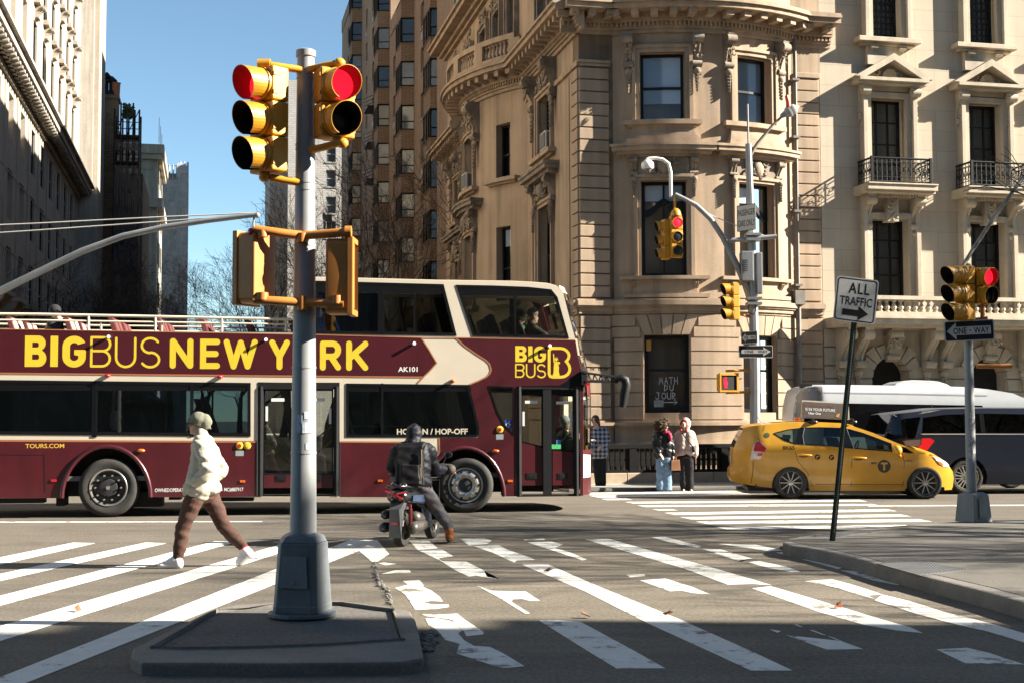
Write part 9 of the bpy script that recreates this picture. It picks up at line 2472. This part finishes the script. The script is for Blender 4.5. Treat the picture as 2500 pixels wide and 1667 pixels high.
def plaid():
 m = bpy.data.materials.new('blue_white_plaid'); m.use_nodes = True; nt = m.node_tree; L = nt.links.new; bs = nt.nodes['Principled BSDF']; bs.inputs['Roughness'].default_value = .9
 tc = _node(nt, 'ShaderNodeTexCoord'); sp = _node(nt, 'ShaderNodeSeparateXYZ'); L(tc.outputs['Object'], sp.inputs[0])
 fs = []
 for ax in (0, 2):
  a = _node(nt, 'ShaderNodeMath', operation='MULTIPLY'); a.inputs[1].default_value = 62; L(sp.outputs[ax], a.inputs[0]); s_ = _node(nt, 'ShaderNodeMath', operation='SINE'); L(a.outputs[0], s_.inputs[0]); g_ = _node(nt, 'ShaderNodeMath', operation='GREATER_THAN'); g_.inputs[1].default_value = 0.1; L(s_.outputs[0], g_.inputs[0]); fs.append(g_.outputs[0])
 ad_ = _node(nt, 'ShaderNodeMath', operation='ADD'); L(fs[0], ad_.inputs[0]); L(fs[1], ad_.inputs[1])
 rp = _node(nt, 'ShaderNodeMapRange'); rp.inputs[1].default_value = 0; rp.inputs[2].default_value = 2; L(ad_.outputs[0], rp.inputs[0])
 mx = _node(nt, 'ShaderNodeMix', data_type='RGBA'); mx.inputs[6].default_value = (.012, .018, .05, 1); mx.inputs[7].default_value = (.36, .38, .42, 1); L(rp.outputs[0], mx.inputs[0]); L(mx.outputs[2], bs.inputs['Base Color']); return m
b = MB(fn)
for k in (-1, 1): b.cap(Y3(1456 + k * 7, 1060), Y3(1458 + k * 7, 1108), .14, .15)
b.cap(Y3(1438, 1053), Y3(1470, 1053), .09, .09); chain(b, [Y3(1436, 1054), Y3(1431, 1075), Y3(1437, 1090, -.18)], [.09, .08, .065]); chain(b, [Y3(1473, 1054), Y3(1478, 1074), Y3(1464, 1087, -.18)], [.09, .08, .065])
b.blob('plaid_coat', plaid(), g3, .015, 3, wrinkle(.008, 9, 41))
b = MB(fn); chain(b, [Y3(1452, 1105), Y3(1453, 1145), Y3(1455, 1180)], [.11, .09, .07]); chain(b, [Y3(1465, 1105), Y3(1466, 1145), Y3(1468, 1180)], [.11, .09, .07]); b.blob('trousers', MATS['black_trousers'], g3, .015, 3)
b = MB(fn); b.cap(Y3(1455, 1188), Y3(1452, 1190, -.1), .045, .035); b.cap(Y3(1468, 1188), Y3(1473, 1190, -.1), .045, .035); b.build('shoes', MATS['pale_shoes'], g3, smooth=50)
b = MB(fn); b.ell(Y3(1450, 1025, .02), (.10, .11, .12), 12); b.cap(Y3(1455, 1030, .05), Y3(1460, 1052, .06), .06, .04); b.build('hair', MATS['brown_hair'], g3, smooth=60)
# -- people on the bus
def sitter(label, a, d, zseat, look, coat, hat=None, hand_face=False, reach=None, hs=1.0, coatname='coat'):
 p = BF(a, d, 0); o = thing('person', label, 'person', (p.x, p.y, zseat), BANG)
 J = dict(head=(.03, 0, .70), look=look, neck=(0, 0, .56), sl=(0, .19, .48), sr=(0, -.19, .48), pelvis=(-.05, 0, .08), hl=(-.05, .09, .06), hr=(-.05, -.09, .06), el=(.06, .24, .24), wl=(.25, .16, .20), er=(.06, -.24, .24), wr=(.25, -.16, .20), kl=(.38, .10, .08), al=(.40, .10, -.34), kr=(.38, -.10, .08), ar=(.40, -.10, -.34), tl=(.52, .10, -.38), tr=(.52, -.10, -.38), hs=hs)
 if hand_face: J.update(er=(.17, -.24, .34), wr=(.12, -.14, .56), dr=(-.1, .3, 1))
 if reach: J.update(er=(.25, -.22, .30), wr=reach)
 body_mesh(o, J, M_SKINL, .016); fn = loc_fn(o)
 b = MB(fn)
 for k in (-1, 1): b.cap((0, k * .08, .45), (-.04, k * .09, .10), .125, .14)
 b.cap((0, .18, .47), (0, -.18, .47), .09, .09); b.cap((0, 0, .5), (0, 0, .57), .08, .065)
 for s_ in 'lr':
  w = Vector(J['w' + s_]); e = Vector(J['e' + s_]); chain(b, [J['s' + s_], J['e' + s_], tuple(e.lerp(w, .85))], [.085, .075, .055])
 b.blob('coat', coat, o, .013, 4, wrinkle(.012, 9, a * 3, .006, 18))
 b = MB(fn); chain(b, [(-.05, .09, .07), (.38, .10, .08), (.40, .10, -.32)], [.10, .085, .06]); chain(b, [(-.05, -.09, .07), (.38, -.10, .08), (.40, -.10, -.32)], [.10, .085, .06]); b.blob('trousers', MATS['black_trousers'], o, .014, 3)
 if hat:
  b = MB(fn); f = Vector(look).normalized(); c_ = Vector((.03, 0, .74))
  b.ell(c_ + Vector((-.01, 0, .02)), (.108, .098, .10), 14)
  if hat[0] == 'cap': b.hexa([c_ + f * .06 + Vector((0, -.07, .0)), c_ + f * .06 + Vector((0, .07, 0)), c_ + f * .19 + Vector((0, .05, -.03)), c_ + f * .19 + Vector((0, -.05, -.03)), c_ + f * .06 + Vector((0, -.07, .02)), c_ + f * .06 + Vector((0, .07, .02)), c_ + f * .19 + Vector((0, .05, -.015)), c_ + f * .19 + Vector((0, -.05, -.015))]);
  if hat[0] == 'hood': b.cap(c_ + Vector((-.06, 0, -.04)), c_ + Vector((-.05, 0, -.2)), .09, .10)
  b.build('cap' if hat[0] == 'cap' else 'hat', hat[1], o, smooth=55)
 return o
a = BP(130, 790, -.6)[0]; sitter('person in a black cap and black jacket, hand to face, on the open top deck', a, -.62, BP(130, 804, -.62)[1] - .42, (.8, -.6, -.1), cl('black_jacket_cloth', (.014, .014, .015), .5), ('cap', cl('black_cap', (.02, .02, .022))), True)
a = BP(1300, 780, -.5)[0]; sitter('person in a dark puffy jacket and pale headphones leaning forward in the upper front window', a, -.62, BP(1310, 770, -.6)[1] - .72, (.9, .1, -.3), cl('brown_black_down', (.028, .020, .02), .5), ('cap0', cl('pale_hood', (.22, .19, .17))), reach=(.62, -.2, .34))
a = BP(1268, 790, -1.2)[0]; sitter('person in a teal jacket behind the dark figure on the upper deck', a, -1.3, BP(1268, 785, -1.3)[1] - .62, (1, 0, 0), cl('teal_cloth', (.01, .16, .12)), ('cap0', cl('black_hair', (.012, .011, .01), .6)), hs=.95)
a = BP(1378, 1060, -1.75)[0]; sitter('bus driver in a black jacket and pale grey hat behind the front door', a - .02, -1.75, BP(1385, 1035, -1.75)[1] - .68, (1, -.3, -.1), MATS['black_jacket_cloth'], ('cap0', cl('pale_grey_hat', (.45, .44, .42))), reach=(.45, -.2, .36))
# == bare winter trees
M_BARK = mat('bark', (0.045, 0.036, 0.030), rough=.95, var=.35, scale=6, bump=.5, bscale=18)
M_TWIG = mat('twig_bark', (0.040, 0.031, 0.026), rough=.95, var=.25, scale=4)
def make_tree(label, loc, H, seed, spread=.55, group='bare street trees', depth=6, fat=1.3):
 rnd = random.Random(seed)
 o = thing('bare_tree', label, 'tree', loc, 0, group); fn = loc_fn(o)
 tb, wb = MB(fn), MB(fn)
 def grow(p, d, L, r, lev):
  n = 3 if lev < 4 else 2
  pts = [p]; q = Vector(p); dd = d.copy(); rr = [r]
  for k in range(n):
   dd = (dd + Vector((rnd.gauss(0, .16), rnd.gauss(0, .16), rnd.gauss(.05, .10)))).normalized()
   q = q + dd * L / n; pts.append(q.copy()); rr.append(r * (1 - .36 * (k + 1) / n))
  (tb if lev < 2 else wb).tube(pts, rr, 7 if lev < 2 else (5 if lev < 3 else 3), caps=lev < 2)
  if lev >= depth: return
  kids = 3 if lev < 2 else rnd.choice((2, 3, 3))
  for k in range(kids):
   t = pts[-1] if k < 2 else pts[-2]
   an = rnd.uniform(0, 6.283); tilt = rnd.uniform(.30, .85) * spread * 1.4
   side = dd.orthogonal().normalized(); side.rotate(Matrix.Rotation(an + k * 2.2, 3, dd))
   nd = (dd * math.cos(tilt) + side * math.sin(tilt)).normalized()
   if nd.z < -.1: nd.z *= -.3
   grow(t, nd.normalized(), L * rnd.uniform(.62, .86), max(.009, rr[-1] * rnd.uniform(.55, .78)), lev + 1)
 grow(Vector((0, 0, -.05)), Vector((0, 0, 1)), H * .27, H * .016 * fat, 0)
 tb.build('trunk', M_BARK, o, smooth=60); wb.build('branches', M_TWIG, o)
 return o
t1 = make_tree('bare street tree just behind the bus roof beside the apartment block', P(958, 1060, 50).to_tuple()[:2] + (0,), 14.5, 3, depth=7)
t2 = make_tree('bare street tree with fine branches against the white tower', P(800, 1060, 74).to_tuple()[:2] + (0,), 16.5, 8, .6, depth=7)
t3 = make_tree('bare street tree against the open sky beside the white tower', P(640, 1060, 92).to_tuple()[:2] + (0,), 14.5, 15, .65, depth=7)
def tree_copy(src, px, Y, label, rz, s):
 p = P(px, 1060, Y); return copy_tree(src, None, (p.x, p.y, 0), rz, label, (s, s, s))
tree_copy(t2, 868, 60, 'bare dark tree in front of the brown apartment bays', 1.0, .95)
tree_copy(t1, 720, 98, 'bare tree at the foot of the white tower', 2.0, 1.15)
tree_copy(t3, 585, 120, 'bare tree far down the side street below the sky gap', 2.4, .95)
tree_copy(t2, 690, 118, 'bare tree far down the street hidden behind the big pole', 4.0, 1.1)
for i, (px, Y, s, src, lab) in enumerate(((262, 74, .72, t2, 'bare tree before the base of the scaffold'), (330, 84, .78, t1, 'bare tree in front of the netted scaffold'), (378, 92, .8, t2, 'bare tree before the narrow tan building'), (415, 100, 1.0, t3, 'bare tree before the white sheeted tower'), (462, 110, .85, t1, 'bare tree between the sheeted tower and the sky'), (500, 128, .85, t2, 'distant bare tree of the dark row against the open sky'), (300, 98, 1.0, t3, 'bare tree deep in the shadow behind the scaffold tree'), (200, 66, .8, t1, 'bare tree before the ribbed limestone building'))):
 tree_copy(src, px, Y, lab, i * 1.3 + .5, s)
# park trees to the right of the view, throwing branch shadows over the crossing
pt1 = make_tree('bare park tree close to the crossing', (13.5, 15.8, .1), 11, 21, .6, 'bare park trees', 7, 2.0)
copy_tree(pt1, None, (17.5, 13.2, .1), 2.1, 'bare park tree beyond the island kerb', (1.05,) * 3)
copy_tree(pt1, None, (19.5, 17.6, .1), 4.0, 'bare park tree beside the corner pavement', (1.1,) * 3)
copy_tree(pt1, None, (23, 14.6, .1), 5.2, 'bare park tree near the added shade block', (1.2,) * 3)
copy_tree(pt1, None, (12.2, 18.6, .1), 1.1, 'bare park tree behind the corner signal pole', (.9,) * 3)
copy_tree(pt1, None, (15.8, 20.2, .1), 3.1, 'bare park tree by the avenue kerb', (1.0,) * 3)
finish_blobs()
